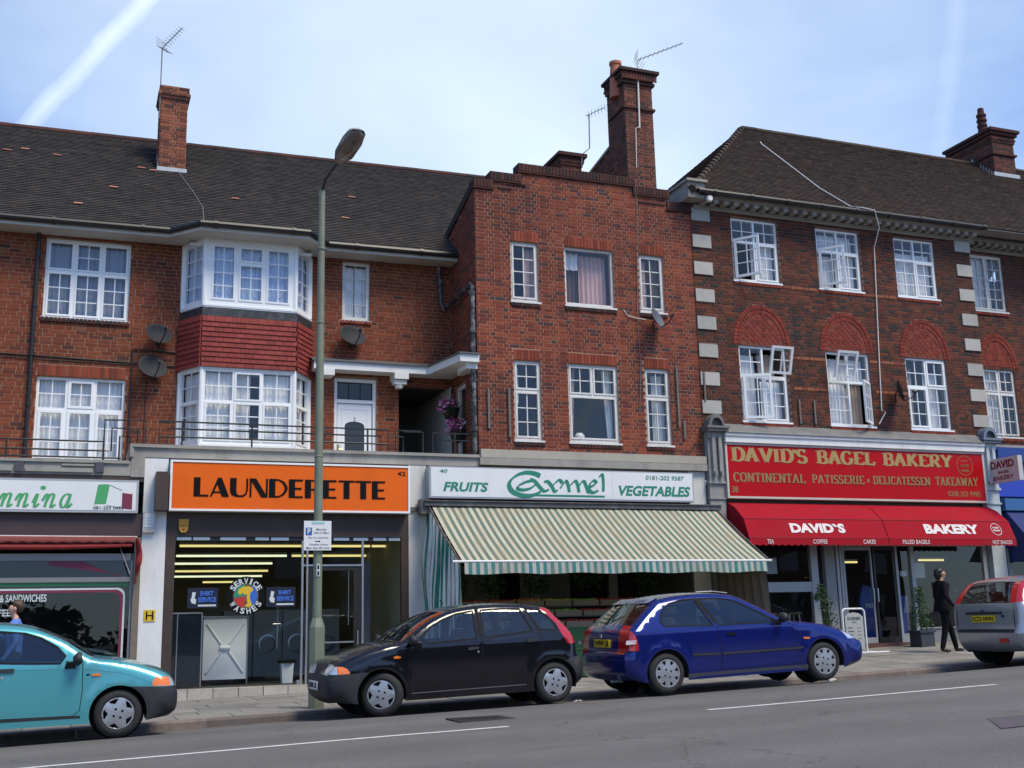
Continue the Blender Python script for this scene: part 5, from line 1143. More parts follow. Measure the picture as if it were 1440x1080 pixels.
def scr(x, kind):
    h = .235; s = .235
    def Q(pts): return [(x+p[0]*s, 2.075+p[1]*h) for p in pts]
    st = []
    if kind == 'n': st = [[(-.15, .45), (.05, .85), (.18, .95)], [(.24, .95), (.02, 0)], [(.10, .35), (.35, .85), (.52, .97), (.62, .82)], [(.62, .86), (.44, .1), (.52, 0), (.72, .2)]]
    if kind == 'i': st = [[(-.1, .3), (.1, .8), (.18, .95)], [(.22, .95), (.02, .12), (.10, 0), (.32, .25)]]
    if kind == 'a': st = [[(.62, .86), (.42, .98), (.16, .75), (.02, .35), (.08, .05), (.24, .0), (.44, .3), (.60, .75)], [(.68, .97), (.48, .12), (.55, 0), (.78, .28)]]
    for q in st: stroke(b, Q(q), .046, .007, 98, Y=SF, d=.0, taper='curve')
for k, (x, c) in enumerate(((-1.36, 'n'), (-1.11, 'n'), (-.86, 'n'), (-.60, 'i'), (-.44, 'n'), (-.19, 'a'))): scr(x, c)
b.add([(-.58+.035+.045*math.cos(a)+.07, SF, 2.40+.035*math.sin(a)) for a in [i*math.pi/8 for i in range(16)]], [tuple(range(16))])
b.build('script_lettering', SG, CS)
def flagp(x0, x1, m, z0, z1, k):
    b = MB(); n = 8; vs = []
    for i in range(n+1):
        t = i/n; x = x0+(x1-x0)*t; w_ = .03*math.sin((x-.3)*7)
        vs += [(x-.05*(1-k), SF, z0+w_), (x, SF, z1+w_-.02)]
    b.add(vs, [(2*i, 2*i+2, 2*i+3, 2*i+1) for i in range(n)]); b.build('flag_stripe', m, CS)
flagp(.40, .59, SG, 2.11, 2.47, 0); flagp(.80, .97, VM, 2.08, 2.37, 1)
b = MB(); b.tube([(.59, SF-.001, 2.47), (.70, SF-.001, 2.42), (.80, SF-.001, 2.38)], .003, 4); b.tube([(.55, SF-.001, 2.12), (.65, SF-.001, 2.10), (.82, SF-.001, 2.08)], .003, 4); b.build('flag_outline', mat('grey_ink', (0, 0, 0)), CS)
text('081-203 0495', .34, .83, 2.045, 2.10, SF, INKD, CS, bold=.01)
AW = thing('folded_awning', 'rolled-up red scalloped awning above the cafe window', 'awning', (-1, F, 1.6))
AR = mat('red_canvas', (.17, .03, .026), .8, var=.25, vscale=5, dirt=.35, dirtcol=(.12, .05, .04), dscale=3)
b = MB(); b.tube([(-4, F-.1, 1.60), (1.08, F-.1, 1.575)], .018, 6); b.build('bar', CREAM, AW)
b = MB(); n = 90; vs = []
for i in range(n+1):
    x = -3.6+4.65*i/n; sg = .06*math.sin(math.pi*min(1, max(0, (x+3)/4)))
    vs += [(x, F-.13, 1.58), (x, F-.22, 1.50), (x, F-.20, 1.455+.022*abs(math.sin(x*math.pi/.21)))]
b.add(vs, [(3*i+k, 3*i+3+k, 3*i+4+k, 3*i+1+k) for i in range(n) for k in (0, 1)]); b.build('valance', AR, AW, smooth=True)
b = MB(); vs = []
for i in range(n+1):
    x = -3.6+4.6*i/n; b2 = .05*math.sin(math.pi*min(1, max(0, (x+2.2)/3.2)))
    for z, y in ((1.49, .12), (1.44-b2*.4, .2), (1.40-b2, .19), (1.42-b2, .1)): vs.append((x, F-y, z))
b.add(vs, [(4*i+k, 4*i+4+k, 4*i+5+k, 4*i+1+k) for i in range(n) for k in range(3)]); b.build('cloth_roll', mat('bright_red_canvas', (.22, .016, .015), .8, var=.2, vscale=5), AW, smooth=True)
b = MB(); vs = []
for i in range(15):
    z = 1.55-i*.055; w_ = .09*math.sin(math.pi*min(1, (i+1)/13)); vs += [(1.06, F-.1, z), (1.06+.5*w_+.03, F-.24-.03*math.sin(i), z), (1.09+w_, F-.12, z-.01)]
b.add(vs, [(3*i+k, 3*i+3+k, 3*i+4+k, 3*i+1+k) for i in range(14) for k in (0, 1)]); b.build('hanging_end', mat('bright_red_canvas', (0, 0, 0)), AW, smooth=True)
b = MB(); b.tube([(.80, F-.06, 1.42), (.98, F-.2, .95), (1.06, F-.05, .62)], .01, 5); b.tube([(1.07, F-.1, 1.55), (1.06, F-.1, .55)], .013, 6); b.build('bracket', GALV, AW)
def room(parent, x0, x1, y0, y1, z0, z1, mw, mf, mc, name='interior'):
    b = MB(); b.cur = 0; b.box((x0-.05, y0, z0), (x0, y1, z1)); b.box((x1, y0, z0), (x1+.05, y1, z1)); b.box((x0-.05, y1, z0), (x1+.05, y1+.05, z1)); b.cur = 1; b.box((x0, y0, z0-.05), (x1, y1, z0)); b.cur = 2; b.box((x0, y0, z1), (x1, y1, z1+.05)); return b.build(name, [mw, mf, mc], parent)
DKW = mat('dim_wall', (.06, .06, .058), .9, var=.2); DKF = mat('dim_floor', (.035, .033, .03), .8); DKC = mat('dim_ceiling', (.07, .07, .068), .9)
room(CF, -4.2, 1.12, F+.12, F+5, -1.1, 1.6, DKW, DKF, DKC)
# ---------------- launderette
LD = thing('launderette_shopfront', 'launderette glass shopfront with strip lights inside, below the orange sign', 'shopfront', (3.8, F, -1.1))
ORA = mat('orange_sign_face', (.74, .125, .010), .5, spec=.15, var=.06, vscale=1, dirt=.3, dirtcol=(.42, .08, .02), dscale=1.2)
LS = thing('launderette_sign', 'bright orange launderette sign with black display lettering', 'sign', (3.8, F-.2, 2.5))
b = MB()
for a, c, d, e in cells(1.58, 5.945, 2.03, 2.925, [(1.615, 5.91, 2.065, 2.89)]): b.box((a, F-.25, d), (c, F-.0, e))
b.build('sign_frame', UPVC, LS)
b = MB(); b.box((1.612, F-.235, 2.062), (5.913, F-.02, 2.893)); b.build('sign_board', ORA, LS)
BLK = mat('sign_black', (.008, .007, .007), .5, spec=.1)
deco('LAUNDERETTE', 1.985, 5.50, 2.285, 2.625, F-.237, BLK, LS)
bx('panel_joint', (4.32, F-.2365, 2.07), (4.326, F-.2355, 2.885), mat('joint_line', (.30, .06, .01)), LS)
for x in (1.66, 3.1, 4.9, 5.88): MB().lathe([(0, 0), (.012, 0), (.010, .004)], 8, Matrix.Translation((x, F-.2355, 2.095)) @ Matrix.Rotation(math.pi/2, 4, 'X')).build('screw', ALU, LS)
text('42', 5.70, 5.86, 2.735, 2.815, F-.235, BLK, LS, bold=.02)
tag(bx('side_sign_box', (1.34, F-.33, 2.03), (1.555, F-.03, 2.70), BROWN, None), 'dark brown sign box seen edge-on at the left end of the orange sign', 'sign box')
bx('fascia_board', (1.565, F+.0, 1.60), (5.975, F+.1, 2.03), BROWN, LD); bx('upper_fascia', (1.565, F-.005, 2.93), (12.5, F+.1, 2.985), BROWN, LD)
for a, c in ((1.565, 1.73), (5.84, 5.975)): bx('frame_post', (a, F-.012, -1.04), (c, F+.1, 1.60), BROWN, LD)
b = MB()
for k in range(11):
    if k in (2, 5, 8): continue
b2 = MB(); b2.box((1.73, F+.03, 1.53), (5.84, F+.09, 1.598)); b2.build('head_rail', mat('dark_rail', (.02, .02, .025), .5), LD)
for a, c in ((1.75, 2.0), (2.03, 2.32), (2.5, 2.95), (3.12, 3.36), (3.4, 3.72), (4.1, 4.5), (4.55, 4.84), (4.92, 5.2), (5.3, 5.55), (5.6, 5.82)): bx('rail_strip', (a, F+.015, 1.535), (c, F+.029, 1.592), mat('pale_blue_strip', (.35, .42, .48), .5), LD)
fr = MB()
for a, c in ((3.965, 4.0), (4.055, 4.085), (5.085, 5.12)): fr.box((a, F+.02, -1.02), (c, F+.08, 1.53))
fr.box((4.0, F+.025, 1.07), (5.085, F+.075, 1.10)); fr.build('alu_frame', ALU, LD)
def pane(par, x0, x1, z0, z1, y=F+.05, m=None): b = MB(); e = rnd.uniform(-.004, .004); b.add([(x0, y+e, z0), (x1, y-e, z0), (x1, y-e*.5, z1), (x0, y+e*.5, z1)], [(0, 1, 2, 3)]); return b.build('pane', m or GL_SHOP, par)
pane(LD, 1.73, 3.965, -1.02, 1.53); pane(LD, 4.0, 5.085, 1.10, 1.53); pane(LD, 5.12, 5.84, -1.02, 1.53)
dd = MB()
for a, c, d, e in cells(4.09, 5.08, -1.01, 1.065, [(4.17, 4.94, -.88, -.31), (4.17, 4.94, -.28, .99)]): dd.box((a, F+.04, d), (c, F+.075, e))
dd = dd.build('door', mat('dark_door_metal', (.03, .028, .026), .4, metal=.4), LD)
pane(dd, 4.17, 4.94, -.88, -.31, F+.055); pane(dd, 4.17, 4.94, -.28, .99, F+.055)
b = MB(); b.box((4.17, F+.03, -.315), (4.94, F+.037, -.29)); b.box((5.0, F+.01, -.42), (5.02, F+.035, -.1)); b.tube([(4.88, F+.2, .0), (4.88, F+.2, 1.0)], .008, 6); b.build('handle', ALU, dd)
st_ = struct(bx('launderette_step', (1.57, F-.13, -1.6), (5.97, F+.2, -1.033), BROWN, None))
TS = piece_mat('step_tile', [(0, (.42, .39, .34)), (.4, (.38, .35, .31)), (.7, (.45, .42, .37))], .5, .5, 2, (.2, .18, .15))
x = 1.575
while x < 5.9:
    e = min(x+.425, 5.965); MB().box((x+.004, F-.145, -1.26), (e-.004, F-.131, -1.034)).build('step_tile', TS, st_); MB().box((x+.004, F-.145, -1.032), (e-.004, F+.02, -1.018)).build('step_tile', TS, st_); x += .43
GRN = mat('launderette_wall', (.38, .38, .24), .8, var=.1); 
room(LD, 1.60, 6.0, F+.12, 31, -1.02, 1.80, GRN, DKF, mat('launderette_ceiling', (.16, .16, .13), .9))
TUBE = emis('fluorescent_tube', (1.0, .86, .32), .6); TUBEW = emis('fluorescent_tube_white', (.93, 1.0, .66), .68); FIT = mat('light_fitting', (.4, .4, .35), .6)
def tubelight(x0, x1, y, z, m, lab, grp=None, r=.022):
    t = thing('strip_light', lab, 'light', ((x0+x1)/2, y, z+.1), grp)
    b = MB(); b.tube([(x0, y, z), (x1, y, z)], r, 8); b.build('tube', m, t); b = MB(); b.box((x0, y-.03, z+.03), (x1, y+.03, z+.07)); b.build('housing', FIT, t)
G = 'strip lights in the launderette'
for i, (px0, px1, y, z, m) in enumerate(((1.95, 5.66, 22.5, 1.55, TUBE), (5.70, 5.98, 22.5, 1.55, TUBE), (2.02, 4.25, 24, 1.45, TUBEW), (4.36, 5.95, 24, 1.45, TUBE), (2.12, 4.2, 25.5, 1.375, TUBEW), (2.26, 4.35, 27, 1.285, TUBE), (2.36, 4.45, 28.5, 1.23, TUBEW), (3.2, 4.2, 30, 1.15, TUBE))):
    labs = ['long yellow strip light nearest the launderette window', 'short yellow end of the strip light at the right of the launderette', 'white strip light, second row back in the launderette', 'yellow strip light right of the white one in the second row', 'white strip light, third row back in the launderette', 'yellow strip light, fourth row back in the launderette', 'white strip light, fifth row back, above the round sign', 'short dim strip light deepest in the launderette']
    tubelight(px0, px1, y, z, m, labs[i], G)
# counter, screens, bin
CW = mat('counter_white', (.80, .82, .80), .5, var=.05)
t = thing('counter', 'white counter with an embossed cross inside the launderette window', 'counter', (2.75, 21.8, -1.02))
bx('body', (2.36, 21.75, -.92), (3.14, 22.3, .19), CW, t); bx('top', (2.33, 21.72, .192), (3.17, 22.33, .215), ALU, t); bx('side_trim', (3.145, 21.74, -1.0), (3.165, 22.3, .19), ALU, t); bx('plinth', (2.4, 21.8, -1.02), (3.12, 22.25, -.92), DARK, t)
for s_ in (-1, 1):
    for q in (-1, 1):
        b = MB(); cx, cz = 2.75, -.36; b.tube([(cx+s_*.07, 21.745, cz+q*.07), (cx+s_*.33, 21.745, cz+q*.44)], .022, 6); b.build('embossed_rib', CW, t)
b = MB(); b.tube([(2.66, 21.75, -.36), (2.84, 21.75, -.36)], .05, 10); b.build('embossed_rib', CW, t)
t = thing('glass_screen', 'low dark glass screen with thin metal edges left of the counter', 'screen', (2, 21, -1.02))
bx('panel', (1.74, 21.2, -1.0), (2.26, 21.22, .26), mat('dark_blue_panel', (.012, .018, .03), .15), t); b = MB(); b.box((1.74, 21.185, .26), (2.27, 21.23, .285)); b.box((2.26, 21.185, -1.0), (2.28, 21.23, .26)); b.box((1.84, 21.19, -1.0), (1.855, 21.198, .26)); b.build('trim', ALU, t)
t = thing('waste_bin', 'white plastic bin with black liner standing by the launderette door', 'bin', (3.85, 21.6, -1.02))
b = MB(); b.lathe([(.0, -1.02), (.13, -1.02), (.16, -.64), (.15, -.64), (.0, -.7)], 4, T(3.86, 21.6, 0, math.pi/4)); b.build('body', CW, t); b = MB(); b.lathe([(.165, -.66), (.175, -.61), (.15, -.60), (.10, -.63)], 10, T(3.86, 21.6, 0)); b.build('liner', BLACKM, t)
b = MB(); b.box((3.78, 21.0, -1.018), (3.86, 21.08, -1.01)); 
for i in range(5): b = MB()
tag(bx('paper_scrap', (3.93, 20.98, -1.018), (4.0, 21.01, -.95), SIGNW, None), 'small white card on the floor beside the bin', 'card')
t = thing('hanging_rail', 'thin upright metal rail behind the launderette window', 'rail', (3.7, 21.4, -1.02)); b = MB(); b.tube([(3.66, 21.5, -.4), (3.66, 21.5, .75)], .009, 6); b.tube([(3.58, 21.5, .05), (3.72, 21.5, .05)], .009, 6); b.build('rod', ALU, t)
MWM = mat('machine_enamel', (.42, .43, .42), .4)
for k in range(4):
    t = thing('washing_machine', ['first washing machine from the left at the back', 'second washing machine from the left at the back', 'third washing machine from the left at the back', 'rightmost washing machine at the back'][k]+' of the launderette', 'washing machine', (3.4+k*.62, 24.8, -1.02), 'washing machines in the launderette')
    bx('cabinet', (3.1+k*.62, 24.8, -1.02), (3.7+k*.62, 25.4, .35), MWM, t); b = MB(); b.lathe([(.15, 0), (.20, 0), (.20, .03), (.16, .035)], 20, Matrix.Translation((3.4+k*.62, 24.8, -.35)) @ Matrix.Rotation(math.pi/2, 4, 'X')); b.build('door_ring', ALU, t)
bx('white_partition', (5.28, 21.9, -1.0), (5.52, 21.95, 1.2), mat('partition', (.18, .18, .17), .8), LD)
# window signs
t = thing('round_window_sign', 'round black SERVICE WASHES sign with coloured figure in the launderette window', 'sign', (3.0, F+.03, .55))
def disc(b, cx, cz, r, y, r0=0, n=40, a0=0, a1=360):
    for i in range(n):
        p, q = math.radians(a0+(a1-a0)*i/n), math.radians(a0+(a1-a0)*(i+1)/n)
        if r0: b.add([(cx+r*math.cos(p), y, cz+r*math.sin(p)), (cx+r*math.cos(q), y, cz+r*math.sin(q)), (cx+r0*math.cos(q), y, cz+r0*math.sin(q)), (cx+r0*math.cos(p), y, cz+r0*math.sin(p))], [(0, 1, 2, 3)])
        else: b.add([(cx+r*math.cos(p), y, cz+r*math.sin(p)), (cx+r*math.cos(q), y, cz+r*math.sin(q)), (cx, y, cz)], [(0, 1, 2)])
    return b
SC = (2.975, .55); YS = F+.036
disc(MB(), *SC, .345, YS).build('disc', BLK, t)
disc(MB(), *SC, .225, YS-.001).build('centre_disc', mat('seg_brown', (.10, .07, .04), .5), t)
for k, (a0, a1, c) in enumerate(((95, 188, (.02, .22, .14)), (192, 262, (.45, .03, .02)), (-75, 62, (.03, .12, .50)))): disc(MB(), *SC, .205, YS-.002, 0, 14, a0, a1).build('colour_segment', mat('seg%d' % k, c, .5), t)
FY = mat('figure_yellow', (.62, .42, .02), .5)
b = MB(); P = [(-.14, .05), (-.13, .12), (-.05, .165), (.05, .17), (.12, .14), (.125, .09), (.08, .06), (.07, -.02), (.09, -.10), (.115, -.17), (.04, -.2), (-.02, -.18), (.03, -.13), (.015, -.04), (.02, .03), (-.03, .02), (-.05, .06), (-.10, .02)]
vs, fs = cdt([(SC[0]+x, SC[1]+z) for x, z in P]); b.add([(x, YS-.004, z) for x, z in vs], fs); b.build('figure', FY, t)
def ringtext(s, r, a0, a1, sz, par, m, flip=False):
    for i, ch in enumerate(s):
        a = math.radians(a0+(a1-a0)*i/(len(s)-1)); rot = a-math.pi/2 if not flip else a+math.pi/2
        M = Matrix.Translation((SC[0]+r*math.cos(a), 0, SC[1]+r*math.sin(a))) @ Matrix.Rotation(-rot, 4, 'Y')
        w_ = sz*(.32 if ch == 'I' else .72); text(ch, -w_/2, w_/2, -sz/2, sz/2, YS-.002, m, par, bold=.03, M=M, name='letter')
ringtext('SERVICE', .265, 148, 32, .105, t, VW); ringtext('WASHES', .265, 212, 328, .105, t, VW, True)
for k, (x0, x1) in enumerate(((1.97, 2.49), (3.34, 3.86))):
    t = thing('window_sign', 'dark blue SHIRT SERVICE sign %s of the round sign' % ('left', 'right')[k], 'sign', ((x0+x1)/2, F+.03, .54), 'shirt service signs in the launderette window')
    bx('board', (x0, YS, .35), (x1, YS+.004, .70), mat('sign_navy', (.008, .012, .03), .4), t)
    BLU = mat('sign_blue', (.05, .16, .60), .5)
    text('SHIRT', x0+.21, x1-.08, .565, .645, YS, BLU, t, bold=.03); text('SERVICE', x0+.18, x1-.03, .455, .54, YS, BLU, t, bold=.03)
    bx('strapline', (x0+.18, YS-.004, .38), (x1-.03, YS-.001, .41), VW, t)
    b = MB(); vs, fs = cdt([(x0+.07, .44), (x0+.14, .42), (x0+.15, .50), (x0+.12, .52), (x0+.14, .62), (x0+.08, .63), (x0+.07, .53), (x0+.05, .5)]); b.add([(x, YS-.003, z) for x, z in vs], fs); b.build('motif', VW, t)
# boxes on the pillars
t = thing('alarm_box', 'yellow alarm box under the left end of the orange sign', 'alarm', (1.85, F-.02, 1.78)); b = MB(); b.prism([(1.77, 1.90), (1.94, 1.90), (1.93, 1.71), (1.89, 1.665), (1.82, 1.665), (1.78, 1.71)], .05, 'y', F-.052); b.build('case', mat('alarm_yellow', (.55, .27, .02), .4), t); text('alarm', 1.80, 1.91, 1.77, 1.80, F-.052, INKD, t); disc(MB(), 1.855, 1.715, .02, F-.056, 0, 10).build('lamp', AR, t)
t = thing('bell_box', 'off-white notice box high on the white pillar beside the cafe sign', 'box', (1.27, F-.05, 1.85)); bx('case', (1.165, F-.09, 1.66), (1.37, F-.012, 2.02), CREAM, t); bx('notice', (1.195, F-.096, 1.75), (1.335, F-.091, 1.99), SIGNW, t)
for k in range(3): bx('print_line', (1.215, F-.099, 1.80+k*.05), (1.315, F-.097, 1.812+k*.05), mat('faded_green_ink', (.25, .4, .33)), t)
t = thing('hydrant_sign', 'small yellow plate with a black H on the white pillar', 'sign', (1.34, F-.02, .24)); bx('plate', (1.25, F-.025, .14), (1.435, F-.012, .335), mat('plate_yellow', (.62, .42, .02), .5), t)
b = MB(); b.box((1.28, F-.028, .165), (1.305, F-.026, .31)); b.box((1.38, F-.028, .165), (1.405, F-.026, .31)); b.box((1.305, F-.028, .228), (1.38, F-.026, .25)); b.build('letter', BLK, t)
# ---------------- greengrocer
GG = thing('greengrocer_shopfront', 'dark open shopfront of the greengrocer under the striped awning', 'shopfront', (9.3, F, -1.0))
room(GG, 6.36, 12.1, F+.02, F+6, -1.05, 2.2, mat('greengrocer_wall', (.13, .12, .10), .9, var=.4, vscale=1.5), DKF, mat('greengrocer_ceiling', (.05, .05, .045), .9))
bx('fascia_board', (6.33, F-.0, 2.0), (12.13, F+.1, 2.95), BROWN, GG)
for x in (8.9, 10.7): bx('interior_post', (x, 21.9, -1.05), (x+.2, 22.0, 2.2), mat('dim_post', (.20, .19, .17), .8), GG)
for k, (x0, x1, z0, z1) in enumerate(((6.6, 7.6, .1, 1.3), (7.9, 8.8, .1, 1.2), (9.3, 10.5, .2, 1.3))): bx('back_shelf_panel', (x0, 23.5, z0), (x1, 23.55, z1), mat('dim_panel', (.22, .22, .17), .7, var=.4, vscale=4), GG)
GS = thing('greengrocer_sign', 'long white greengrocer sign with green lettering above the striped awning', 'sign', (9.2, F-.2, 2.6))
b = MB(); b.box((6.33, F-.24, 2.33), (12.09, F, 2.945)); b.build('sign_frame', mat('pale_frame', (0, 0, 0)), GS); bx('sign_board', (6.36, F-.248, 2.36), (12.06, F-.241, 2.92), SIGNW, GS)
TG = mat('sign_teal_green', (.015, .20, .125), .5); YC = F-.248
for x in (8.25, 10.2): bx('panel_joint', (x, F-.2493, 2.365), (x+.005, F-.2483, 2.915), mat('pale_joint', (.40, .41, .42)), GS)
text('FRUITS', 6.60, 7.52, 2.46, 2.645, YC, TG, GS, bold=.035, shear=.22); text('VEGETABLES', 10.34, 12.0, 2.44, 2.65, YC, TG, GS, bold=.035, shear=.22)
text('40', 6.53, 6.69, 2.815, 2.885, YC, TG, GS, bold=.02, shear=.2); text('0181-202 9587', 10.97, 11.87, 2.775, 2.865, YC, TG, GS, bold=.015, shear=.15)
b = MB(); X = lambda pts, ox, s=1: [(ox+p[0]*s, 2.36+p[1]) for p in pts]
stroke(b, [(8.62, 2.80), (8.50, 2.845), (8.32, 2.86), (8.14, 2.81), (8.00, 2.71), (7.955, 2.60), (8.01, 2.49), (8.16, 2.42), (8.34, 2.40), (8.50, 2.43), (8.62, 2.49)], .11, .035, 130, Y=YC, d=.003, taper='curve')
for q in ([(8.44, 2.705), (8.30, 2.67), (8.16, 2.60), (8.13, 2.54), (8.24, 2.515), (8.40, 2.55), (8.52, 2.63)], [(8.40, 2.725), (8.50, 2.69), (8.62, 2.56), (8.70, 2.50), (8.80, 2.535)], [(8.70, 2.68), (8.78, 2.69), (8.86, 2.60), (8.92, 2.50), (8.99, 2.53)], [(8.85, 2.58), (8.95, 2.68), (9.03, 2.725), (9.10, 2.67)],
          [(9.04, 2.56), (9.12, 2.66), (9.18, 2.71), (9.22, 2.62), (9.24, 2.49)], [(9.22, 2.58), (9.32, 2.68), (9.39, 2.715), (9.43, 2.62), (9.45, 2.49)], [(9.43, 2.58), (9.50, 2.68), (9.57, 2.71), (9.62, 2.60), (9.66, 2.50), (9.72, 2.53)], [(9.70, 2.60), (9.79, 2.645), (9.84, 2.70), (9.78, 2.73), (9.70, 2.66), (9.68, 2.55), (9.76, 2.49), (9.88, 2.54)], [(9.90, 2.80), (9.98, 2.86), (10.0, 2.70), (9.99, 2.52)]): stroke(b, q, .080, .024, 135, Y=YC, d=.003, taper='curve')
b.box((8.50, YC-.003, 2.395), (10.02, YC-.001, 2.435)); b.build('script_lettering', TG, GS)
# striped awning
def stripes(name, c1, c2, pitch, x0, var=.12):
    m = bpy.data.materials.new(name); m.use_nodes = True; t = m.node_tree; p = t.nodes['Principled BSDF']; p.inputs['Roughness'].default_value = .9; p.inputs['Specular IOR Level'].default_value = .2
    tcn = t.nodes.new('ShaderNodeUVMap') if False else t.nodes.new('ShaderNodeAttribute'); tcn.attribute_name = 'sx'
    ml = t.nodes.new('ShaderNodeMath'); ml.operation = 'MULTIPLY'; ml.inputs[1].default_value = 1/pitch; t.links.new(tcn.outputs['Fac'], ml.inputs[0])
    fr = t.nodes.new('ShaderNodeMath'); fr.operation = 'FRACT'; t.links.new(ml.outputs[0], fr.inputs[0])
    gt_ = t.nodes.new('ShaderNodeMath'); gt_.operation = 'GREATER_THAN'; gt_.inputs[1].default_value = .5; t.links.new(fr.outputs[0], gt_.inputs[0])
    mi = t.nodes.new('ShaderNodeMix'); mi.data_type = 'RGBA'; t.links.new(gt_.outputs[0], mi.inputs['Factor']); mi.inputs['A'].default_value = (*c1, 1); mi.inputs['B'].default_value = (*c2, 1)
    ge = t.nodes.new('ShaderNodeNewGeometry'); nz = t.nodes.new('ShaderNodeTexNoise'); nz.inputs['Scale'].default_value = 3; nz.inputs['Detail'].default_value = 7; nz.inputs['Roughness'].default_value = .7
    mpn = t.nodes.new('ShaderNodeMapping'); mpn.inputs['Scale'].default_value = (1.6, .45, .6); t.links.new(ge.outputs['Position'], mpn.inputs[0]); t.links.new(mpn.outputs[0], nz.inputs['Vector'])
    mr = t.nodes.new('ShaderNodeMapRange'); mr.inputs['From Min'].default_value = .45; mr.inputs['From Max'].default_value = .8; mr.inputs['To Max'].default_value = .8; t.links.new(nz.outputs[0], mr.inputs[0])
    m2 = t.nodes.new('ShaderNodeMix'); m2.data_type = 'RGBA'; t.links.new(mr.outputs[0], m2.inputs['Factor']); t.links.new(mi.outputs['Result'], m2.inputs['A']); m2.inputs['B'].default_value = (c1[0]*.62, c1[1]*.50, c1[2]*.42, 1)
    t.links.new(m2.outputs['Result'], p.inputs['Base Color']); MATS[name] = m
    # canvas lets some daylight through
    o = t.nodes['Material Output']; tl = t.nodes.new('ShaderNodeBsdfTranslucent'); t.links.new(m2.outputs['Result'], tl.inputs[0]); ms = t.nodes.new('ShaderNodeMixShader'); ms.inputs[0].default_value = .22
    t.links.new(p.outputs[0], ms.inputs[1]); t.links.new(tl.outputs[0], ms.inputs[2]); t.links.new(ms.outputs[0], o.inputs[0])
    return m
def sheetobj(fn, nu, nv, name, m, parent, sxf=None):
    b = MB(); vs = [fn(i/nu, j/nv) for j in range(nv+1) for i in range(nu+1)]
    b.add(vs, [(j*(nu+1)+i, j*(nu+1)+i+1, (j+1)*(nu+1)+i+1, (j+1)*(nu+1)+i) for j in range(nv) for i in range(nu)])
    ob = b.build(name, m, parent, smooth=True)
    if sxf:
        at = ob.data.attributes.new('sx', 'FLOAT', 'POINT'); at.data.foreach_set('value', [sxf(i/nu, j/nv) for j in range(nv+1) for i in range(nu+1)])
    return ob
SA = thing('striped_awning', 'faded cream and green striped awning over the greengrocer', 'awning', (9.4, 20, 2.2))
ST1 = stripes('awning_stripes', (.56, .525, .395), (.13, .19, .16), .142, 0); ST2 = stripes('valance_stripes', (.50, .50, .45), (.06, .24, .23), .142, 0); ST3 = stripes('drape_stripes', (.82, .83, .80), (.02, .22, .15), .142, 0)
AX0, AX1 = 6.36, 12.56
def af(u, v): return (AX0+(AX1-AX0)*u, 20.52-1.77*v, 2.17-1.13*v-(.035+.012*math.sin(u*7))*math.sin(math.pi*v)+.007*math.sin(u*23+v*4)*v+.004*math.sin(u*60))
sheetobj(af, 120, 8, 'canopy', ST1, SA, lambda u, v: u*(AX1-AX0))
sheetobj(lambda u, v: (AX0+.03+(AX1-AX0-.05)*u, 18.74-.02*v+.010*math.sin(u*80)*v, 1.02-(.205+.012*math.sin(u*31))*v), 160, 3, 'valance', ST2, SA, lambda u, v: u*(AX1-AX0))
b = MB(); b.tube([(6.18, 18.75, 1.03), (12.66, 18.75, 1.03)], .022, 8); b.build('front_bar', WHITE, SA)
b = MB(); b.box((6.20, 20.45, 2.17), (12.66, 20.7, 2.26)); b.box((6.20, 20.42, 2.255), (12.66, 20.72, 2.275)); b.build('roller_box', mat('grimy_metal', (.10, .095, .09), .6, metal=.4, var=.3, vscale=5, dirt=.6, dirtcol=(.3, .3, .3), dscale=3), SA)
for x in (6.30, 12.60): b = MB(); b.tube([(x, 20.5, 2.15), (x, 19.6, 1.55), (x, 18.75, 1.04)], .02, 6); b.build('arm', mat('grimy_metal', (0, 0, 0)), SA)
b = MB(); b.box((6.15, 20.5, 2.02), (6.32, 20.75, 2.3)); b.box((5.99, F-.05, 2.09), (6.2, F-.012, 2.17)); b.build('bracket', mat('grimy_metal', (0, 0, 0)), SA)
def drp(u, v):
    y = 18.86+1.86*u; zt = 1.0+.64*(y-18.8)
    return (6.34-.16*max(0, u-.45)*(1+math.sin(v*9+u*5))*v**.5+.035*math.sin(u*46+2*v)+.05*math.sin(u*9)*v-(.10*v*u if u > .6 else 0), y+.015*math.sin(u*70), zt-(zt+1.0)*v*(1-.0*u))
sheetobj(drp, 110, 14, 'side_drape', ST3, SA, lambda u, v: u*2.3+.012*math.sin(v*7+u*5)+(v*.3*max(0, u-.6)))
def drp2(u, v):
    y = 18.86+1.9*u; zt = .98+.62*(y-18.8)
    return (12.58+.03*math.sin(u*40+3*v)+.05*v*(1-u), y-.0*v, zt-(zt+.55)*v)
sheetobj(drp2, 70, 10, 'side_drape', mat('brown_drape', (.16, .125, .095), .95, var=.3, vscale=5), SA)
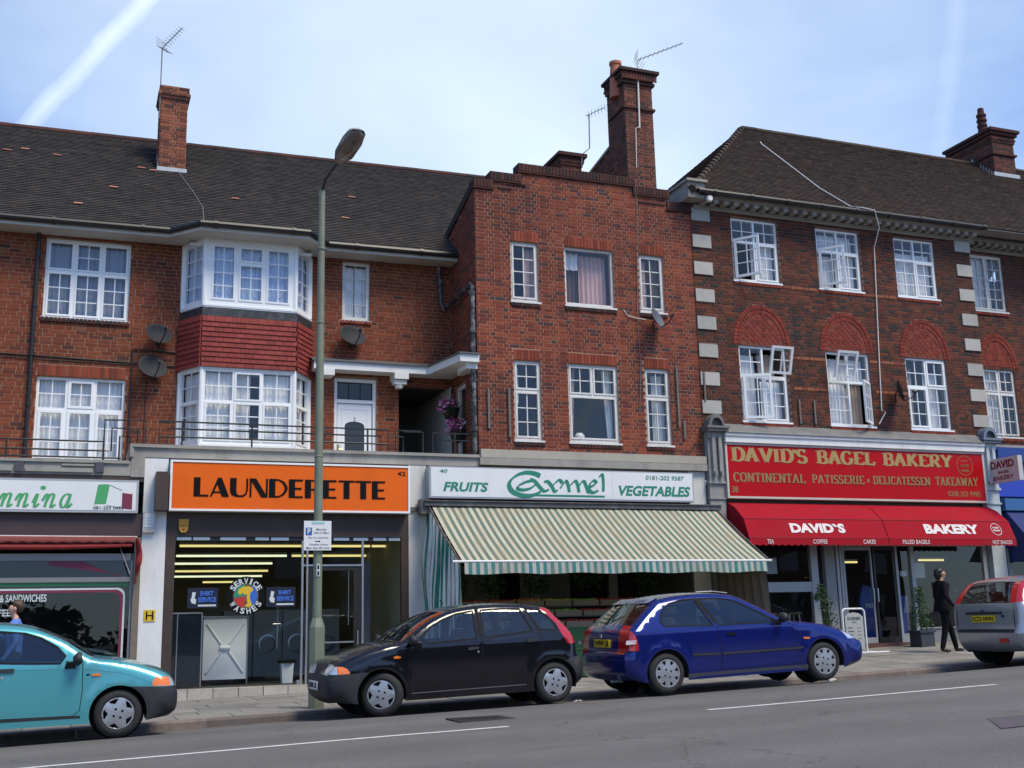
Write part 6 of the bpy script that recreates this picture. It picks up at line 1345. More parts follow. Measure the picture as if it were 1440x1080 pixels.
# stall: stepped boards, crates of fruit, price cards
SH = thing('fruit_stand', 'stepped stand carrying crates of fruit behind the parked cars', 'stand', (9, 20.2, -1.0))
GRNC = mat('green_cloth', (.008, .06, .022), .8, var=.2)
bx('front_cloth', (7.6, 19.36, -1.02), (11.5, 19.40, -.14), GRNC, SH)
for k in range(3): bx('shelf', (6.8, 19.4+k*.48, -.15+k*.2), (11.5, 19.88+k*.48, -.13+k*.2), mat('stand_board', (.10, .08, .05), .8), SH)
FR = [('orange', (.55, .17, .015), .045, 'oranges'), ('apple', (.30, .02, .015), .042, 'red apples'), ('lemon', (.5, .38, .03), .035, 'lemons'), ('tomato', (.42, .035, .015), .04, 'tomatoes'), ('apple_green', (.18, .32, .04), .042, 'green apples')]
def fruitmesh(r):
    bm = bmesh.new(); bmesh.ops.create_icosphere(bm, subdivisions=1, radius=r); me = bpy.data.meshes.new('f'); bm.to_mesh(me); bm.free(); vs = [tuple(v.co) for v in me.vertices]; fs = [tuple(p.vertices) for p in me.polygons]; return vs, fs
k = 0
for row in range(3):
    for col in range(8):
        x = 6.85+col*.585; y = 19.46+row*.48; z = -.13+row*.2; kind = FR[(col*2+row*3) % 5]
        t = thing('fruit_crate', 'crate of %s, %s from the left in the %s row of the fruit stand' % (kind[3], ['first', 'second', 'third', 'fourth', 'fifth', 'sixth', 'seventh', 'eighth'][col], ['front', 'middle', 'back'][row]), 'crate', (x+.26, y+.2, z), 'crates of fruit on the stand')
        b = MB()
        for a, c, d, e in cells(x, x+.54, y, y+.40, [(x+.02, x+.52, y+.02, y+.38)]): b.box((a, d, z), (c, e, z+.10))
        b.box((x+.02, y+.02, z), (x+.52, y+.38, z+.02)); b.build('box', mat('crate_wood', (.26, .19, .11), .85, var=.15), t)
        vs, fs = fruitmesh(kind[2]); b = MB()
        for i in range(6):
            for j in range(4):
                o_ = (x+.07+i*.08+rnd.uniform(-.01, .01), y+.06+j*.09+rnd.uniform(-.01, .01), z+.085+rnd.uniform(0, .025)); b.add([(p[0]+o_[0], p[1]+o_[1], p[2]+o_[2]) for p in vs], fs)
        b.build('fruit', mat('fruit_'+kind[0], kind[1], .45, var=.2), t, smooth=True, kind='stuff')
for k, (x, y, z, r_, lab) in enumerate(((10.02, 19.3, -.10, .25, 'white price card standing highest beside the black car'), (9.72, 19.1, -.25, -.3, 'white price card tilted over the green cloth'), (9.9, 19.05, -.43, .05, 'small white price card just above the green cloth'), (9.45, 19.0, -.48, 0, 'white paper with red edge beside the tail lamp of the black car'), (9.95, 19.28, -.28, 0, 'faint grey price card between the others'))):
    M = Matrix.Translation((x, y, z)) @ Matrix.Rotation(r_, 4, 'Y'); b = MB(); b.box((-.085, 0, -.06), (.085, .008, .07), M); o = tag(b.build('price_card', SIGNW, None), lab, 'price card', 'price cards on the fruit stand')
# ---------------- bakery
BK = thing('bakery_shopfront', 'bakery shopfront with glass double doors under the red awning', 'shopfront', (16.5, F, -.8))
FRG = mat('pale_shop_frame', (.36, .37, .37), .45, metal=.2, var=.08, dirt=.3, dirtcol=(.15, .15, .15)); FRC = mat('column_grey', (.25, .25, .245), .6, var=.1, dirt=.4, dirtcol=(.1, .1, .1))
room(BK, 13.0, 19.98, F+.12, F+7, -.66, 2.3, mat('bakery_wall', (.07, .07, .065), .9, var=.2), DKF, DKC)
bx('fascia_board', (12.93, F+.0, 1.95), (20.0, F+.1, 3.66), BROWN, BK)
fr = MB(); fr.box((12.93, F+.03, -1.0), (13.02, F+.1, 1.95)); fr.box((13.02, F+.03, .47), (15.06, F+.1, .68)); fr.box((15.06, F+.02, -1.0), (15.24, F+.12, 1.95)); fr.box((13.02, F+.03, 1.5), (15.06, F+.1, 1.95)); fr.build('window_frame', FRG, BK)
bx('stall_riser', (13.02, F+.04, -1.0), (15.06, F+.1, -.42), FRC, BK)
pane(BK, 13.02, 15.06, .68, 1.5, F+.06); pane(BK, 13.02, 15.06, -.42, .47, F+.06)
bx('column', (15.40, F-.02, -1.0), (15.66, F+.25, 1.95), FRC, BK); bx('dark_gap', (15.24, F+.1, -.9), (15.40, F+.14, 1.95), DARK, BK)
fr = MB(); fr.box((15.73, F+.02, -.75), (15.80, F+.1, 1.95)); fr.box((15.84, F+.04, -.75), (15.90, F+.11, 1.95)); fr.box((17.34, F+.03, -.68), (17.40, F+.11, 1.95)); fr.box((17.76, F+.02, -.68), (17.86, F+.11, 1.95)); fr.box((15.9, F+.035, 1.45), (19.9, F+.105, 1.55)); fr.box((17.40, F+.03, -.68), (17.76, F+.11, -.48)); fr.box((19.86, F+.02, -1), (19.98, F+.1, 1.95)); fr.build('door_surround', FRG, BK)
for k, (x0, x1) in enumerate(((15.92, 16.70), (16.74, 17.33))):
    b = MB()
    for a, c, d, e in cells(x0, x1, -.66, 1.44, [(x0+.055, x1-.035 if k == 0 else x1-.06, -.54, 1.36)]): b.box((a, F+.05, d), (c, F+.09, e))
    dd = b.build('door', [FRG, mat('dark_door_metal', (0, 0, 0))][k], BK); pane(dd, x0+.055, x1-.04, -.54, 1.36, F+.07)
    hx = x1-.05 if k == 0 else x0+.02; bx('handle', (hx, F+.01, .22), (hx+.035, F+.045, .52), ALU, dd)
pane(BK, 17.40, 17.76, -.48, 1.45, F+.07); pane(BK, 17.86, 19.86, -.36, 1.45, F+.06)
bx('stall_riser', (17.86, F+.03, -1.0), (19.86, F+.1, -.36), mat('riser_grey', (.22, .225, .22), .6, var=.1), BK); bx('cill', (17.86, F+.0, -.385), (19.86, F+.03, -.355), FRG, BK)
struct(bx('bakery_step', (15.68, F-.10, -1.2), (17.84, F+.2, -.665), mat('step_red_tile', (.10, .045, .035), .7, var=.2), None)); struct(bx('bakery_step', (15.68, F-.14, -1.2), (17.84, F+.02, -.655-.02), CONC, None)) if False else None
bx('blue_panel', (17.46, F+.2, -.5), (17.66, F+.22, .35), mat('poster_blue', (.02, .06, .28), .5), BK); bx('white_panel', (17.66, F+.2, -.5), (17.74, F+.22, .35), mat('poster_pale', (.25, .26, .28), .5), BK)
t = thing('blue_display', 'blue display unit with small white lettering behind the bakery door', 'display', (17.0, 21.6, -.66)); b = MB(); b.prism([(16.85, -.6), (17.45, -.6), (17.3, .55), (17.0, .62), (16.9, .3)], .1, 'y', 21.6); b.build('board', mat('poster_blue', (0, 0, 0)), t); text('FREE', 17.02, 17.26, .1, .2, 21.597, VW, t, bold=.02)
for (x0, x1, z0, z1, lab) in ((13.86, 14.22, .86, 1.2, 'white notice stuck inside the upper left bakery window'), (17.90, 18.18, .74, 1.08, 'pale notice at the left edge of the right bakery window'), (17.47, 17.66, .78, .90, 'small white card high on the bakery sidelight')):
    tag(bx('notice', (x0, F+.075, z0), (x1, F+.08, z1), mat('notice_paper', (.33, .37, .38), .7, var=.15, vscale=12), None), lab, 'notice')
t = tubelight(16.6, 17.2, 22.0, 1.16, TUBE, 'yellow strip light seen through the bakery doors', 'strip lights in the bakery'); tubelight(19.0, 19.75, 22.0, 1.20, TUBE, 'yellow strip light seen through the right bakery window', 'strip lights in the bakery')
text('patisserie', 18.55, 19.0, .40, .50, F+.05, mat('faint_vinyl', (.3, .32, .32)), BK)
BS = thing('bakery_sign', 'large red bakery sign with gold slab-serif lettering', 'sign', (16.4, F-.2, 3.0))
RED = mat('sign_red', (.40, .004, .008), .4, spec=.15, var=.03); GOLD = mat('sign_gold', (.37, .24, .085), .5, var=.12, vscale=20)
b = MB(); 
for a, c, d, e in cells(12.94, 19.985, 2.44, 3.635, [(12.985, 19.94, 2.485, 3.59)]): b.box((a, F-.20, d), (c, F, e))
b.build('sign_frame', CREAM, BS); bx('sign_board', (12.983, F-.185, 2.483), (19.942, F-.02, 3.592), RED, BS)
for x in (15.15, 17.45): bx('panel_joint', (x, F-.1865, 2.49), (x+.005, F-.1855, 3.585), mat('red_joint', (.20, .003, .005)), BS)
YB = F-.1868
slab("DAVID'S", 13.08, 15.02, 3.245, 3.53, YB, GOLD, BS, thick=.27); slab('BAGEL', 15.26, 16.83, 3.25, 3.53, YB, GOLD, BS, thick=.27); slab('BAKERY', 17.06, 19.04, 3.255, 3.53, YB, GOLD, BS, thick=.27)
GOLD2 = mat('sign_gold_dull', (.27, .165, .06), .5, var=.12, vscale=20)
slab('CONTINENTAL', 13.10, 14.92, 2.80, 2.99, YB, GOLD2, BS, thick=.22); slab('PATISSERIE', 15.10, 16.50, 2.81, 2.99, YB, GOLD2, BS, thick=.22); slab('&', 16.57, 16.66, 2.83, 2.96, YB, GOLD2, BS); slab('DELICATESSEN', 16.74, 18.35, 2.82, 3.0, YB, GOLD2, BS, thick=.22); slab('TAKEAWAY', 18.50, 19.74, 2.83, 3.02, YB, GOLD2, BS, thick=.23)
text('38', 13.05, 13.20, 2.56, 2.70, YB, GOLD2, BS, bold=.02); text('0208 203 9995', 18.83, 19.78, 2.58, 2.70, YB, GOLD2, BS, bold=.01)
b = MB(); cx, cz = 19.41, 3.31
for i in range(40):
    p, q = 2*math.pi*i/40, 2*math.pi*(i+1)/40; b.add([(cx+.235*math.cos(p), YB-.003, cz+.235*math.sin(p)), (cx+.235*math.cos(q), YB-.003, cz+.235*math.sin(q)), (cx+.222*math.cos(q), YB-.003, cz+.222*math.sin(q)), (cx+.222*math.cos(p), YB-.003, cz+.222*math.sin(p))], [(0, 1, 2, 3)])
b.build('emblem_ring', GOLD2, BS); text('* * *', cx-.09, cx+.09, cz+.08, cz+.13, YB, GOLD2, BS, bold=.02); text('KOSHER', cx-.11, cx+.11, cz-.15, cz-.09, YB, GOLD2, BS, bold=.03); text('LONDON', cx-.13, cx+.13, cz-.04, cz+.03, YB, GOLD2, BS, bold=.0)
c_ = thing('bakery_cornice', 'white moulded cornice topped with grey lead above the red bakery sign', 'cornice', (16.5, F, 3.8))
b = MB(); b.box((12.94, F-.24, 3.64), (20.0, F+.0, 3.78)); b.box((12.94, F-.27, 3.78), (20.0, F, 3.84)); b.build('moulding', WHITE, c_); b = MB(); b.prism([(F-.30, 3.845), (F-.001, 3.845), (F-.001, 4.08), (F-.28, 3.88)], 7.06, 'x', 12.94); b.build('lead_top', mat('old_lead', (.13, .13, .13), .6, var=.35, vscale=3, dirt=.4, dirtcol=(.25, .24, .23), dscale=3), c_)
b = MB(); b.tube([(12.95, F-.19, 2.42), (20.0, F-.19, 2.42)], .02, 6); b.build('awning_track', BLACKM, c_) if False else None
RA = thing('red_awning', 'dark red bakery awning with white lettering and scalloped edge', 'awning', (16.5, 20.2, 2.3))
RC = mat('awning_red', (.32, .008, .018), .85, spec=.12, var=.14, vscale=2.2, dirt=.4, dirtcol=(.16, .03, .035), dscale=1.8, dstretch=(1, 1, .5))
prof = [(20.70, 2.36), (20.42, 2.24), (20.10, 1.97), (19.93, 1.56)]
for (x0, x1) in ((12.96, 16.455), (16.475, 20.02)):
    sheetobj(lambda u, v: (x0+(x1-x0)*u, *[prof[min(2, int(v*3))][k]+(prof[min(2, int(v*3))+1][k]-prof[min(2, int(v*3))][k])*(v*3-min(2, int(v*3))) for k in (0, 1)]), 24, 3, 'canopy', RC, RA).data.polygons.foreach_set('use_smooth', [False]*72)
    for xe in (x0, x1): b = MB(); b.add([(xe, 20.70, 2.36), (xe, 20.42, 2.24), (xe, 20.10, 1.97), (xe, 19.93, 1.56), (xe, 20.70, 1.56)], [(0, 1, 2, 3, 4)]); b.build('cheek', RC, RA)
    sheetobj(lambda u, v: (x0+(x1-x0)*u, 19.925-.01*v, 1.555-v*(.13+.03*abs(math.sin(u*(x1-x0)*math.pi/.155)))), 180, 1, 'valance', RC, RA)
    b = MB(); b.tube([(x0, 20.10, 1.965), (x1, 20.10, 1.965)], .012, 6); b.tube([(x0, 19.93, 1.555), (x1, 19.93, 1.555)], .010, 6); b.build('frame_bar', mat('awning_seam', (.18, .006, .012), .8), RA)
dz = Vector((0, .17, .41)); sl_ = dz.length; dz.normalize()
MA = Matrix(((1, 0, 0, 0), (0, dz.z, dz.y, 19.925), (0, -dz.y, dz.z, 1.56), (0, 0, 0, 1)))
AWW = mat('awning_white_print', (.66, .58, .56), .7)
text('DAVID`S', 14.02, 15.40, .11, .335, -.004, AWW, RA, bold=.055, M=MA); text('BAKERY', 17.52, 19.05, .11, .345, -.004, AWW, RA, bold=.055, M=MA)
b = MB(); cx, cz = 19.55, .23
for i in range(32):
    p, q = 2*math.pi*i/32, 2*math.pi*(i+1)/32; b.add([tuple(MA @ Vector((cx+r_*math.cos(a), -.008, cz+r_*math.sin(a)))) for r_, a in ((.15, p), (.15, q), (.138, q), (.138, p))], [(0, 1, 2, 3)])
b.build('emblem_ring', AWW, RA); text('KOSHER', cx-.09, cx+.09, cz+.02, cz+.06, -.004, AWW, RA, bold=.04, M=MA); text('PREMISES', cx-.10, cx+.10, cz-.05, cz-.01, -.004, AWW, RA, bold=.04, M=MA)
for s_, a, c in (('TEA', 13.37, 13.53), ('COFFEE', 14.50, 14.86), ('CAKES', 15.78, 16.10), ('FILLED BAGELS', 16.82, 17.55), ('HOT SNACKS', 19.32, 19.88)): text(s_, a, c, 1.435, 1.525, 19.912, AWW, RA, bold=.012)
# projecting sign
PS = thing('projecting_sign', 'white box sign reading DAVID BAGEL BAKERY sticking out beside the blue shop', 'sign', (20.2, 20.2, 3.2))
bx('case', (20.17, 19.76, 2.89), (20.30, 20.66, 3.46), mat('box_cream', (.50, .48, .46), .5, dirt=.3, dirtcol=(.3, .28, .26)), PS)
MP = Matrix(((0, 1, 0, 20.168), (-1, 0, 0, 20.66), (0, 0, 1, 0), (0, 0, 0, 1))); PR = mat('sign_dark_red', (.20, .01, .02), .5)
text('DAVID', .06, .78, 3.22, 3.40, 0, PR, PS, bold=.04, M=MP); text('BAGEL', .28, .62, 3.10, 3.16, 0, PR, PS, bold=.03, M=MP); text('BAKERY', .12, .74, 2.95, 3.05, 0, PR, PS, bold=.02, M=MP)
b = MB(); b.box((20.2, 20.66, 3.1), (20.26, 20.8, 3.2)); b.build('bracket', BLACKM, PS)
# ---------------- blue shop at the right edge
BL = thing('blue_shopfront', 'blue painted shopfront cut off by the right edge of the picture', 'shopfront', (23, F, -.7))
BLM = mat('blue_board', (.012, .045, .22), .5, var=.1); 
bx('fascia_board', (20.44, F-.06, 2.62), (27, F+.1, 3.45), mat('bright_blue_board', (.02, .05, .42), .45), BL); bx('cornice', (20.44, F-.2, 3.45), (27, F+.1, 3.78), BLM, BL); bx('fascia_panel', (20.50, F-.2, 2.28), (27, F-.02, 2.56), mat('light_blue_board', (.03, .12, .30), .5), BL); bx('roller_box', (20.44, F-.05, 1.4), (27, F+.15, 2.2), BLM, BL)
bx('post', (20.55, F-.02, -.9), (20.68, F+.1, 1.4), mat('pale_green_post', (.25, .33, .34), .6), BL); bx('post', (21.2, F-.02, -.9), (21.32, F+.1, 1.4), mat('pale_green_post', (0, 0, 0)), BL)
bx('stall_riser', (20.68, F+.0, -.9), (27, F+.1, .4), mat('pale_green_post', (0, 0, 0)), BL) if False else None
pane(BL, 20.68, 27, -.5, 1.4, F+.05); room(BL, 20.44, 27, F+.12, F+4, -.8, 2.2, DKW, DKF, DKC)
t = thing('blue_awning', 'navy blue side awning hanging beside the projecting sign', 'awning', (20.9, 20.2, 1.8)); b = MB(); b.add([(20.55, 20.72, 2.32), (24, 20.72, 2.32), (24, 19.7, 1.15), (20.55, 19.7, 1.15), (20.55, 20.72, 1.05)], [(0, 1, 2, 3), (0, 3, 4)]); b.build('canopy', mat('navy_canvas', (.01, .025, .12), .8), t)
# cores behind the shops so the light stays outside
BKG = thing('party_walls', 'dark brick walls between and above the shops', 'wall', (9, 25, 0)); b = MB()
for x0, x1 in ((1.13, 1.58), (6.02, 6.33), (12.18, 12.98), (20.06, 20.36)): b.box((x0, F+.36, -1.4), (x1, 27, 2.3))
b.box((-4.3, F+.21, 2.35), (27.6, 28, 2.60)); b.box((-4.5, F+.15, -1.5), (-4.3, 28, 7.6)); b.box((27.6, F+.3, -1.5), (27.8, 28, 9.0)); b.box((6.1, 25, -1.4), (27.8, 28.1, 2.35)); b.box((MX0+.3, LW, 2.6), (12.5, 28, 3.05)); b.build('dividing_wall', DKW, BKG)
b = MB(); b.box((7.43, F+.02, 3.0), (12.52, F+.3, 3.33)); b.build('lintel', CONC, MBD); b = MB(); b.box((12.52, F+.1, 3.6), (20.45, F+.3, 3.9)); b.box((20.45, F+.12, 3.4), (27.5, F2+.3, 3.9)); b.build('lintel', CONC, RB)
# ================================================================ cars
TYRE = mat('tyre_rubber', (.018, .018, .019), .8, var=.2, vscale=9, bump=.3, bscale=40); WCOV = mat('wheel_trim_silver', (.42, .43, .44), .38, metal=.7, var=.06, dirt=.35, dirtcol=(.14, .12, .10), dscale=6)
BPLAS = mat('bumper_plastic', (.016, .017, .020), .6, var=.1, vscale=4, dirt=.2, dirtcol=(.07, .068, .065), dscale=3); SEAL = mat('window_seal', (.010, .010, .010), .7, spec=.15); WELL = mat('wheel_well', (.006, .006, .006), .95)
ORL = mat('orange_lens', (.75, .17, .01), .15, coat=1); REDL = mat('red_lens', (.42, .01, .012), .15, coat=1, var=.15, vscale=12); CLR = mat('clear_lens', (.55, .60, .66), .12, metal=.45, coat=1, var=.3, vscale=18); CABIN = mat('cabin_trim', (.022, .022, .024), .85)
def paint(n, c, met=.3, dirt=.12, rough=.28): return mat(n, c, rough, metal=met, spec=.1, var=.03, vscale=6, coat=1, dirt=dirt, dirtcol=tuple(.6*x+.04 for x in c), dscale=2)
def catmull(P, k=4):
    out_ = []; n = len(P)
    for i in range(n-1):
        p0, p1, p2, p3 = P[max(i-1, 0)], P[i], P[i+1], P[min(i+2, n-1)]
        L1 = math.hypot(p2[0]-p1[0], p2[1]-p1[1])
        kk = max(1, min(k, int(L1/.05)))
        for j in range(kk):
            t = j/kk; a = []
            for d in range(4):
                m1 = (p2[d]-p0[d])*.5; m2 = (p3[d]-p1[d])*.5
                if d < 2:   # limit overshoot on uneven spacing
                    l0 = math.hypot(p1[0]-p0[0], p1[1]-p0[1]) or L1; l2 = math.hypot(p3[0]-p2[0], p3[1]-p2[1]) or L1
                    m1 *= min(1, 2*L1/(l0+L1)); m2 *= min(1, 2*L1/(l2+L1))
                else: m1 = m2 = p2[d]-p1[d]
                a.append((2*t**3-3*t*t+1)*p1[d]+(t**3-2*t*t+t)*m1+(-2*t**3+3*t*t)*p2[d]+(t**3-t*t)*m2)
            out_.append((*a, P[i][4]))
    out_.append(P[-1]); return out_
class Car:
    def __init__(s, name, label, loc, tilt, Wd, cont, belt, tk, wheels, arch_r, bottom, paintm, flip=False, wz=.28, group=None):
        s.g = (lambda x: -x) if flip else (lambda x: x); s.W = Wd; s.paint = paintm; s.belt = belt; s.tk = tk; s.wheels = wheels; s.ar = arch_r; s.wz = wz; s.bot = bottom
        s.c = catmull(cont); s.root = thing(name, label, 'car', loc, group, rot=(0, -math.radians(tilt), 0))
    def T(s, x, z):
        t = .10*(z-.55)**2*(1 if z < .55 else .5)
        if z > s.belt: t += (z-s.belt)*s.tk
        for w in s.wheels: r = math.hypot(x-w, z-s.wz); t -= .013*math.exp(-((r-s.ar-.02)/.075)**2)
        return t
    def dist(s, x, z):
        best = 9e9; AB = (0, .1)
        for p, q in zip(s.c, s.c[1:]):
            dx, dz = q[0]-p[0], q[1]-p[1]; l2 = dx*dx+dz*dz
            t = max(0, min(1, ((x-p[0])*dx+(z-p[1])*dz)/l2)) if l2 else 0
            d = (x-p[0]-dx*t)**2+(z-p[1]-dz*t)**2
            if d < best: best = d; AB = (p[2]+(q[2]-p[2])*t, p[3]+(q[3]-p[3])*t)
            if d == best: s._n = (x-p[0]-dx*t, z-p[1]-dz*t, dx, dz)
        return math.sqrt(best), AB
    def y(s, x, z):
        d, (A, B) = s.dist(x, z); t = s.T(x, z)
        if d < B: u = 1-d/B; t += A*(1-math.sqrt(max(0, 1-u*u)))
        return t
    def side(s, regions, gloss=None):
        """regions: (name, material, polygon, inset)"""
        # bottom path with wheel arches
        xf, xr = s.c[0][0], s.c[-1][0]; z0, z1 = s.c[0][1], s.c[-1][1]; lo, hi = min(xf, xr), max(xf, xr)
        path = []; ws = sorted(s.wheels)
        for w in ws:
            a0 = math.asin((s.bot-s.wz)/s.ar) if abs(s.bot-s.wz) < s.ar else 0
            path += [(w+s.ar*math.cos(a), s.wz+s.ar*math.sin(a)) for a in [math.pi-a0-(math.pi-2*a0)*i/18 for i in range(19)]]
        if xf < xr: path = path[::-1]
        outer = [(p[0], p[1]) for p in s.c]+path
        pts = []
        cc = s.c
        for i in range(0, len(cc)-1):
            p, q = cc[i], cc[i+1]; L1 = math.hypot(q[0]-p[0], q[1]-p[1]); 
            if L1 < .02: continue
            nx, nz = (q[1]-p[1])/L1, -(q[0]-p[0])/L1
            mx, mz = (p[0]+q[0])/2, (p[1]+q[1])/2
            sgn = 1 if inside((mx+nx*.02, mz+nz*.02), outer) else -1
            for th in (12, 25, 40, 55, 72):
                d = p[3]*(1-math.cos(math.radians(th))); pts.append((mx+sgn*nx*d, mz+sgn*nz*d))
        x = lo
        while x < hi:
            z = s.bot
            while z < 1.5: pts.append((x+(.03 if int(z*12.5) % 2 else 0), z)); z += .08
            x += .08
        polys = [[(a, b) for a, b in r[2]] for r in regions]
        pts = [p for p in pts if inside(p, outer)]
        vs = [Vector(p) for p in outer]; ed = [(i, (i+1) % len(outer)) for i in range(len(outer))]
        for P in polys:
            P2 = []
            for i in range(len(P)):
                a, b = P[i], P[(i+1) % len(P)]; k = max(1, int(math.hypot(b[0]-a[0], b[1]-a[1])/.07)); P2 += [(a[0]+(b[0]-a[0])*j/k, a[1]+(b[1]-a[1])*j/k) for j in range(k)]
            o_ = len(vs); vs += [Vector(p) for p in P2]; ed += [(o_+i, o_+(i+1) % len(P2)) for i in range(len(P2))]
        vs += [Vector(p) for p in pts]
        V, _, Fc, *_q = delaunay_2d_cdt(vs, ed, [], 0, 2e-4)
        buckets = {}
        for f in Fc:
            cx = sum(V[i].x for i in f)/len(f); cz = sum(V[i].y for i in f)/len(f)
            if not inside((cx, cz), outer): continue
            for k, P in enumerate(polys):
                if inside((cx, cz), P): break
            else: k = -1
            buckets.setdefault(k, []).append(f)
        Y = [s.y(v.x, v.y) for v in V]; e = 4e-3
        def nrm(x, z):
            gx = (s.T(x+e, z)-s.T(x-e, z))/(2*e); gz = (s.T(x, z+e)-s.T(x, z-e))/(2*e); d, (A, B) = s.dist(x, z)
            if d < B:
                ux, uz, dx, dz = s._n; l_ = math.hypot(ux, uz)
                if l_ > 2e-3: ux, uz = ux/l_, uz/l_
                else:
                    l_ = math.hypot(dx, dz); ux, uz = -dz/l_, dx/l_
                    if not inside((x+ux*.03, z+uz*.03), outer): ux, uz = -ux, -uz
                u = min(.9995, 1-d/B); k = -A/B*u/math.sqrt(1-u*u); gx += k*ux; gz += k*uz
            return Vector((gx, -1, gz)).normalized()
        NR = {}
        for k, fl in buckets.items():
            name, m, ins = ('body', s.paint, 0) if k < 0 else (regions[k][0], regions[k][1], regions[k][3] if len(regions[k]) > 3 else 0)
            for far in (0, 1):
                idx = {}; vv = []; ff = []; nn = []
                for f in fl:
                    g = []
                    for i in f:
                        if i not in idx:
                            idx[i] = len(vv); yy = Y[i]+ins; vv.append((s.g(V[i].x), s.W-yy if far else yy, V[i].y))
                            if i not in NR: NR[i] = nrm(V[i].x, V[i].y)
                            q = NR[i]; nn.append((s.g(q.x), -q.y if far else q.y, q.z))
                        g.append(idx[i])
                    ff.append(tuple(g))
                b = MB(); b.add(vv, ff); ob = b.build(name, m, s.root, smooth=True, local=True)
                fl_ = []
                for p in ob.data.polygons:
                    nsum = sum((Vector(nn[i]) for i in p.vertices), Vector())
                    if p.normal.dot(nsum) < 0: fl_.append(p.index)
                if fl_:
                    bm = bmesh.new(); bm.from_mesh(ob.data); bm.faces.ensure_lookup_table(); bmesh.ops.reverse_faces(bm, faces=[bm.faces[i] for i in fl_]); bm.to_mesh(ob.data); bm.free()
                ob.data.normals_split_custom_set_from_vertices(nn)
        s.outer = outer
    def strip(s, table, crown=.03):
        """surface across the car along the contour; table: tag -> (material name, [(t0, t1, region, material)])"""
        cc = s.c; cols = sorted({0, .03, .08, .16, .3, .5, .7, .84, .92, .97, 1}|{t for v in table.values() for r in v[2] for t in r[:2]})
        rows = []
        for i, p in enumerate(cc):
            a, b_ = cc[max(i-1, 0)], cc[min(i+1, len(cc)-1)]; tx, tz = b_[0]-a[0], b_[1]-a[1]; l_ = math.hypot(tx, tz) or 1; nx, nz = -tz/l_, tx/l_
            if inside((p[0]+nx*.02, p[1]+nz*.02), s.outer): nx, nz = -nx, -nz
            y0 = s.T(p[0], p[1])+p[2]; row = []
            for t in cols:
                c_ = crown*(1-(2*t-1)**2)**1.0; yy = y0+(s.W-2*y0)*t
                row.append((s.g(p[0]+nx*c_), yy, p[1]+nz*c_))
            rows.append(row)
        groups = {}
        for i in range(len(cc)-1):
            nm, m, spl = table.get(cc[i][4], ('body_top', s.paint, []))
            for j in range(len(cols)-1):
                tm = (cols[j]+cols[j+1])/2; key = (nm, m)
                for t0, t1, rn, rm in spl:
                    if t0 <= tm <= t1: key = (rn, rm, t0)
                groups.setdefault(key, []).append((i, j))
        for key, cells_ in groups.items():
            b = MB(); idx = {}; vv = []; ff = []
            for i, j in cells_:
                g = []
                for (a, c) in ((i, j), (i+1, j), (i+1, j+1), (i, j+1)):
                    if (a, c) not in idx: idx[(a, c)] = len(vv); vv.append(rows[a][c])
                    g.append(idx[(a, c)])
                ff.append(tuple(g))
            b.add(vv, ff); b.fix = True; b.build(key[0], key[1], s.root, smooth=50, local=True)
    def line(s, pts, w, name, m, off=.0015, closed=False, far=True):
        if closed: pts = list(pts)+[pts[0]]
        P = []
        for a, b in zip(pts, pts[1:]):
            k = max(1, int(math.hypot(b[0]-a[0], b[1]-a[1])/.04)); P += [(a[0]+(b[0]-a[0])*j/k, a[1]+(b[1]-a[1])*j/k) for j in range(k)]
        P.append(pts[-1]); n = len(P)
        for fr_ in ((0, 1) if far else (0,)):
            vs = []; b = MB()
            for i, p in enumerate(P):
                q0, q1 = P[max(i-1, 0)], P[min(i+1, n-1)]
                if closed and i in (0, n-1): q0, q1 = P[-2], P[1]
                dx, dz = q1[0]-q0[0], q1[1]-q0[1]; l_ = math.hypot(dx, dz) or 1
                for sg in (-.5, .5):
                    x, z = p[0]-dz/l_*w*sg, p[1]+dx/l_*w*sg; yy = s.y(x, z)-off; vs.append((s.g(x), s.W-yy if fr_ else yy, z))
            b.add(vs, [(2*i, 2*i+2, 2*i+3, 2*i+1) for i in range(n-1)]); b.build(name, m, s.root, local=True)
    def patch(s, poly, name, m, off=.004, far=False, lab=None):
        for fr_ in ((0, 1) if far else (0,)):
            b = MB(); vs, fs = cdt(poly); b.add([(s.g(x), (s.W-s.y(x, z)+off) if fr_ else s.y(x, z)-off, z) for x, z in vs], fs)
            n = len(poly); b.add([(s.g(x), (s.W-s.y(x, z)+off) if fr_ else s.y(x, z)-off, z) for x, z in poly]+[(s.g(x), (s.W-s.y(x, z)-.01) if fr_ else s.y(x, z)+.01, z) for x, z in poly], [(i, (i+1) % n, (i+1) % n+n, i+n) for i in range(n)]); b.build(name, m, s.root, local=True)
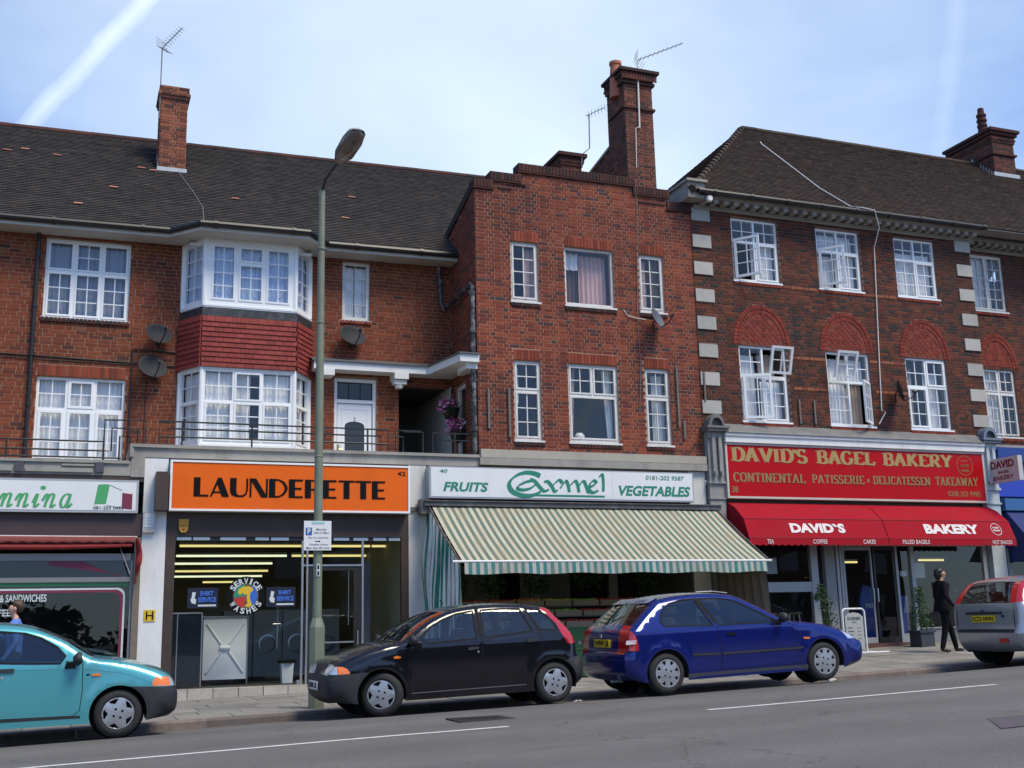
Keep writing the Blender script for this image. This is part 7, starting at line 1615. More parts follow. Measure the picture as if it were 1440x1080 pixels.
    def wheelset(s, kind, r=.285, steer=0, rimr=.185, front=None):
        for w in s.wheels:
            for far in (0, 1):
                cy = s.W-.03 if far else .03; st = steer if w == front else 0
                M = Matrix.Translation((s.g(w), cy, r-.004)) @ Matrix.Rotation(st, 4, 'Z') @ Matrix.Rotation(math.pi if far else 0, 4, 'Z')
                t = bpy.data.objects.new('wheel', None); COL.objects.link(t); t.parent = s.root; t.matrix_local = M; t.empty_display_size = .1
                R = Matrix.Rotation(math.pi/2, 4, 'X')   # lathe axis z -> -y
                b = MB(); prof = [(rimr-.01, .0), (rimr+.004, .014), (rimr+.03, .020), (r-.035, .012), (r-.012, -.002), (r-.002, -.02), (r, -.04), (r, -.13), (r-.01, -.155), (rimr, -.165)]
                b.lathe(prof, 40, R); 
                for k in (-.05, -.085, -.12): b.lathe([(r+.0006, k), (r+.0006, k-.008)], 40, R)
                b.build('tyre', TYRE, t, smooth=40, local=True)
                b = MB(); b.lathe([(0, -.035), (rimr, -.035), (rimr, .0)], 32, R); b.build('wheel_inner', WELL, t, local=True)
                holes = []; n = 5 if kind == 'slot' else 8
                for k in range(n):
                    a = 2*math.pi*k/n+.3
                    if kind == 'slot':
                        q = [(rimr*.92*math.cos(a+u*.72), rimr*.92*math.sin(a+u*.72)) for u in (0, .25, .5, .75, 1)]+[(rimr*(.80-.18*u)*math.cos(a+.66-u*.34), rimr*(.80-.18*u)*math.sin(a+.66-u*.34)) for u in (0.2, .6, 1)]
                        q += [(rimr*.76*math.cos(a+.12), rimr*.76*math.sin(a+.12))]
                    else:
                        q = [(rimr*.90*math.cos(a+u), rimr*.90*math.sin(a+u)) for u in (-.17, 0, .17)]+[(rimr*.74*math.cos(a+.12), rimr*.74*math.sin(a+.12)), (rimr*.58*math.cos(a), rimr*.58*math.sin(a)), (rimr*.74*math.cos(a-.12), rimr*.74*math.sin(a-.12))]
                    holes.append(q)
                for k in range(4):
                    a = math.pi/2*k+.5; c = (rimr*.30*math.cos(a), rimr*.30*math.sin(a)); holes.append([(c[0]+.016*math.cos(u), c[1]+.016*math.sin(u)) for u in [math.pi/3*i for i in range(6)]])
                outc = [(rimr*math.cos(2*math.pi*i/40), rimr*math.sin(2*math.pi*i/40)) for i in range(40)]
                extra = [(rimr*q*math.cos(2*math.pi*(i+.5)/20), rimr*q*math.sin(2*math.pi*(i+.5)/20)) for q in (.95, .5, .15) for i in range(20)]
                vs, fs = cdt(outc, holes, [p for p in extra if not any(inside(p, h) for h in holes)])
                def dome(x, z): q = math.hypot(x, z)/rimr; return -.012-.018*(1-q*q)-(.010*math.exp(-((q-.97)/.06)**2))
                b = MB(); b.add([(x, dome(x, z), z) for x, z in vs], fs)
                for h in holes: k = len(h); b.add([(x, dome(x, z), z) for x, z in h]+[(x, dome(x, z)+.02, z) for x, z in h], [(i, (i+1) % k, (i+1) % k+k, i+k) for i in range(k)])
                b.build('wheel_trim', WCOV, t, smooth=35, local=True)
    def innards(s, x0, x1, seats, floor=.32):
        g = s.g; b = MB(); W_ = s.W
        lo, hi = min(s.c[0][0], s.c[-1][0])+.12, max(s.c[0][0], s.c[-1][0])-.12
        b.box((g(lo), .20, s.bot+.05), (g(hi), W_-.20, floor)); b.box((g(x0), .085, floor), (g(x1), .10, s.belt-.03)); b.box((g(x0), W_-.10, floor), (g(x1), W_-.085, s.belt-.03))
        ws = sorted(s.wheels); b.box((g(ws[0]+s.ar), .06, s.bot+.03), (g(ws[1]-s.ar), W_-.06, floor)); b.build('underbody', WELL, s.root, local=True)
        for w in s.wheels:
            for far in (0, 1):
                b = MB(); n = 16; vs = []
                for i in range(n+1):
                    a = -.25+(math.pi+.5)*i/n; x, z = w+s.ar*math.cos(a), s.wz+s.ar*math.sin(a); ys = s.y(x, z)
                    for yy in (ys, ys+.38): vs.append((g(x), W_-yy if far else yy, z))
                b.add(vs, [(2*i, 2*i+2, 2*i+3, 2*i+1) for i in range(n)]); yb = .40; cx = g(w)
                b.add([(cx, W_-yb if far else yb, s.wz)]+[(g(w+s.ar*math.cos(2*math.pi*i/16)), W_-yb if far else yb, s.wz+s.ar*math.sin(2*math.pi*i/16)) for i in range(16)], [(0, i+1, (i+1) % 16+1) for i in range(16)])
                b.build('wheel_arch', WELL, s.root, local=True)
        for xs_, lean in seats:
            for yc in (.45, W_-.45):
                b = MB(); d = -lean
                b.prism([(g(xs_), floor+.05), (g(xs_+.5*lean), floor+.05), (g(xs_+.5*lean), floor+.22), (g(xs_+.08*lean), floor+.22), (g(xs_-.08*lean), 1.03), (g(xs_-.20*lean), 1.03)], .44, 'y', yc-.22)
                b.prism([(g(xs_-.10*lean), 1.05), (g(xs_-.14*lean), 1.22), (g(xs_-.22*lean), 1.22), (g(xs_-.20*lean), 1.05)], .24, 'y', yc-.12); b.build('seat', CABIN, s.root, local=True)
    def box(s, a, b_, name, m, parent=None):
        b = MB(); b.box((s.g(a[0]), a[1], a[2]), (s.g(b_[0]), b_[1], b_[2])); return b.build(name, m, s.root, local=True)
    def mirror(s, x, z, d, m=BPLAS):
        for far in (0, 1):
            yy = s.y(x, z); b = MB(); sy = -1
            R = lambda p: (s.g(p[0]), s.W-p[1] if far else p[1], p[2])
            ring = []
            for i, (o_, ry, rz, rx) in enumerate(((0, .03, .03, 0), (.02, .09, .065, .03*d), (.07, .10, .075, .06*d), (.10, .09, .068, .085*d), (.105, .08, .06, .10*d))):
                ring.append([R((x+rx, yy-.11+ry*math.cos(a), z+.06+rz*math.sin(a)+o_*.1)) for a in [2*math.pi*k/12 for k in range(12)]])
            vs = [p for r_ in ring for p in r_]; b.add(vs, [(i*12+k, i*12+(k+1) % 12, (i+1)*12+(k+1) % 12, (i+1)*12+k) for i in range(4) for k in range(12)]+[tuple(range(48, 60)), tuple(reversed(range(12)))])
            b.add([R(p) for p in ((x-.04, yy, z-.05), (x+.09, yy, z-.05), (x+.06, yy-.08, z+.03), (x, yy-.08, z+.03), (x-.02, yy, z+.03), (x+.07, yy, z+.05))], [(0, 1, 2, 3), (4, 5, 2, 3), (0, 3, 4), (1, 5, 2)]); b.fix = True
            b.build('wing_mirror', m, s.root, smooth=45, local=True)
# ---- the two supermini hatchbacks share a profile (front at -x, wheel at 0)
SMINI = [(-0.568, 0.200, .16, .22, 'bumper'), (-0.663, 0.260, .20, .32, 'bumper'), (-0.689, 0.380, .20, .34, 'bumper'), (-0.681, 0.500, .20, .34, 'bumper'), (-0.658, 0.545, .20, .32, 'nose'), (-0.638, 0.600, .18, .30, 'nose'), (-0.586, 0.675, .16, .26, 'hood'), (-0.448, 0.745, .12, .20, 'hood'), (-0.215, 0.825, .10, .17, 'hood'), (0.050, 0.885, .09, .14, 'hood'), (0.290, 0.925, .07, .08, 'screen'), (0.620, 1.134, .05, .06, 'screen'), (0.930, 1.275, .06, .07, 'roof'), (1.200, 1.335, .07, .08, 'roof'), (1.600, 1.360, .07, .08, 'roof'), (2.000, 1.345, .07, .08, 'roof'), (2.300, 1.305, .07, .08, 'roof'), (2.450, 1.270, .07, .09, 'rear_glass'), (2.570, 1.152, .09, .10, 'rear_glass'), (2.740, 0.960, .10, .13, 'hatch'), (2.820, 0.780, .12, .15, 'hatch'), (2.840, 0.630, .14, .18, 'rbumper'), (2.900, 0.590, .18, .26, 'rbumper'), (2.945, 0.460, .20, .30, 'rbumper'), (2.925, 0.300, .18, .28, 'rbumper'), (2.790, 0.220, .10, .15, 'rbumper')]
def smini_table(c, head=True):
    return {'bumper': ('front_bumper', BPLAS, []), 'nose': ('front_panel', c.paint, [(.0, .16, 'headlight', CLR), (.84, 1, 'headlight', CLR), (.3, .7, 'grille', BPLAS)]), 'hood': ('bonnet', c.paint, []), 'screen': ('windscreen', GL_CAR, [(0, .03, 'screen_pillar', c.paint), (.97, 1, 'screen_pillar', c.paint)]), 'roof': ('roof', c.paint, []),
            'rear_glass': ('rear_window', GL_CAR, [(0, .08, 'tail_lamp', REDL), (.92, 1, 'tail_lamp', REDL)]), 'hatch': ('tailgate', c.paint, [(0, .08, 'tail_lamp', REDL), (.92, 1, 'tail_lamp', REDL)]), 'rbumper': ('rear_bumper', BPLAS, [])}
BUMPF = [(-.95, .15), (-.95, .545), (-.76, .545), (-.44, .555), (-.20, .565), (-.12, .52), (-.30, .20), (-.31, .15)]
BUMPR = [(2.70, .15), (2.72, .40), (2.60, .555), (2.78, .60), (3.1, .62), (3.1, .15)]
HEAD = [(-.90, .552), (-.90, .66), (-.70, .665), (-.565, .655), (-.565, .556), (-.70, .552)]
INDC = [(-.562, .556), (-.562, .655), (-.50, .65), (-.44, .62), (-.415, .575), (-.42, .560)]
LAMPR = [(2.400, 1.318), (2.325, 1.268), (2.420, 1.179), (2.530, 1.060), (2.580, 0.930), (2.660, 0.790), (2.675, 0.775), (2.960, 0.790), (2.960, 1.000), (2.660, 1.258)]
cB = Car('black_hatchback', 'black five-door hatchback parked between the lamp post and the blue car', (3.873, 14.72, -1.166), 1.4, 1.62, SMINI, .88, .30, (0, 2.45), .325, .175, paint('black_car_paint', (.004, .004, .007), .0, .05, .22), wz=.27, group=None)
FW = [(0.630, 0.885), (0.565, 0.975), (0.700, 1.085), (0.880, 1.183), (1.080, 1.250), (1.330, 1.283), (1.335, 0.915)]
RW = [(1.440, 0.920), (1.445, 1.288), (1.750, 1.296), (2.020, 1.283), (2.160, 0.975)]
QW = [(2.270, 0.985), (2.105, 1.280), (2.290, 1.263), (2.450, 1.132), (2.545, 0.965)]
FD = [(0.365, 0.220), (0.360, 0.900), (0.620, 1.100), (0.880, 1.230), (1.080, 1.303), (1.400, 1.328), (1.405, 0.920), (1.385, 0.270)]
RD = [(1.390, 0.270), (1.410, 0.920), (1.405, 1.328), (2.060, 1.318), (2.260, 0.965), (2.290, 0.800), (2.260, 0.620), (2.160, 0.470), (2.080, 0.330), (2.020, 0.285)]
cB.side([('window', GL_CAR, FW, .006), ('window', GL_CAR, RW, .006), ('window', GL_CAR, QW, .006), ('headlight', CLR, HEAD), ('indicator', ORL, INDC), ('tail_lamp', REDL, LAMPR), ('front_bumper', BPLAS, BUMPF), ('rear_bumper', BPLAS, BUMPR), ('front_door', cB.paint, FD), ('rear_door', cB.paint, RD)])
cB.strip(smini_table(cB)); cB.innards(.4, 2.7, ((1.35, -1), (2.2, -1)))
for P in (FW, RW, QW): cB.line(P, .02, 'window_seal', SEAL, closed=True)
cB.line(FD[:3], .008, 'door_gap', SEAL); cB.line([(.365, .24), (1.385, .275), (2.02, .285), (2.08, .33), (2.16, .47), (2.26, .62), (2.29, .80), (2.26, .965), (2.06, 1.35)], .008, 'door_gap', SEAL); cB.line([(1.387, .27), (1.41, .92), (1.392, 1.36)], .010, 'door_gap', SEAL); cB.line([(1.39, .93), (1.385, 1.33)], .05, 'door_pillar', SEAL)
cB.line([(.40, .262), (2.02, .27)], .012, 'sill_strip', mat('sill_edge_grey', (.10, .10, .11), .4), off=.004)
cB.line([(-.44, .60), (-.05, .735), (.36, .805), (1.0, .835), (2.2, .93)], .006, 'body_crease', mat('crease_grey', (.02, .02, .024), .2, coat=1), off=.002)
cB.wheelset('slot', .275, math.radians(-24), .182, front=0); cB.mirror(.47, .87, -1)
for x0, z0 in ((1.20, .765), (2.05, .825)): cB.patch([(x0, z0), (x0+.15, z0+.01), (x0+.15, z0+.045), (x0, z0+.04)], 'door_handle', BPLAS, .018, True)
disc_ = [(1.345+.014*math.cos(a), .742+.014*math.sin(a)) for a in [i*math.pi/5 for i in range(10)]]; cB.patch(disc_, 'door_lock', ALU, .006)
cB.patch([(.17, .715), (.26, .715), (.265, .735), (.22, .75), (.17, .742)], 'side_repeater', ORL, .012, True)
b = MB(); b.box((-.735, .54, .355), (-.725, 1.08, .465)); pl_ = b.build('number_plate', SIGNW, cB.root, local=True)
MQ = Matrix(((0, -1, 0, -.836), (-1, 0, 0, 1.08), (0, 0, 1, 0), (0, 0, 0, 1)))
def lplate(par, s_, x, ya, yb, z0, z1, m, face):
    """plate text on a car's end; face -1 looks to -x"""
    M = Matrix(((0, 0, 0, x), (-1 if face < 0 else 1, 0, 0, ya if face < 0 else ya), (0, 0, 1, 0), (0, 0, 0, 1)))
    cu = text(s_, 0, abs(yb-ya), z0, z1, 0, m, None, bold=.03, M=M, name='plate_lettering'); cu.parent = par; return cu
lplate(pl_, 'R888 UE', -.7375, 1.05, .57, .375, .445, BLK, -1)
for i in range(3): b = MB(); b.tube([(-.705+.01*i, 1.18-.1*i, .56), (-.675+.01*i, 1.17-.1*i, .65)], .011, 6); b.build('grille_bar', ALU, cB.root, local=True)
b = MB(); b.tube([(1.05, .55, 1.395), (1.0, .55, 1.45)], .006, 5); b.build('aerial', SEAL, cB.root, local=True)
b = MB(); b.tube([(.25, 1.1, .945), (.55, .6, 1.14)], .006, 5); b.tube([(.22, .7, .945), (.5, .3, 1.10)], .006, 5); b.build('wiper', SEAL, cB.root, local=True)
# ---- turquoise three-door, front to the right (mirrored profile)
cT = Car('turquoise_hatchback', 'turquoise hatchback parked at the left edge in front of the cafe', (.638, 14.6, -1.23), .9, 1.62, SMINI, .88, .30, (0, 2.45), .325, .175, paint('turquoise_car_paint', (.075, .32, .36), .3, .08, .32), flip=True, wz=.27)
FWt = [(0.660, 0.875), (0.600, 0.960), (0.700, 1.070), (0.880, 1.179), (1.050, 1.238), (1.500, 1.288), (1.700, 1.288), (1.720, 0.930)]
QWt = [(1.800, 0.940), (1.800, 1.288), (2.200, 1.268), (2.520, 0.990)]
FDt = [(0.500, 0.270), (0.430, 0.330), (0.405, 0.550), (0.410, 0.930), (0.620, 1.100), (0.880, 1.230), (1.080, 1.303), (1.760, 1.328), (1.760, 0.290)]
cT.side([('window', GL_CAR, FWt, .006), ('window', GL_CAR, QWt, .006), ('headlight', CLR, [(-.90, .552), (-.90, .67), (-.70, .665), (-.575, .66), (-.60, .556)]), ('indicator', ORL, [(-.597, .556), (-.572, .66), (-.50, .668), (-.42, .665), (-.385, .62), (-.38, .565)]), ('tail_lamp', REDL, LAMPR), ('front_bumper', BPLAS, [(-.95, .15), (-.95, .545), (-.76, .545), (-.40, .557), (-.12, .575), (-.06, .55), (-.30, .20), (-.31, .15)]), ('rear_bumper', BPLAS, BUMPR), ('front_door', cT.paint, FDt)])
cT.strip(smini_table(cT)); cT.innards(.4, 2.7, ((1.45, -1), (2.2, -1)))
for P in (FWt, QWt): cT.line(P, .02, 'window_seal', SEAL, closed=True)
cT.line([(1.76, 1.36), (1.76, .29), (.50, .275), (.43, .33), (.405, .55), (.41, .93)], .008, 'door_gap', SEAL)
cT.line([(.42, .26), (2.1, .27)], .03, 'sill', BPLAS, off=.004); cT.line([(-.38, .60), (-.05, .735), (.40, .80), (1.6, .84)], .006, 'body_crease', mat('teal_crease', (.03, .25, .30), .3, coat=1), off=.002)
cT.wheelset('slot', .275, 0, .182, front=0); cT.mirror(.52, .86, -1)
cT.patch([(1.15, .80), (1.31, .80), (1.31, .845), (1.15, .845)], 'door_handle', BPLAS, .018, True); cT.patch([(.21, .715), (.30, .715), (.305, .738), (.25, .745), (.21, .74)], 'side_repeater', ORL, .012, True); cT.patch([(.33, .725), (.365, .725), (.365, .745), (.33, .745)], 'badge', SEAL, .004)
cT.patch([(1.26, .73), (1.29, .73), (1.29, .76), (1.26, .76)], 'door_lock', ALU, .006)
# ---- blue three-door hatchback, front to the right; wheel at 0 is the rear one
CIV = [(-0.520, .22, 0.072, 0.130, 'rbumper'), (-0.604, .28, 0.144, 0.216, 'rbumper'), (-0.630, .40, 0.158, 0.245, 'rbumper'), (-0.627, .53, 0.158, 0.230, 'rbumper'), (-0.611, .575, 0.144, 0.202, 'hatch'), (-0.573, .62, 0.101, 0.144, 'hatch'), (-0.562, .78, 0.094, 0.130, 'hatch'), (-0.520, .90, 0.086, 0.115, 'hatch'), (-0.452, .955, 0.079, 0.101, 'rear_glass'), (-0.265, 1.10, 0.072, 0.086, 'rear_glass'), (-0.070, 1.245, 0.080, 0.090, 'roof'), (0.020, 1.30, 0.080, 0.090, 'roof'), (0.350, 1.345, 0.070, 0.080, 'roof'), (0.720, 1.36, 0.070, 0.080, 'roof'), (1.050, 1.345, 0.070, 0.080, 'roof'), (1.320, 1.30, 0.060, 0.070, 'screen'), (1.700, 1.11, 0.050, 0.060, 'screen'), (2.100, .905, 0.070, 0.080, 'hood'), (2.450, .86, 0.090, 0.140, 'hood'), (2.800, .80, 0.100, 0.170, 'hood'), (3.080, .715, 0.140, 0.220, 'nose'), (3.220, .655, 0.140, 0.220, 'nose'), (3.320, .575, 0.150, 0.240, 'bumper'), (3.420, .535, 0.160, 0.260, 'bumper'), (3.440, .38, 0.160, 0.260, 'bumper'), (3.400, .25, 0.150, 0.240, 'bumper'), (3.200, .19, 0.100, 0.200, 'bumper')]
cC = Car('blue_hatchback', 'metallic blue three-door hatchback parked in front of the greengrocer and bakery', (7.935, 14.46, -1.053), 1.74, 1.64, CIV, .87, .36, (0, 2.66), .335, .17, paint('blue_car_paint', (.004, .012, .135), .35, .04, .24), wz=.28)
QWc = [(.02, .925), (-.045, .985), (-.02, 1.07), (.06, 1.165), (.20, 1.245), (.40, 1.285), (.60, 1.29), (.805, .90)]
DWc = [(.895, .90), (.67, 1.29), (.95, 1.285), (1.14, 1.265), (1.30, 1.22), (1.55, 1.09), (1.84, .935), (1.84, .895)]
DDc = [(.885, .27), (.90, .50), (.86, .885), (.635, 1.325), (.98, 1.33), (1.2, 1.29), (1.34, 1.25), (1.65, 1.085), (2.0, .905), (2.15, .84), (2.18, .58), (2.24, .27)]
LMc = [(-.9, .615), (-.9, .945), (-.60, .945), (-.56, .93), (-.50, .88), (-.455, .80), (-.435, .70), (-.435, .62)]
cC.side([('window', GL_CAR, QWc, .006), ('window', GL_CAR, DWc, .006), ('tail_lamp', REDL, LMc), ('headlight', CLR, [(3.05, .735), (3.075, .66), (3.12, .585), (3.5, .57), (3.5, .70), (3.2, .78)]), ('rear_bumper', cC.paint, [(-.9, .15), (-.9, .60), (-.44, .60), (-.28, .595), (-.30, .28), (-.31, .15)]), ('front_bumper', cC.paint, [(3.6, .1), (3.6, .568), (3.12, .58), (3.05, .56), (2.98, .30), (2.98, .1)]), ('door', cC.paint, DDc)])
GP = [(0, .16, 'tail_lamp', REDL), (.84, 1, 'tail_lamp', REDL)]
cC.strip({'rbumper': ('rear_bumper', cC.paint, []), 'bumper': ('front_bumper', cC.paint, []), 'hatch': ('tailgate', cC.paint, GP), 'rear_glass': ('rear_window', GL_CAR, [(0, .03, 'rear_pillar', cC.paint), (.97, 1, 'rear_pillar', cC.paint)]), 'roof': ('roof', cC.paint, []), 'screen': ('windscreen', GL_CAR, [(0, .03, 'screen_pillar', cC.paint), (.97, 1, 'screen_pillar', cC.paint)]), 'hood': ('bonnet', cC.paint, []), 'nose': ('front_panel', BPLAS, [(0, .16, 'headlight', CLR), (.84, 1, 'headlight', CLR)])})
cC.innards(-.3, 2.1, ((1.15, 1), (.3, 1)))
for P in (QWc, DWc): cC.line(P, .018, 'window_seal', SEAL, closed=True)
cC.line([(.85, .93), (.63, 1.30)], .045, 'door_pillar', SEAL, off=.001); cC.line(DDc[:4], .009, 'door_gap', SEAL); cC.line(DDc[8:], .009, 'door_gap', SEAL); cC.line([(.885, .275), (2.24, .275)], .008, 'door_gap', SEAL)
cC.line([(.41, .515), (.865, .50)], .032, 'rubbing_strip', BPLAS, off=.012); cC.line([(.905, .50), (2.14, .50), (2.28, .505)], .032, 'rubbing_strip', BPLAS, off=.012); cC.line([(.32, .225), (2.34, .225)], .06, 'sill', mat('sill_grey', (.035, .035, .05), .5), off=.006)
cC.line([(-.40, .85), (.2, .835), (.9, .83), (1.9, .80), (2.5, .77)], .007, 'body_crease', mat('blue_crease', (.02, .02, .26), .25, coat=1), off=.002); cC.line([(-.74, .61), (-.26, .605)], .008, 'bumper_gap', SEAL)
cC.patch([(-.62, .71), (-.47, .71), (-.455, .765), (-.60, .765)], 'reversing_lens', mat('pale_lens', (.5, .42, .42), .2, coat=1), .003, True)
cC.wheelset('petal', .285, 0, .192); cC.mirror(1.86, .89, 1)
cC.patch([(1.0, .745), (1.16, .75), (1.16, .785), (1.0, .78)], 'door_handle', mat('gloss_black', (.01, .01, .012), .1, coat=1), .014, True); cC.patch([(2.31, .625), (2.41, .62), (2.41, .645), (2.31, .655)], 'side_repeater', ORL, .008, True)
b = MB(); b.box((-.617, .56, .665), (-.585, 1.07, .775)); pl_ = b.build('number_plate', mat('plate_yellow_reflective', (.70, .50, .02), .4), cC.root, local=True); lplate(pl_, 'V80 JJ', -.6185, 1.04, .59, .68, .76, BLK, -1)
b = MB()
for p, q in (((-.635, .76, .80), (-.628, .77, .85)), ((-.635, .82, .80), (-.628, .81, .85)), ((-.632, .77, .825), (-.632, .81, .825))): b.tube([p, q], .007, 5)
b.build('maker_emblem', ALU, cC.root, local=True)
b = MB(); b.add([(.72, .35, 1.405), (1.22, .35, 1.37), (1.20, .35, 1.41), (.80, .35, 1.435), (.72, 1.34, 1.405), (1.22, 1.34, 1.37), (1.20, 1.34, 1.41), (.80, 1.34, 1.435)], [(0, 1, 2, 3), (4, 5, 6, 7), (3, 2, 6, 7), (1, 5, 6, 2)]); b.build('sunroof_deflector', mat('tinted_perspex', (.02, .02, .02), .1, coat=1), cC.root, local=True) if False else None
b = MB(); b.tube([(.72, .30, 1.385), (.98, .27, 1.385), (1.25, .30, 1.35)], .006, 6); b.build('roof_trim', mat('pale_trim', (.5, .5, .5), .4), cC.root, local=True)
b = MB(); b.prism([(-.10, 1.265), (.06, 1.335), (.05, 1.31), (-.06, 1.235)], 1.15, 'y', .27); b.build('roof_spoiler', cC.paint, cC.root, local=True)
b = MB(); b.tube([(-.5, .45, .20), (-.68, .45, .20)], .022, 8); b.build('exhaust', ALU, cC.root, local=True)
b = MB(); b.tube([(-.02, .5, 1.26), (-.50, .75, .99)], .006, 5); b.build('wiper', SEAL, cC.root, local=True)
# ---- silver hatchback cut by the right edge
FOC = [(-.50, .26, .10, .18, 'rb'), (-.62, .33, .20, .30, 'rb'), (-.68, .44, .22, .32, 'rb'), (-.70, .56, .22, .32, 'rb2'), (-.685, .615, .20, .30, 'hatch'), (-.665, .72, .16, .24, 'hatch'), (-.65, .95, .14, .2, 'hatch'), (-.635, 1.04, .13, .18, 'glass'), (-.52, 1.22, .11, .14, 'glass'), (-.35, 1.37, .10, .12, 'roof'), (-.1, 1.425, .08, .1, 'roof'), (.5, 1.46, .08, .1, 'roof'), (1.2, 1.44, .08, .1, 'roof'), (1.6, 1.36, .06, .07, 'screen'), (2.2, 1.02, .07, .08, 'hood'), (2.7, .93, .1, .15, 'hood'), (3.1, .80, .15, .25, 'fb'), (3.3, .65, .2, .3, 'fb'), (3.36, .45, .2, .3, 'fb'), (3.28, .25, .15, .2, 'fb')]
gz_ = road_z(15.14, 14.7)
cS = Car('silver_hatchback', 'silver hatchback seen from behind at the right edge of the picture', (15.24, 14.50, -.915), 2.2, 1.70, FOC, .95, .34, (0, 2.61), .34, .2, paint('silver_car_paint', (.34, .35, .37), .55, .05, .3), wz=.29)
LMs = [(-.9, 1.045), (-.62, 1.05), (-.42, 1.07), (-.32, 1.24), (-.26, 1.45), (-.6, 1.5)]
cS.side([('window', GL_CAR, [(-.22, 1.06), (-.12, 1.30), (.2, 1.36), (.55, 1.37), (.6, 1.02)], .006), ('window', GL_CAR, [(.68, 1.02), (.64, 1.37), (1.1, 1.36), (1.4, 1.3), (1.85, 1.0)], .006), ('tail_lamp', REDL, LMs), ('rear_bumper', cS.paint, [(-.9, .15), (-.9, .60), (-.35, .60), (-.33, .2)]), ('door', cS.paint, [(.6, .3), (.6, .98), (.6, 1.40), (1.3, 1.40), (1.95, 1.02), (2.0, .3)])])
cS.strip({'rb': ('rear_bumper', cS.paint, []), 'rb2': ('bumper_groove', BPLAS, []), 'hatch': ('tailgate', cS.paint, []), 'glass': ('rear_window', GL_CAR, [(0, .08, 'tail_lamp', REDL), (.92, 1, 'tail_lamp', REDL)]), 'screen': ('windscreen', GL_CAR, [])})
cS.innards(-.3, 2.1, ((1.1, 1), (.2, 1)))
cS.wheelset('slot', .305, 0, .19)
b = MB(); b.box((-.705, .45, .865), (-.665, 1.25, .905)); b.build('boot_handle', BPLAS, cS.root, local=True)
b = MB(); b.box((-.715, .60, .735), (-.67, 1.11, .845)); pl_ = b.build('number_plate', mat('plate_yellow_reflective', (0, 0, 0)), cS.root, local=True); lplate(pl_, 'KC53 NWN', -.7175, 1.09, .62, .75, .83, BLK, -1)
b = MB(); b.box((-.712, .37, .40), (-.60, .55, .47)); b.build('reflector', REDL, cS.root, local=True)
b = MB(); b.tube([(-.70, .30, .50), (-.715, .6, .505), (-.70, 1.4, .50)], .006, 5); b.build('bumper_crease', mat('light_grey_trim', (.4, .4, .42), .3), cS.root, local=True)
for s_ in (.20, 1.50): b = MB(); b.tube([(-.64 if s_ < 1 else -.64, s_, 1.02), (-.675, s_+.0, .80), (-.68, s_, .62)], .005, 5); b.build('tailgate_gap', SEAL, cS.root, local=True)
disc_ = MB(); disc_.lathe([(0, .0), (.022, .0), (.02, .01)], 12, Matrix.Translation((-.70, .42, .83)) @ Matrix.Rotation(-math.pi/2, 4, 'Y')); disc_.build('lock', SEAL, cS.root, local=True); disc_ = MB(); disc_.lathe([(0, .0), (.03, .0), (.028, .012)], 12, Matrix.Translation((-.70, .855, .915)) @ Matrix.Rotation(-math.pi/2, 4, 'Y')); disc_.build('maker_emblem', mat('emblem_blue', (.02, .04, .15), .3), cS.root, local=True)
b = MB(); b.tube([(-.60, .85, 1.08), (-.42, 1.25, 1.20)], .006, 5); b.build('wiper', SEAL, cS.root, local=True)
# ================================================================ street furniture, roof aerials, dishes, railings
GREENP = mat('grey_green_post_paint', (.165, .185, .125), .6, var=.12, vscale=5, dirt=.5, dirtcol=(.26, .27, .25), dscale=4, bump=.2, bscale=30)
LP = thing('street_lamp', 'tall grey-green street lamp standing in front of the launderette', 'street lamp', (3.455, 16.9, -1.18))
b = MB(); b.lathe([(.115, -1.25), (.115, -.02), (.10, .03), (.072, .11), (.07, .16)], 8, T(3.455, 16.9, 0, math.pi/8)); b.build('base_column', GREENP, LP)
b = MB(); b.lathe([(.069, .14), (.066, 2.0), (.060, 4.2), (.052, 6.72), (.048, 6.8)], 14, T(3.455, 16.9, 0)); b.build('column', GREENP, LP, smooth=40)
b = MB()
for z in (2.5, 4.6, 5.8): b.lathe([(.066, z), (.070, z+.01), (.066, z+.03)], 14, T(3.455, 16.9, 0))
b.build('column_band', GREENP, LP, kind='stuff')
DM = mat('lamp_arm_dark', (.035, .033, .03), .6); b = MB(); b.tube([(3.455, 16.9, 6.78), (3.475, 16.72, 6.93), (3.53, 16.45, 7.0), (3.60, 16.18, 7.09)], [.028, .026, .026, .026], 8); b.build('arm', DM, LP)
a_, c_2 = Vector((3.58, 16.26, 7.03)), Vector((3.70, 15.46, 7.24)); d_ = (c_2-a_).normalized(); sx_ = d_.cross(Vector((0, 0, 1))).normalized(); up_ = sx_.cross(d_)
def pod(prof, lowz, name, m):
    b = MB(); n = 14; vs = []
    for t_, w_, h_ in prof:
        for k in range(n+1):
            a = math.pi*k/n; vs.append(a_+d_*(t_*(c_2-a_).length)+sx_*(w_*math.cos(a))+up_*(h_*math.sin(a)*(1 if not lowz else -1)))
    b.add(vs, [(i*(n+1)+k, i*(n+1)+k+1, (i+1)*(n+1)+k+1, (i+1)*(n+1)+k) for i in range(len(prof)-1) for k in range(n)]); b.fix = True
    return b.build(name, m, LP, smooth=True)
pod([(0, .05, .04), (.1, .10, .07), (.3, .155, .10), (.7, .165, .11), (.92, .14, .09), (1.0, .09, .04), (1.03, .0, .0)], False, 'lantern_hood', mat('lantern_grey', (.30, .30, .28), .5, dirt=.4, dirtcol=(.1, .1, .09)))
pod([(.0, .05, .02), (.12, .10, .05), (.3, .15, .13), (.7, .16, .14), (.93, .13, .09), (1.02, .0, .0)], True, 'lantern_bowl', mat('lantern_bowl_brown', (.14, .105, .085), .25, coat=.5, var=.2, vscale=14))
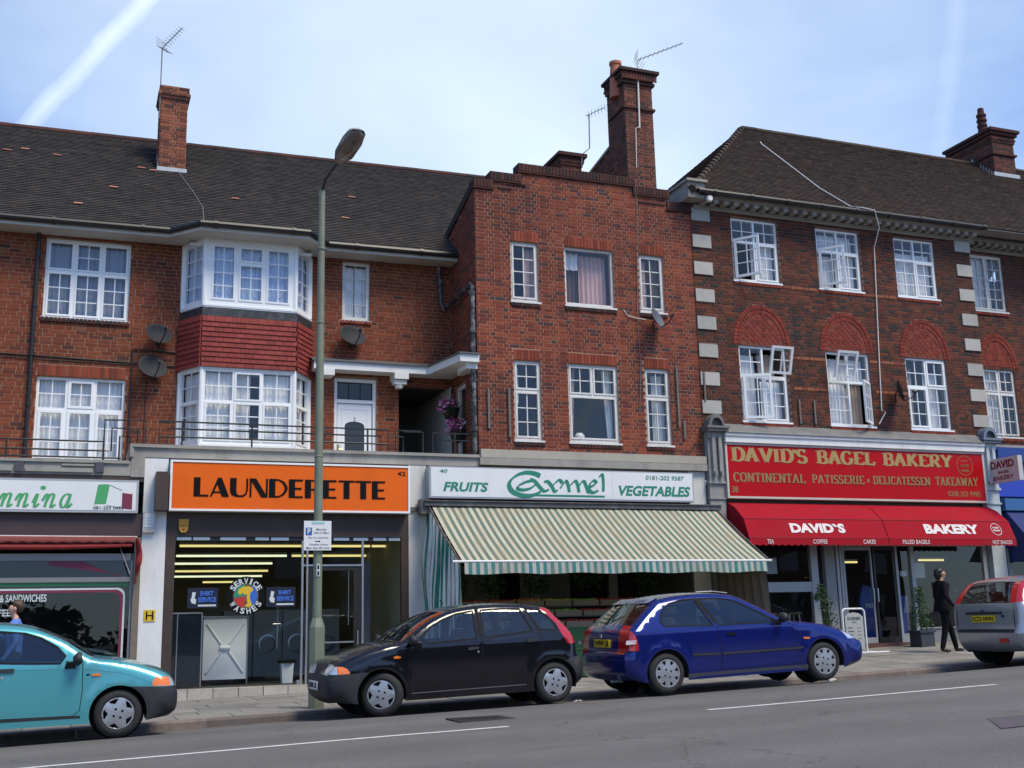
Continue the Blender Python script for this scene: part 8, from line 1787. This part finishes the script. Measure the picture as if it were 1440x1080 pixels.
t = thing('parking_sign', 'white parking sign with a blue P strapped to the street lamp', 'sign', (3.43, 16.78, 1.3))
bx('plate', (3.225, 16.80, 1.095), (3.635, 16.812, 1.53), SIGNW, t); bx('blue_square', (3.25, 16.796, 1.32), (3.345, 16.799, 1.43), mat('sign_blue_p', (.01, .10, .42), .5), t)
text('P', 3.275, 3.325, 1.335, 1.42, 16.795, VW, t, bold=.04); GI = mat('ink_grey', (.10, .10, .11), .6)
for s_, x0, x1, z0, z1 in (('Mon-Sat', 3.41, 3.56, 1.39, 1.42), ('8am-5.30pm', 3.38, 3.60, 1.335, 1.37), ('Pay at machine', 3.29, 3.59, 1.265, 1.295), ('Display ticket', 3.31, 3.59, 1.165, 1.195), ('Max stay 80 mins', 3.26, 3.61, 1.11, 1.145)): text(s_, x0, x1, z0, z1, 16.799, GI, t, bold=.01)
b = MB(); b.box((3.39, 16.797, 1.222), (3.45, 16.799, 1.232)); b.add([(3.45, 16.797, 1.212), (3.475, 16.797, 1.227), (3.45, 16.797, 1.242)], [(0, 1, 2)]); b.build('arrow', BLK, t)
bx('header', (3.34, 16.796, 1.485), (3.53, 16.799, 1.52), mat('faded_teal_print', (.30, .52, .50), .6), t)
t = thing('number_label', 'small white label with two black figure ones on the lamp column', 'label', (3.45, 16.83, .8)); bx('label', (3.425, 16.822, .715), (3.475, 16.828, .895), VW, t); text('1', 3.437, 3.462, .82, .88, 16.821, BLK, t, bold=.04); text('1', 3.437, 3.462, .73, .79, 16.821, BLK, t, bold=.04)
def dish(loc, yaw, pitch, r, lab, arm=True, m=None):
    t = thing('satellite_dish', lab, 'satellite dish', loc, 'satellite dishes on the walls'); m = m or mat('dish_grey', (.032, .034, .038), .7, var=.15, vscale=8, spec=.2)
    M = Matrix.Translation(loc) @ Matrix.Rotation(yaw, 4, 'Z') @ Matrix.Rotation(pitch, 4, 'X') @ Matrix.Rotation(math.pi/2, 4, 'X')
    b = MB(); b.lathe([(0, -.07), (r*.3, -.062), (r*.6, -.04), (r*.85, -.012), (r, .005), (r*1.02, .002), (r*.98, -.004), (r*.6, -.05), (0, -.08)], 26, M @ Matrix.Diagonal((1, .86, 1, 1))); b.build('reflector', m, t, smooth=True)
    b = MB(); f_ = M @ Vector((0, -r*.35, .36)); b.tube([M @ Vector((0, -r*.86, -.01)), M @ Vector((0, -r*.75, .2)), f_], .014, 6); b.build('feed_arm', BLACKM, t)
    b = MB(); b.tube([f_+Vector((0, .03, -.01)), f_+(M.to_3x3() @ Vector((0, 0, -.10)))], .032, 8); b.build('receiver', mat('receiver_grey', (.06, .06, .065), .5), t)
    b = MB(); b.tube([M @ Vector((0, 0, -.08)), M @ Vector((0, -.05, -.14)), (loc[0]+.02, loc[1]+.22, loc[2]-.24)], .02, 6); b.build('bracket', BLACKM, t)
    return t
dish((1.39, 22.14, 5.60), math.radians(18), math.radians(-24), .26, 'grey satellite dish, the upper of the two left of the bay')
dish((1.30, 22.14, 4.94), math.radians(18), math.radians(-22), .28, 'grey satellite dish, the lower of the two left of the bay')
dish((5.20, 22.16, 5.84), math.radians(15), math.radians(-26), .29, 'dark grey satellite dish under the narrow window left of the passage')
dish((11.42, 20.5, 6.24), math.radians(38), math.radians(-20), .27, 'grey satellite dish at the lower right of the narrow upper window of the middle building', m=mat('dish_blue_grey', (.10, .115, .13), .5))
dish((17.62, 20.45, 4.98), math.radians(54), math.radians(-12), .30, 'black satellite dish seen edge-on beside the right bakery building window', m=mat('dish_black', (.02, .021, .022), .6))
def yagi(base, top, tip, n, lab, el=.16, mast=.014, wm_=GALV, refl=True):
    t = thing('tv_aerial', lab, 'aerial', base, 'rooftop television aerials'); b = MB(); b.tube([base, top] if len(base) == 3 else base, mast, 6); b.build('mast', wm_, t)
    b = MB(); b.tube([top, tip], .011, 5); b.build('boom', GALV, t); d = Vector(tip)-Vector(top); s_ = d.cross(Vector((0, 0, 1))).normalized(); u_ = s_.cross(d).normalized()
    for i in range(n):
        p = Vector(top)+d*((i+.6)/n); q = MB(); q.tube([p-s_*el*(1-.3*i/n), p+s_*el*(1-.3*i/n)], .0055, 4); q.build('element', GALV, t)
    if refl:
        p = Vector(top)-d*.02
        for sg in (1, -1):
            for k in (0, 1, 2, 3): q = MB(); q.tube([p+u_*sg*(.03+.05*k)-s_*.17+d.normalized()*.03*k, p+u_*sg*(.03+.05*k)+s_*.17+d.normalized()*.03*k], .005, 4); q.build('reflector_rod', GALV, t)
    return t
yagi((1.36, 24.7, 11.2), (1.36, 24.7, 12.92), (1.75, 24.3, 13.28), 9, 'tall thin television aerial on the left chimney', el=.14)
t = yagi((12.0, 21.95, 11.3), (12.03, 21.95, 13.04), (13.15, 21.7, 13.55), 10, 'large television aerial on the white mast of the tall chimney', el=.13, mast=.02, wm_=CABW)
b = MB(); b.tube([(11.88, 21.97, 10.3), (11.9, 21.95, 11.28), (12.0, 21.95, 11.34)], .01, 5); b.build('aerial_lead', CABW, t)
for z in (12.35, 11.8, 11.45): b = MB(); b.tube([(11.9, 21.95, z), (12.12, 21.95, z)], .012, 5); b.build('bracket', BLACKM, t)
t = thing('tv_aerial', 'small television aerial on a cranked pole above the low chimney', 'aerial', (11.45, 24.1, 11.2), 'rooftop television aerials')
b = MB(); b.tube([(11.48, 24.1, 11.1), (11.5, 24.1, 11.45), (11.72, 24.1, 11.65), (11.74, 24.1, 12.55)], .016, 6); b.build('mast', GALV, t); b = MB(); b.tube([(11.66, 24.1, 12.52), (12.15, 24.0, 12.78)], .012, 5); b.build('boom', GALV, t)
for i in range(6): b = MB(); p = Vector((11.72, 24.1, 12.55)).lerp(Vector((12.15, 24.0, 12.78)), i/5); b.tube([p+Vector((.05, .10, -.05)), p-Vector((.05, .10, -.05))], .005, 4); b.build('element', GALV, t)
# ---- railings
RBK = mat('railing_black', (.012, .012, .013), .5)
def rail(lab, base, segs, posts, r=.016):
    t = thing('balcony_railing', lab, 'railing', base)
    for s_ in segs: b = MB(); b.tube([(x, F+.06, z) for x, z in s_], r, 5); b.build('rail', RBK, t)
    for x, z0, z1 in posts: b = MB(); b.tube([(x, F+.06, z0), (x, F+.06, z1)], r*1.1, 5); b.build('post', RBK, t)
rail('black geometric railing on the lower balcony ledge above the cafe', (-.5, F, 2.9), [[(-4, 3.26), (.46, 3.25)], [(-4, 3.09), (.46, 3.09)], [(-4, 2.97), (.75, 2.965)], [(.46, 3.09), (.585, 3.09), (.585, 3.50), (1.02, 3.50), (1.02, 3.25)], [(.46, 3.25), (.46, 3.64), (1.15, 3.66), (1.15, 3.25)], [(.72, 2.97), (.72, 3.36), (.90, 3.36), (.90, 3.25)]], [(-1.1, 2.9, 3.26), (-2.6, 2.9, 3.26), (.46, 2.9, 3.25), (.72, 2.9, 3.0)])
rail('black geometric railing on the main balcony in front of the bay and door', (4, F, 3.2), [[(1.39, 3.24), (1.39, 3.66), (5.6, 3.66), (5.6, 3.24)], [(1.52, 3.24), (1.52, 3.53), (5.45, 3.53), (5.45, 3.24)], [(1.39, 3.38), (5.6, 3.38)], [(5.75, 3.24), (5.75, 3.66), (6.25, 3.66)], [(6.30, 3.24), (6.30, 3.64), (5.9, 3.64)], [(6.5, 3.24), (6.5, 3.64), (7.4, 3.64)], [(6.68, 3.24), (6.68, 3.50), (7.4, 3.50)], [(5.6, 3.53), (5.9, 3.53), (5.9, 3.24)]], [(1.78, 3.2, 3.66), (3.02, 3.2, 3.66), (4.35, 3.2, 3.66), (5.2, 3.2, 3.66), (6.95, 3.2, 3.64)])
for x0, x1 in ((5.62, 5.74), (6.05, 6.12)): pass
# ---- plants
def leaves(parent, blobs, n, size, m, name='foliage', flat=.5):
    b = MB()
    for i in range(n):
        c, r = blobs[rnd.randrange(len(blobs))]
        u = Vector((rnd.gauss(0, 1), rnd.gauss(0, 1), rnd.gauss(0, 1))).normalized()*(rnd.random()**.4)
        p = Vector((c[0]+u.x*r[0], c[1]+u.y*r[1], c[2]+u.z*r[2])); a = Vector((rnd.gauss(0, 1), rnd.gauss(0, 1), rnd.gauss(0, .6))).normalized(); q = a.cross(Vector((rnd.gauss(0, 1), rnd.gauss(0, 1), rnd.gauss(0, 1)))).normalized()
        s_ = size*rnd.uniform(.6, 1.3); b.rv = rnd.random(); b.add([p-a*s_, p+q*s_*flat*.55, p+a*s_, p-q*s_*flat*.55], [(0, 1, 2, 3)])
    return b.build(name, m, parent, kind='stuff')
LEAF = piece_mat('bay_leaf', [(0, (.03, .075, .02)), (.35, (.045, .10, .028)), (.65, (.02, .055, .016)), (.9, (.075, .13, .04))], .5, .2, 3)
FLW = piece_mat('petunia', [(0, (.50, .05, .24)), (.35, (.62, .14, .38)), (.65, (.36, .02, .16)), (.8, (.68, .42, .55))], .6, .0, 3)
t = thing('potted_shrub', 'tall thin climbing shrub beside the bakery column', 'shrub', (14.95, 20.25, -.87))
b = MB(); 
for k in range(4): b.tube([(14.92+.02*k, 20.25, -.7), (14.85+.06*k, 20.28, -.1), (14.80+.1*k, 20.25, .55-.1*k)], .010, 5)
b.build('stem', mat('twig', (.07, .05, .03), .9), t)
leaves(t, [((14.85, 20.25, .45), (.12, .1, .22)), ((14.98, 20.25, .15), (.18, .15, .25)), ((15.02, 20.22, -.2), (.20, .16, .25)), ((15.05, 20.2, -.5), (.26, .2, .2)), ((14.72, 20.25, .35), (.05, .06, .1))], 900, .035, LEAF)
b = MB(); b.lathe([(0, -.87), (.15, -.87), (.19, -.62), (.17, -.62), (0, -.66)], 18, T(14.98, 20.25, 0)); b.build('pot', mat('dark_pot', (.03, .03, .035), .6), t, smooth=40)
t = thing('potted_shrub', 'bushy shrub in a dark square pot beside the woman in black', 'shrub', (17.3, 20.15, -.75))
leaves(t, [((17.3, 20.15, .35), (.14, .14, .2)), ((17.3, 20.15, .0), (.24, .2, .25)), ((17.3, 20.1, -.25), (.30, .25, .18))], 1100, .035, LEAF)
b = MB(); b.tube([(17.3, 20.15, -.6), (17.3, 20.15, .3)], .018, 6); b.build('stem', mat('twig', (0, 0, 0)), t); b = MB(); b.box((17.12, 19.97, -.78), (17.48, 20.33, -.42)); b.box((17.09, 19.94, -.45), (17.51, 20.36, -.41)); b.build('pot', mat('slate_pot', (.035, .04, .05), .6), t)
t = thing('hanging_plants', 'dim leafy plants hanging inside the greengrocer shopfront', 'plants', (7.5, 20.9, .5)); leaves(t, [((6.9, 20.9, .75), (.3, .15, .35)), ((7.7, 21.0, .7), (.35, .2, .3)), ((8.7, 21.1, .75), (.3, .2, .3)), ((9.8, 21.1, .8), (.4, .2, .25)), ((11.2, 21.1, .7), (.3, .2, .3))], 1500, .06, LEAF)
for (c, r, lab, n) in (((7.24, 21.95, 4.42), .22, 'upper hanging basket of pink petunias by the passage', 150), ((7.30, 21.7, 3.92), .20, 'lower hanging basket of pink petunias by the balcony corner', 150)):
    t = thing('hanging_basket', lab, 'hanging basket', c, 'hanging baskets of pink flowers'); b = MB(); b.lathe([(0, c[2]-.34), (.12, c[2]-.28), (.18, c[2]-.1), (.18, c[2]-.06)], 16, T(c[0], c[1], 0)); b.build('basket', mat('basket_dark', (.015, .014, .012), .9), t, smooth=True)
    leaves(t, [((c[0]-.02, c[1]-.04, c[2]), (r, r, .16)), ((c[0]-.08, c[1]-.1, c[2]-.12), (r*.7, r*.6, .16))], 420, .035, LEAF); leaves(t, [((c[0]-.10, c[1]-.1, c[2]+.08), (r*1.1, r, .14)), ((c[0]-.14, c[1]-.15, c[2]-.06), (r, r*.8, .16))], 130, .030, FLW, 'flowers', 1.5)
    b = MB(); b.tube([(c[0], c[1], c[2]+.0), (c[0]+.02, c[1], c[2]+.42), (7.42, c[1], c[2]+.45)], .008, 5); b.build('hook', BLACKM, t)
# ---- pavement sign, stools, litter, covers
t = thing('pavement_sign', 'white tubular pavement sign with a small printed board outside the bakery', 'sign', (14.87, 19.3, -.82)); zb_ = -.80
b = MB(); P = [(14.62, 19.3, zb_+.03), (14.62, 19.3, .0)]+[(14.70-.08*math.cos(a), 19.3, .0+.08*math.sin(a)) for a in [math.pi/2*i/4 for i in range(1, 5)]]+[(15.08+.08*math.sin(a), 19.3, .0+.08*math.cos(a)) for a in [math.pi/2*i/4 for i in range(0, 5)]]+[(15.16, 19.3, zb_+.03)]
b.tube(P, .02, 8); b.build('frame', WHITE, t); b = MB()
for x in (14.62, 15.16): b.tube([(x, 18.98, zb_+.02), (x, 19.62, zb_+.02)], .02, 8)
b.tube([(14.62, 19.0, zb_+.02), (15.45, 19.0, zb_+.02)], .018, 8); b.build('foot', WHITE, t, kind='stuff')
b = MB(); vs, fs = cdt([(14.67, -.72), (15.11, -.72), (15.11, -.08), (15.02, -.01), (14.89, .01), (14.76, -.01), (14.67, -.08)]); b.add([(x, 19.29, z) for x, z in vs], fs); b.add([(x, 19.305, z) for x, z in vs], fs); b.build('board', mat('board_grey', (.36, .37, .35), .6, var=.05), t)
text('KOSHER', 14.73, 15.05, -.14, -.08, 19.288, GI, t, bold=.03); text('EST.', 14.84, 14.95, -.20, -.17, 19.288, GI, t, bold=.02)
for k in range(4): bx('print_line', (14.72, 19.284, -.30-k*.07), (14.84+.03*(k % 2), 19.288, -.285-k*.07), GI, t); bx('print_line', (14.95, 19.284, -.30-k*.07), (15.05, 19.288, -.29-k*.07), mat('faded_print', (.25, .25, .25)), t)
for k, x in enumerate((14.25, 14.90)):
    t = thing('bar_stool', 'wooden-topped white stool, %s of the two behind the lower bakery window' % ('left', 'right')[k], 'stool', (x, 21.45, -.66), 'stools in the bakery')
    bx('seat', (x-.17, 21.3, .0), (x+.17, 21.6, .035), mat('stool_wood', (.32, .18, .08), .6), t)
    for sx in (-1, 1):
        for sy in (-1, 1): b = MB(); b.tube([(x+sx*.12, 21.45+sy*.1, 0), (x+sx*.2, 21.45+sy*.16, -.66)], .017, 6); b.build('leg', WHITE, t)
def ground_patch(x0, x1, y0, y1, name, m, lab, cat, lift=.005, skew=0, z=None):
    b = MB(); nx = 8; vs = []
    for i in range(nx+1):
        x = x0+(x1-x0)*i/nx; vs += [(x, y0, road_z(x, y0)+lift), (x+skew, y1, road_z(x+skew, y1)+lift)]
    b.add(vs, [(2*i, 2*i+2, 2*i+3, 2*i+1) for i in range(nx)]); return b.build(name, m, None) if lab is None else tag(b.build(name, m, None), lab, cat)
mh = thing('drain_cover', 'dark rectangular iron cover set in the road in front of the black car', 'drain cover', (4.75, 13.3, road_z(4.7, 13.3)))
b = MB(); x0, x1, y0, y1 = 4.35, 5.05, 13.0, 13.55; z_ = road_z(4.7, 13.25)
for a, c, d, e in cells(x0, x1, y0, y1, [(x0+.04, x1-.04, y0+.04, y1-.04)]): b.box((a, d, z_-.02), (c, e, z_+.012))
b.build('rim', iron, mh); b = MB(); b.box((x0+.045, y0+.045, z_-.02), (x1-.045, y1-.045, z_+.003)); b.build('plate', iron, mh); b = MB()
for i in range(11): b.box((x0+.07+i*.053, y0+.07, z_+.0035), (x0+.095+i*.053, y1-.07, z_+.011))
b.build('tread', iron, mh, kind='stuff')
struct(ground_patch(8.2, 9.6, 8.6, 9.3, 'road_patch', mat('tar_patch', (.085, .07, .078), .85, var=.15, vscale=6, bump=.5, bscale=150), None, None, skew=.5))
struct(ground_patch(3.3, 5.2, 12.45, 13.0, 'road_patch', mat('asphalt_faint_patch', (.135, .133, .14), .88, var=.15, vscale=6, bump=.8, bscale=220), None, None, lift=.003, skew=.3)) if False else None
for k, (x, y, lab) in enumerate(((11.25, 15.3, 'crumpled white paper in the gutter by the front wheel of the blue car'), (6.85, 15.15, 'scrap of pale litter by the rear wheel of the black car'), (7.75, 15.5, 'small white scrap in the gutter behind the blue car'))):
    b = MB(); s_ = .13 if k == 0 else .05; z_ = road_z(x, y); n = 7; vs = [(x+(i/(n-1)-.5)*2*s_+rnd.uniform(-.01, .01), y+(j-.5)*s_+rnd.uniform(-.02, .02), z_+rnd.uniform(.005, .05)*(1 if k == 0 else .5)) for i in range(n) for j in range(3)]
    b.add(vs, [(3*i+j, 3*i+3+j, 3*i+4+j, 3*i+1+j) for i in range(n-1) for j in range(2)]); tag(b.build('litter', SIGNW, None), lab, 'litter')
# ---- far side of the road, seen only in reflections
OPB = thing('far_building', 'long plain brick building across the road, seen only in reflections', 'building', (30, -44, -2)); b = MB(); b.box((7, -60, -2.2), (75, -46, 8.2)); b.build('wall', mat('far_brick', (.12, .065, .045), .9, var=.3, vscale=.4), OPB); b = MB(); b.prism([(-61, 8.2), (-45.5, 8.2), (-53, 12.5)], 69, 'x', 6.5); b.build('roof', TILE_L, OPB)
for i in range(13):
    for z in (-.2, 3.6): bx('window', (9.5+i*5.1, -46.02, z), (11.7+i*5.1, -45.96, z+1.9), mat('far_window', (.25, .27, .3), .2), OPB)
bl = []; FL2 = piece_mat('far_leaf', [(0, (.02, .045, .015)), (.5, (.03, .06, .02)), (.8, (.012, .03, .01))], .8, .2, 1)
for i in range(34):
    x = -75+i*4.2+rnd.uniform(-1.5, 1.5); h = rnd.uniform(2.2, 5.6) if x < 6 else rnd.uniform(2, 3.2); y = -38-rnd.random()*4
    bl += [((x, y, -2+h*.45), (2.6, 1.8, h*.5)), ((x+rnd.uniform(-1, 1), y, -2+h*.8), (1.7, 1.5, h*.3))]
leaves(None, bl, 14000, .38, FL2, 'tree_line', .9)
# ================================================================ people
def figure(name, label, loc, yaw, J, E, mats, cat='person'):
    """J: joint -> (x, y, z, rx, ry); one skinned body; mats: function z, joint -> slot"""
    t = thing(name, label, cat, loc, rot=(0, 0, yaw)); names = list(J); me = bpy.data.meshes.new('body'); me.from_pydata([J[n][:3] for n in names], [(names.index(a), names.index(b_)) for a, b_ in E], [])
    ob = bpy.data.objects.new('body_src', me); COL.objects.link(ob); md = ob.modifiers.new('s', 'SKIN'); md.use_smooth_shade = True
    for i, n in enumerate(names): v = me.skin_vertices[0].data[i]; v.radius = (J[n][3], J[n][4]); v.use_root = (i == 0)
    m2 = ob.modifiers.new('u', 'SUBSURF'); m2.levels = 2; m2.render_levels = 2
    dg = bpy.context.evaluated_depsgraph_get(); me2 = bpy.data.meshes.new_from_object(ob.evaluated_get(dg)); bpy.data.objects.remove(ob)
    for m in mats[0]: me2.materials.append(m)
    pts = {n: Vector(J[n][:3]) for n in names}
    for p in me2.polygons:
        nn = min(names, key=lambda n: (pts[n]-p.center).length); p.material_index = mats[1](p.center, nn); p.use_smooth = True
    body = bpy.data.objects.new('body', me2); COL.objects.link(body); body.parent = t
    return t, body
SUIT = mat('black_suit_cloth', (.008, .008, .010), .9, var=.4, vscale=8, bump=1, bscale=14, spec=.15); SKIN = mat('skin', (.42, .22, .14), .55, var=.08, vscale=12); SKIN2 = mat('skin_light', (.50, .28, .20), .55); SHIRT = mat('white_shirt', (.6, .6, .6), .8); BSH = mat('blue_shirt_cloth', (.10, .20, .55), .85, var=.1); HAIRD = mat('dark_hair', (.010, .008, .007), .5); HAIRB = mat('brown_hair', (.06, .035, .02), .6); SHOE = mat('black_shoe', (.008, .008, .008), .3); NAVY = mat('navy_trousers', (.015, .02, .04), .85)
def human(arm):
    J = {'pelvis': (0, 0, .93, .135, .165), 'waist': (0, 0, 1.05, .11, .14), 'chest': (.01, 0, 1.25, .125, .165), 'upper': (0, 0, 1.36, .10, .15), 'neck': (.0, 0, 1.42, .052, .055), 'neck2': (.015, 0, 1.45, .046, .048), 'jaw': (.050, 0, 1.495, .046, .044), 'head': (.030, 0, 1.565, .080, .067), 'crown': (.018, 0, 1.615, .076, .064)}
    E = [('pelvis', 'waist'), ('waist', 'chest'), ('chest', 'upper'), ('upper', 'neck'), ('neck', 'neck2'), ('neck2', 'jaw'), ('jaw', 'head'), ('head', 'crown')]
    J['nose'] = (.118, 0, 1.545, .013, .012); E.append(('head', 'nose'))
    for s_, n in ((-1, 'r'), (1, 'l')):
        sh, el, wr = arm[n]; J['sh'+n] = (0, s_*.165, 1.355, .062, .065); J['el'+n] = (*el, .043, .045); J['wr'+n] = (*wr, .026, .030); hd = Vector(wr)+(Vector(wr)-Vector(el)).normalized()*.08; J['palm'+n] = (*hd, .020, .036)
        E += [('upper', 'sh'+n), ('sh'+n, 'el'+n), ('el'+n, 'wr'+n), ('wr'+n, 'palm'+n)]
        dirn = (Vector(wr)-Vector(el)).normalized(); side = dirn.cross(Vector((0, 1, 0))).normalized()
        for k in range(4):
            o_ = side*((k-1.5)*.018); ln = (.055, .066, .062, .048)[k]; a = hd+o_*1.1+dirn*.03; b_ = a+dirn*ln+Vector((.01, 0, 0)); J['f%s%d' % (n, k)] = (*a, .0085, .0085); J['g%s%d' % (n, k)] = (*b_, .007, .007); E += [('palm'+n, 'f%s%d' % (n, k)), ('f%s%d' % (n, k), 'g%s%d' % (n, k))]
        a = hd+side*.04; J['t'+n] = (*(a+dirn*.01), .009, .009); J['u'+n] = (*(a+dirn*.045), .008, .008); E += [('wr'+n, 't'+n), ('t'+n, 'u'+n)]
        hx, kx, ax_ = arm['leg'+n]; J['hip'+n] = (hx, s_*.085, .86, .088, .092); J['kn'+n] = (kx[0], s_*.09, kx[1], .062, .06); J['an'+n] = (ax_[0], s_*.09, ax_[1], .048, .046)
        J['toe'+n] = (ax_[0]+.15, s_*.10, .035, .03, .04); J['heel'+n] = (ax_[0]-.015, s_*.09, .045, .04, .038); E += [('pelvis', 'hip'+n), ('hip'+n, 'kn'+n), ('kn'+n, 'an'+n), ('an'+n, 'heel'+n), ('heel'+n, 'toe'+n)]
    return J, E
def skincls(suit_top=True, collar=1.42):
    def f(c, n):
        if n in ('jaw', 'head', 'crown', 'nose', 'neck2') or (n == 'neck' and c.z > collar): return 1
        if n[:2] in ('pa',) or n[0] in 'fgtu' and n[1:2] in 'rl' or n.startswith('palm'): return 1
        if n.startswith('toe') or n.startswith('heel'): return 3
        if n.startswith(('hip', 'kn', 'an')) or n == 'pelvis' and c.z < .95: return 2
        return 0
    return f
def face(t, H=1.568, skin=None, hair=HAIRD, long_=True):
    b = MB()
    for s_ in (-1, 1): b.lathe([(0, -.01), (.008, -.005), (.008, .004), (0, .008)], 8, Matrix.Translation((.097, s_*.030, H)) @ Matrix.Rotation(math.pi/2, 4, 'Y'))
    b.build('eyes', HAIRD, t, local=True, kind='stuff'); b = MB(); b.box((.098, -.022, H-.062), (.106, .022, H-.054)); b.build('mouth', mat('lips', (.35, .10, .08), .5), t, local=True)
    for s_ in (-1, 1): b = MB(); b.lathe([(0, -.012), (.022, -.008), (.028, 0), (.012, .006), (0, .004)], 10, Matrix.Translation((.012, s_*.082, H-.015)) @ Matrix.Rotation(math.pi/2*s_*-1, 4, 'X') @ Matrix.Diagonal((.7, 1.15, 1, 1))); b.build('ear', skin, t, local=True, smooth=True)
    bm = bmesh.new(); bmesh.ops.create_uvsphere(bm, u_segments=20, v_segments=14, radius=1)
    for v in list(bm.verts):
        x, y, z = v.co; v.co = Vector((-.004+x*.096, y*.080, H+.022+z*.094))
        if x > .55 and z < .45: v.co.x = min(v.co.x, .045)
        if long_ and z < -.1 and x < .3: v.co.z -= .09*(-z); v.co.x -= .01
    for v in bm.verts:
        if v.co.x > -.022 and v.co.z < H+.04 or v.co.x > .04 and v.co.z < H+.058: v.co = Vector((.02, 0, H))+(v.co-Vector((.02, 0, H)))*.55
    me = bpy.data.meshes.new('hair'); bm.to_mesh(me); bm.free(); me.materials.append(hair); o = bpy.data.objects.new('hair', me); COL.objects.link(o); o.parent = t
    for p in me.polygons: p.use_smooth = True
arm = {'r': (0, (-.08, -.27, 1.10), (.06, -.29, .89)), 'l': (0, (.02, .27, 1.10), (.16, .29, .92)), 'legr': (-.02, (-.04, .48), (-.13, .09)), 'legl': (.03, (.16, .49), (.24, .09))}
J, E_ = human(arm)
t, body = figure('person', 'woman in a black suit standing with one foot forward outside the bakery', (16.58, 18.62, pave_z(16.6, 18.6)), math.radians(-12), J, E_, ([SUIT, SKIN, SUIT, SHOE], skincls()))
face(t, skin=SKIN, hair=HAIRD); t.scale = (1.12, 1.12, 1.0)
b = MB(); b.add([(.05, -.05, 1.43), (.085, 0, 1.37), (.05, .05, 1.43), (.03, .065, 1.475), (.07, .02, 1.43), (.07, -.02, 1.43), (.03, -.065, 1.475)], [(0, 1, 5, 6), (1, 2, 3, 4)]); b.build('collar', SHIRT, t, local=True)
b = MB()   # jacket skirt over the hips
n = 24; rg = [(.115, .145, 1.10), (.145, .175, .98), (.165, .195, .86), (.17, .20, .80)]
vs = [(rx*math.cos(2*math.pi*k/n)+.01, ry*math.sin(2*math.pi*k/n), z) for rx, ry, z in rg for k in range(n)]; b.add(vs, [(i*n+k, i*n+(k+1) % n, (i+1)*n+(k+1) % n, (i+1)*n+k) for i in range(3) for k in range(n)]); b.build('jacket_skirt', SUIT, t, local=True, smooth=True)
arm = {'r': (0, (.06, -.26, 1.10), (.26, -.10, 1.24)), 'l': (0, (-.05, .25, 1.10), (.10, .25, .88)), 'legr': (0, (.12, .50), (.16, .09)), 'legl': (0, (-.04, .49), (-.2, .12))}
J, E_ = human(arm)
t, body = figure('person', 'man in a blue shirt walking left behind the turquoise car', (-.64, 17.35, -1.23), math.radians(176), J, E_, ([BSH, SKIN2, NAVY, SHOE], skincls()))
t.scale = (1.02, 1.02, 1.0); face(t, skin=SKIN2, hair=HAIRB, long_=False)
b = MB(); b.tube([(.105, -.005, 1.522), (.20, -.02, 1.51)], .005, 6); tag(b.build('cigarette', SIGNW, t, local=True), '', '') if False else b.build('held_stick', BLACKM, t, local=True)
for o in list(bpy.data.objects):   # a fixed seat for every unnamed leftover
    if o.type == 'EMPTY' and not o.children: bpy.data.objects.remove(o)
